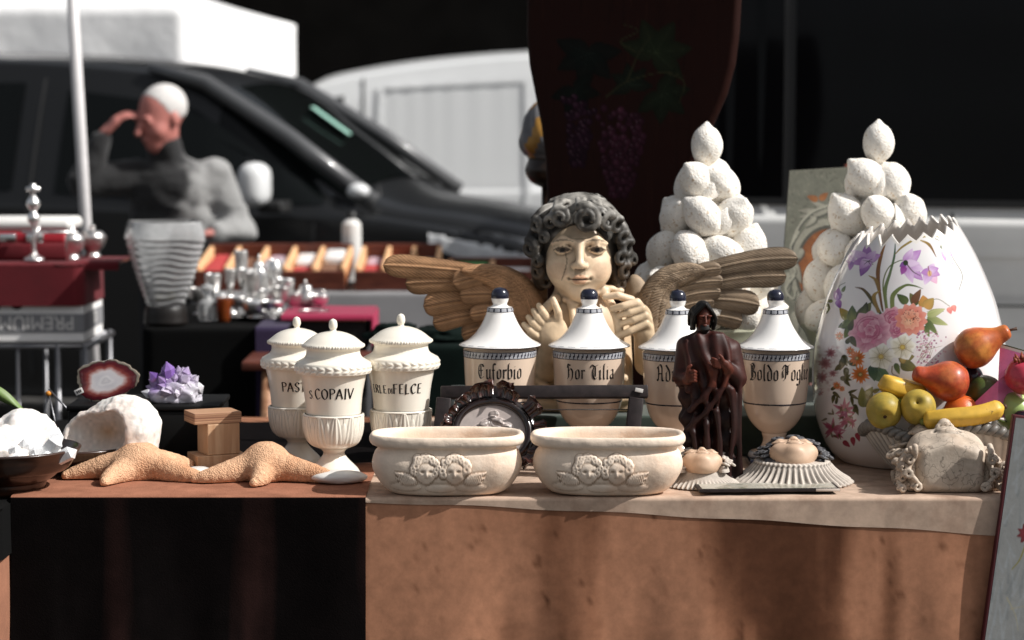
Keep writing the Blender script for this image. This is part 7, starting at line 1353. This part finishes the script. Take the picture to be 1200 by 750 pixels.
# shape
ep = np.array([(551.5, 48), (550.6, 55), (545, 68), (535, 84.5), (520, 97), (490, 108.5), (460, 112.8), (440, 113.8), (420, 113), (400, 110.5), (375, 105), (350, 98), (325, 88), (300, 76.5), (280, 65.5), (262, 54.5), (248, 46)], float)
zz = np.array([at(1066, y, EY).z for y in ep[:, 0]])-EBZ; zz[0] = 0; zz[1] = .0012; rr_ = ep[:, 1]/EK; dn = crom(np.column_stack([rr_, zz]), 26); ZT = zz[-1]
th = np.concatenate([np.linspace(-PI*1.03, .03*PI, 560, endpoint=False), np.linspace(.03*PI, PI*.97, 90, endpoint=False)])
zmid = at(1066, 269, EY).z-EBZ; tooth = th*21/(2*PI); tri = np.abs((tooth % 1)*2-1)
hsh = np.modf(np.sin(np.floor(tooth)*12.9898)*43758.5)[0]; lim = zmid+(tri-.5)*(.019+.009*hsh)+.010*np.sin(th+.5)+.012*np.cos(th)        # the jagged rim
nz = len(dn); zp = np.interp(np.linspace(0, 1, 460), np.linspace(0, 1, nz), dn[:, 1]); rp = np.interp(np.linspace(0, 1, 460), np.linspace(0, 1, nz), dn[:, 0])
f = np.linspace(0, 1, 460); Zg = f[None, :]*lim[:, None]; Rg = np.interp(Zg, zp, rp)
X = Rg*np.cos(th)[:, None]; Yv = Rg*np.sin(th)[:, None]; wx, wy, wz = X+ec.x, Yv+EY, Zg+EBZ-CAMZ; dep = wy*math.cos(PITCH)-wz*math.sin(PITCH); pxx = 600+FPX*wx/dep; pyy = 375-FPX*(wy*math.sin(PITCH)+wz*math.cos(PITCH))/dep; C = pg.sample(pxx, pyy); back = np.clip((Yv+.02)/.03, 0, 1)[..., None]; C = C*(1-back)+np.array(W_)*back
low = np.clip((pyy-505)/35, 0, 1)[..., None]; C = C*(1-low)+C*np.array([.98, .90, .82])*low; rimm = (f > .985)[None, :, None]; C = np.where(rimm, np.array([.80, .76, .70]), C)
eg = thing('painted_egg', 'huge white ceramic egg with jagged open top, painted with a bouquet of flowers', 'vase', (ec.x, EY, EBZ)); glaze = M('painted_glaze', (1, 1, 1), .12, vcol=True, spec=.5, coat=.7, coatr=.04)
inner = np.stack([(Rg-.009)*np.cos(th)[:, None], (Rg-.009)*np.sin(th)[:, None], Zg], -1)[:, ::12][:, 1:]; MBo = MB().add(np.stack([X, Yv, Zg], -1).reshape(-1, 3), grid_faces(len(th), 460, cu=True), col=C.reshape(-1, 3)); n1 = len(th)*460; ni = inner.shape[1]; inner[:, -1, 2] = Zg[:, -1]
MBo.add(inner.reshape(-1, 3), [grid_faces(len(th), ni, cu=True)[0][:, ::-1]], col=(.80, .74, .68)); i = np.arange(len(th)); j = (i+1) % len(th)
MBo.F.append(np.stack([i*460+459, j*460+459, n1+j*ni+ni-1, n1+i*ni+ni-1], 1)); MBo.M.append(np.zeros(len(th), int)); MBo.F.append(np.stack([j*460, i*460, np.full(len(th), 0), np.full(len(th), 0)], 1)[:, :3]); MBo.M.append(np.zeros(len(th), int))
MBo.build('shell', glaze, eg, vcol=True)

# ------------------------------------------------------------------ basket of fruit
FY = 4.79; K = ppm(FY); bc = at(1120, 500, FY); BZ = TZ+.004; fb = thing('fruit_basket', 'grey ceramic basket with a wavy rope rim, full of fruit', 'basket', (bc.x, FY, BZ)); rz_ = at(1120, 500, FY).z-BZ; ax, ay = 108/K, .115
bask = M('grey_ceramic', (.52, .48, .43), .45, var=.2, vs=25, coat=.25, point=(.45, .53, .3, 1.1)); n = 360; T = np.linspace(0, 2*PI, n, endpoint=False)
wave = lambda t: .011*np.cos(5*(t+PI/2)-.55)+.002*np.sin(3*t)
U = np.linspace(0, 1, 40); TT, UU = np.meshgrid(T, U, indexing='ij'); rad = .55+.45*UU**.65; rib = 1+.022*np.abs(np.sin(TT*26+UU*5))*np.clip(UU*4, 0, 1); zt_ = rz_+wave(TT); V = np.stack([ax*rad*rib*np.cos(TT), ay*rad*rib*np.sin(TT), zt_*UU], -1); g_ = grid_faces(n, 40, cu=True); Vi_ = V*[.94, .94, 1]+[0, 0, .004]
mb = MB().add(V.reshape(-1, 3), g_).add(Vi_.reshape(-1, 3), [g_[0][:, ::-1]]); mb.build('body', bask, fb); bt_ = [[.55*ax*math.cos(t), .55*ay*math.sin(t), .0005] for t in T]; 
MB().add(bt_, [list(range(n))[::-1]]).add(np.array(bt_)+[0, 0, .006], [list(range(n))]).build('bottom', bask, fb)
for k in range(2):
    q = []; 
    for t in np.linspace(0, 2*PI, 900): tw = t*34+k*PI; q.append((ax*1.0*math.cos(t)+(.0058*math.cos(tw))*math.cos(t), ay*1.0*math.sin(t)+(.0058*math.cos(tw))*math.sin(t), rz_+float(wave(t))+.0058*math.sin(tw)))
    V, F = tube_geo(q, .0072, 10, caps=False); MB().add(V, F).build('rope_rim', bask, fb)
def frot(ax_): return ax_
def fruit(nm, label, cat, px, py, Y, prof, mat, rot=(0, 0, 0), scale=1, stem=None, vc=None, segs=56, extra=None):
    c = at(px, py, Y); t = thing(nm, label, cat, tuple(c)); t.rotation_euler = rot; V, F = lathe_geo(crom(prof, 6), segs); V = V*(1+.02*fbm(V*30, int(px))[:, None]); MB().add(V*scale, F).build('flesh', mat, t)
    if stem: MB().add(*tube_geo(np.array(stem)*scale, [.0028*scale/1, .0024, .0036], 8)).build('stem', stemm, t)
    return t
stemm = M('fruit_stem', (.06, .025, .012), .7)
pearm = M('pear_skin', (.50, .115, .03), .38, col2=(.60, .25, .055), c2s=16, c2lo=.45, c2hi=.68, var=.3, vs=70, spec=.4, coat=.15); pearm2 = M('red_pear_skin', (.44, .07, .028), .36, col2=(.52, .16, .05), c2s=18, c2lo=.48, c2hi=.7, var=.35, vs=80, spec=.4, coat=.15)
yel = M('quince_skin', (.48, .33, .055), .45, col2=(.32, .25, .05), c2s=18, var=.2, vs=50, spec=.35); ban = M('banana_skin', (.66, .40, .05), .45, col2=(.16, .09, .02), c2s=55, c2lo=.62, c2hi=.70, var=.25, vs=25); ora = M('orange_skin', (.62, .12, .02), .4, var=.1, vs=20, bump=.0004, bs=400); gra = M('green_apple_skin', (.38, .50, .16), .3, coat=.3, var=.1, vs=18); plum = M('dark_plum_skin', (.012, .008, .016), .3, coat=.2); pom = M('pomegranate_skin', (.50, .045, .08), .35, col2=(.32, .03, .05), c2s=25, c2lo=.5, c2hi=.6, var=.2, vs=70, coat=.2)
mel = M('melon_flesh', (.80, .24, .48), .5, var=.12, vs=60, sss=.1); rind = M('melon_rind', (.07, .10, .02), .4); rindw = M('melon_white_rind', (.74, .66, .62), .5)
PEAR = [(.001, -.040), (.014, -.0405), (.032, -.030), (.0415, -.006), (.038, .016), (.027, .036), (.019, .052), (.0168, .064), (.0150, .0705), (.0105, .0748), (.0045, .0758), (.001, .0752)]
fruit('pear', 'orange pear on top of the heap, its stalk pointing up to one side', 'pear', 1143, 407, 4.79, PEAR, pearm, (0, R(62), R(-8)), .98, [(0, 0, .073), (.001, 0, .080), (.004, 0, .091)])
fruit('pear', 'red pear lying below the topmost pear, its neck toward the egg', 'pear', 1111, 447, 4.76, PEAR, pearm2, (0, R(-76), R(8)), .98, None)
APP = [(.001, -.026), (.006, -.029), (.018, -.031), (.031, -.018), (.034, .002), (.029, .02), (.016, .030), (.006, .029), (.001, .024)]
def eye(t, s=1): 
    V, F = ico_geo(1); MB().add(V*[.0045, .0045, .002], F, xf=mtx((0, 0, -.0275*s))).build('blossom_end', stemm, t)
for px, py, Y, rot, lb in ((1036, 481, 4.73, (R(-70), R(12), 0), 'yellow quince at the end of the basket nearest the egg'), (1076, 477, 4.715, (R(62), R(-25), 0), 'yellow quince left of the front banana')): eye(fruit('quince', lb, 'quince', px, py, Y, APP, yel, rot, 1.03))
fruit('orange', 'orange showing behind the front banana', 'orange', 1126, 482, 4.755, [(.001, -.032), (.018, -.028), (.032, -.008), (.033, .008), (.02, .027), (.001, .033)], ora, (0, 0, 0), 1.0)
fruit('green_apple', 'light green apple at the tip of the front banana', 'apple', 1190, 482, 4.765, APP, gra, (R(20), R(30), 0), 1.15)
fruit('plum', 'black plum at the right border above the rope rim', 'plum', 1199, 496, 4.715, [(.001, -.026), (.016, -.022), (.025, -.004), (.024, .01), (.014, .024), (.001, .028)], plum, (0, 0, 0), .95)
fruit('plum', 'dark plum in the shadow under the orange pear', 'plum', 1140, 442, 4.82, [(.001, -.026), (.016, -.022), (.025, -.004), (.024, .01), (.014, .024), (.001, .028)], plum, (0, 0, 0), .8)
t = fruit('pomegranate', 'red pomegranate at the right border beside the melon slice', 'pomegranate', 1200, 441, 4.735, [(.001, -.036), (.02, -.032), (.037, -.01), (.038, .01), (.024, .030), (.012, .035), (.001, .034)], pom, (R(15), R(-15), 0), .98)
mb = MB()
for k in range(6): a = k*PI/3; xtal(mb, (.008*math.cos(a), .008*math.sin(a), .031), (.35*math.cos(a), .35*math.sin(a), 1), .018, .0045, seed=k, tip=.6, sides=5)
mb.build('crown', M('pomegranate_crown', (.24, .05, .02), .6), t)
def banana(label, pts, Y, r, m):
    P = [np.array(at(px, py, Y+dy)) for px, py, dy in pts]; c = P[len(P)//2]; t = thing('banana', label, 'banana', tuple(c)); q = crom([p-c for p in P], 10); n_ = len(q); u = np.linspace(0, 1, n_); rad = r*np.clip(np.minimum((u/.16)**.5+.25, np.clip((1-u)/.14, 0, 1)**.6+.22), 0, 1)
    V, F = tube_geo(q, rad, 20); Vr = V.reshape(n_, 20, 3); cq = np.array(q)[:, None]; pa = np.linspace(0, 2*PI, 20, endpoint=False); V = (cq+(Vr-cq)*(1+.07*np.cos(5*pa)+.02*np.cos(10*pa))[None, :, None]).reshape(-1, 3); MB().add(V, F).build('peel', m, t); MB().add(*tube_geo([q[-1], q[-1]+(q[-1]-q[-3])*.5], [r*.24, r*.26], 8)).build('stem', stemm, t)
    V, F = ico_geo(2); MB().add(V*r*.42, F, xf=mtx(tuple(q[0]))).build('tip', M('banana_tip_green', (.16, .17, .03), .6), t)
banana('ripe banana lying along the front rim of the basket', [(1082, 494, -.0), (1108, 490, -.012), (1145, 486, -.012), (1176, 477, -.0)], 4.685, .0185, ban)
banana('short banana tucked behind the two quinces', [(1082, 462, .02), (1062, 457, .0), (1044, 452, -.01), (1040, 450, -.0)], 4.765, .020, ban)
fruit('lime', 'small green lime between the quince and the short banana', 'lime', 1048, 470, 4.775, [(.001, -.03), (.015, -.022), (.022, 0), (.015, .022), (.001, .03)], gra, (0, R(80), 0), .9)
# melon slice
c = at(1170, 446, 4.755); ms = thing('melon_slice', 'wedge of pink melon with pale rind standing among the fruit', 'melon', tuple(c)); A = np.linspace(-PI/2, PI/2, 60); pv = []
ro, rw_, ri = .064, .062, .057
def wedge(r0, r1, half, nm, mat):
    mb = MB(); V = []; 
    for a in A:
        for r, w in ((r0, half*r0/ro+.0005), (r1, half*r1/ro+.0005)):
            for s2 in (-1, 1): V.append((r*math.sin(a), s2*w, -r*math.cos(a)))
    V = np.array(V).reshape(len(A), 4, 3)[:, [0, 1, 3, 2]]; mb.add(V.reshape(-1, 3), grid_faces(len(A), 4, cv=True)); mb.add(V[0], [[0, 1, 2, 3]]); mb.add(V[-1], [[3, 2, 1, 0]]); mb.build(nm, mat, ms)
wedge(.001, ri, .030, 'flesh', mel); wedge(ri+.0002, rw_, .0305, 'white_rind', rindw); wedge(rw_+.0002, ro, .031, 'rind', rind); ms.scale = (1.18,)*3; ms.rotation_euler = (R(18), R(-58), R(28))
fruit('green_pear', 'dark green fruit below the melon slice', 'pear', 1155, 462, 4.80, PEAR, M('dark_green_skin', (.07, .10, .025), .4, var=.2, vs=40), (0, R(120), 0), .9)
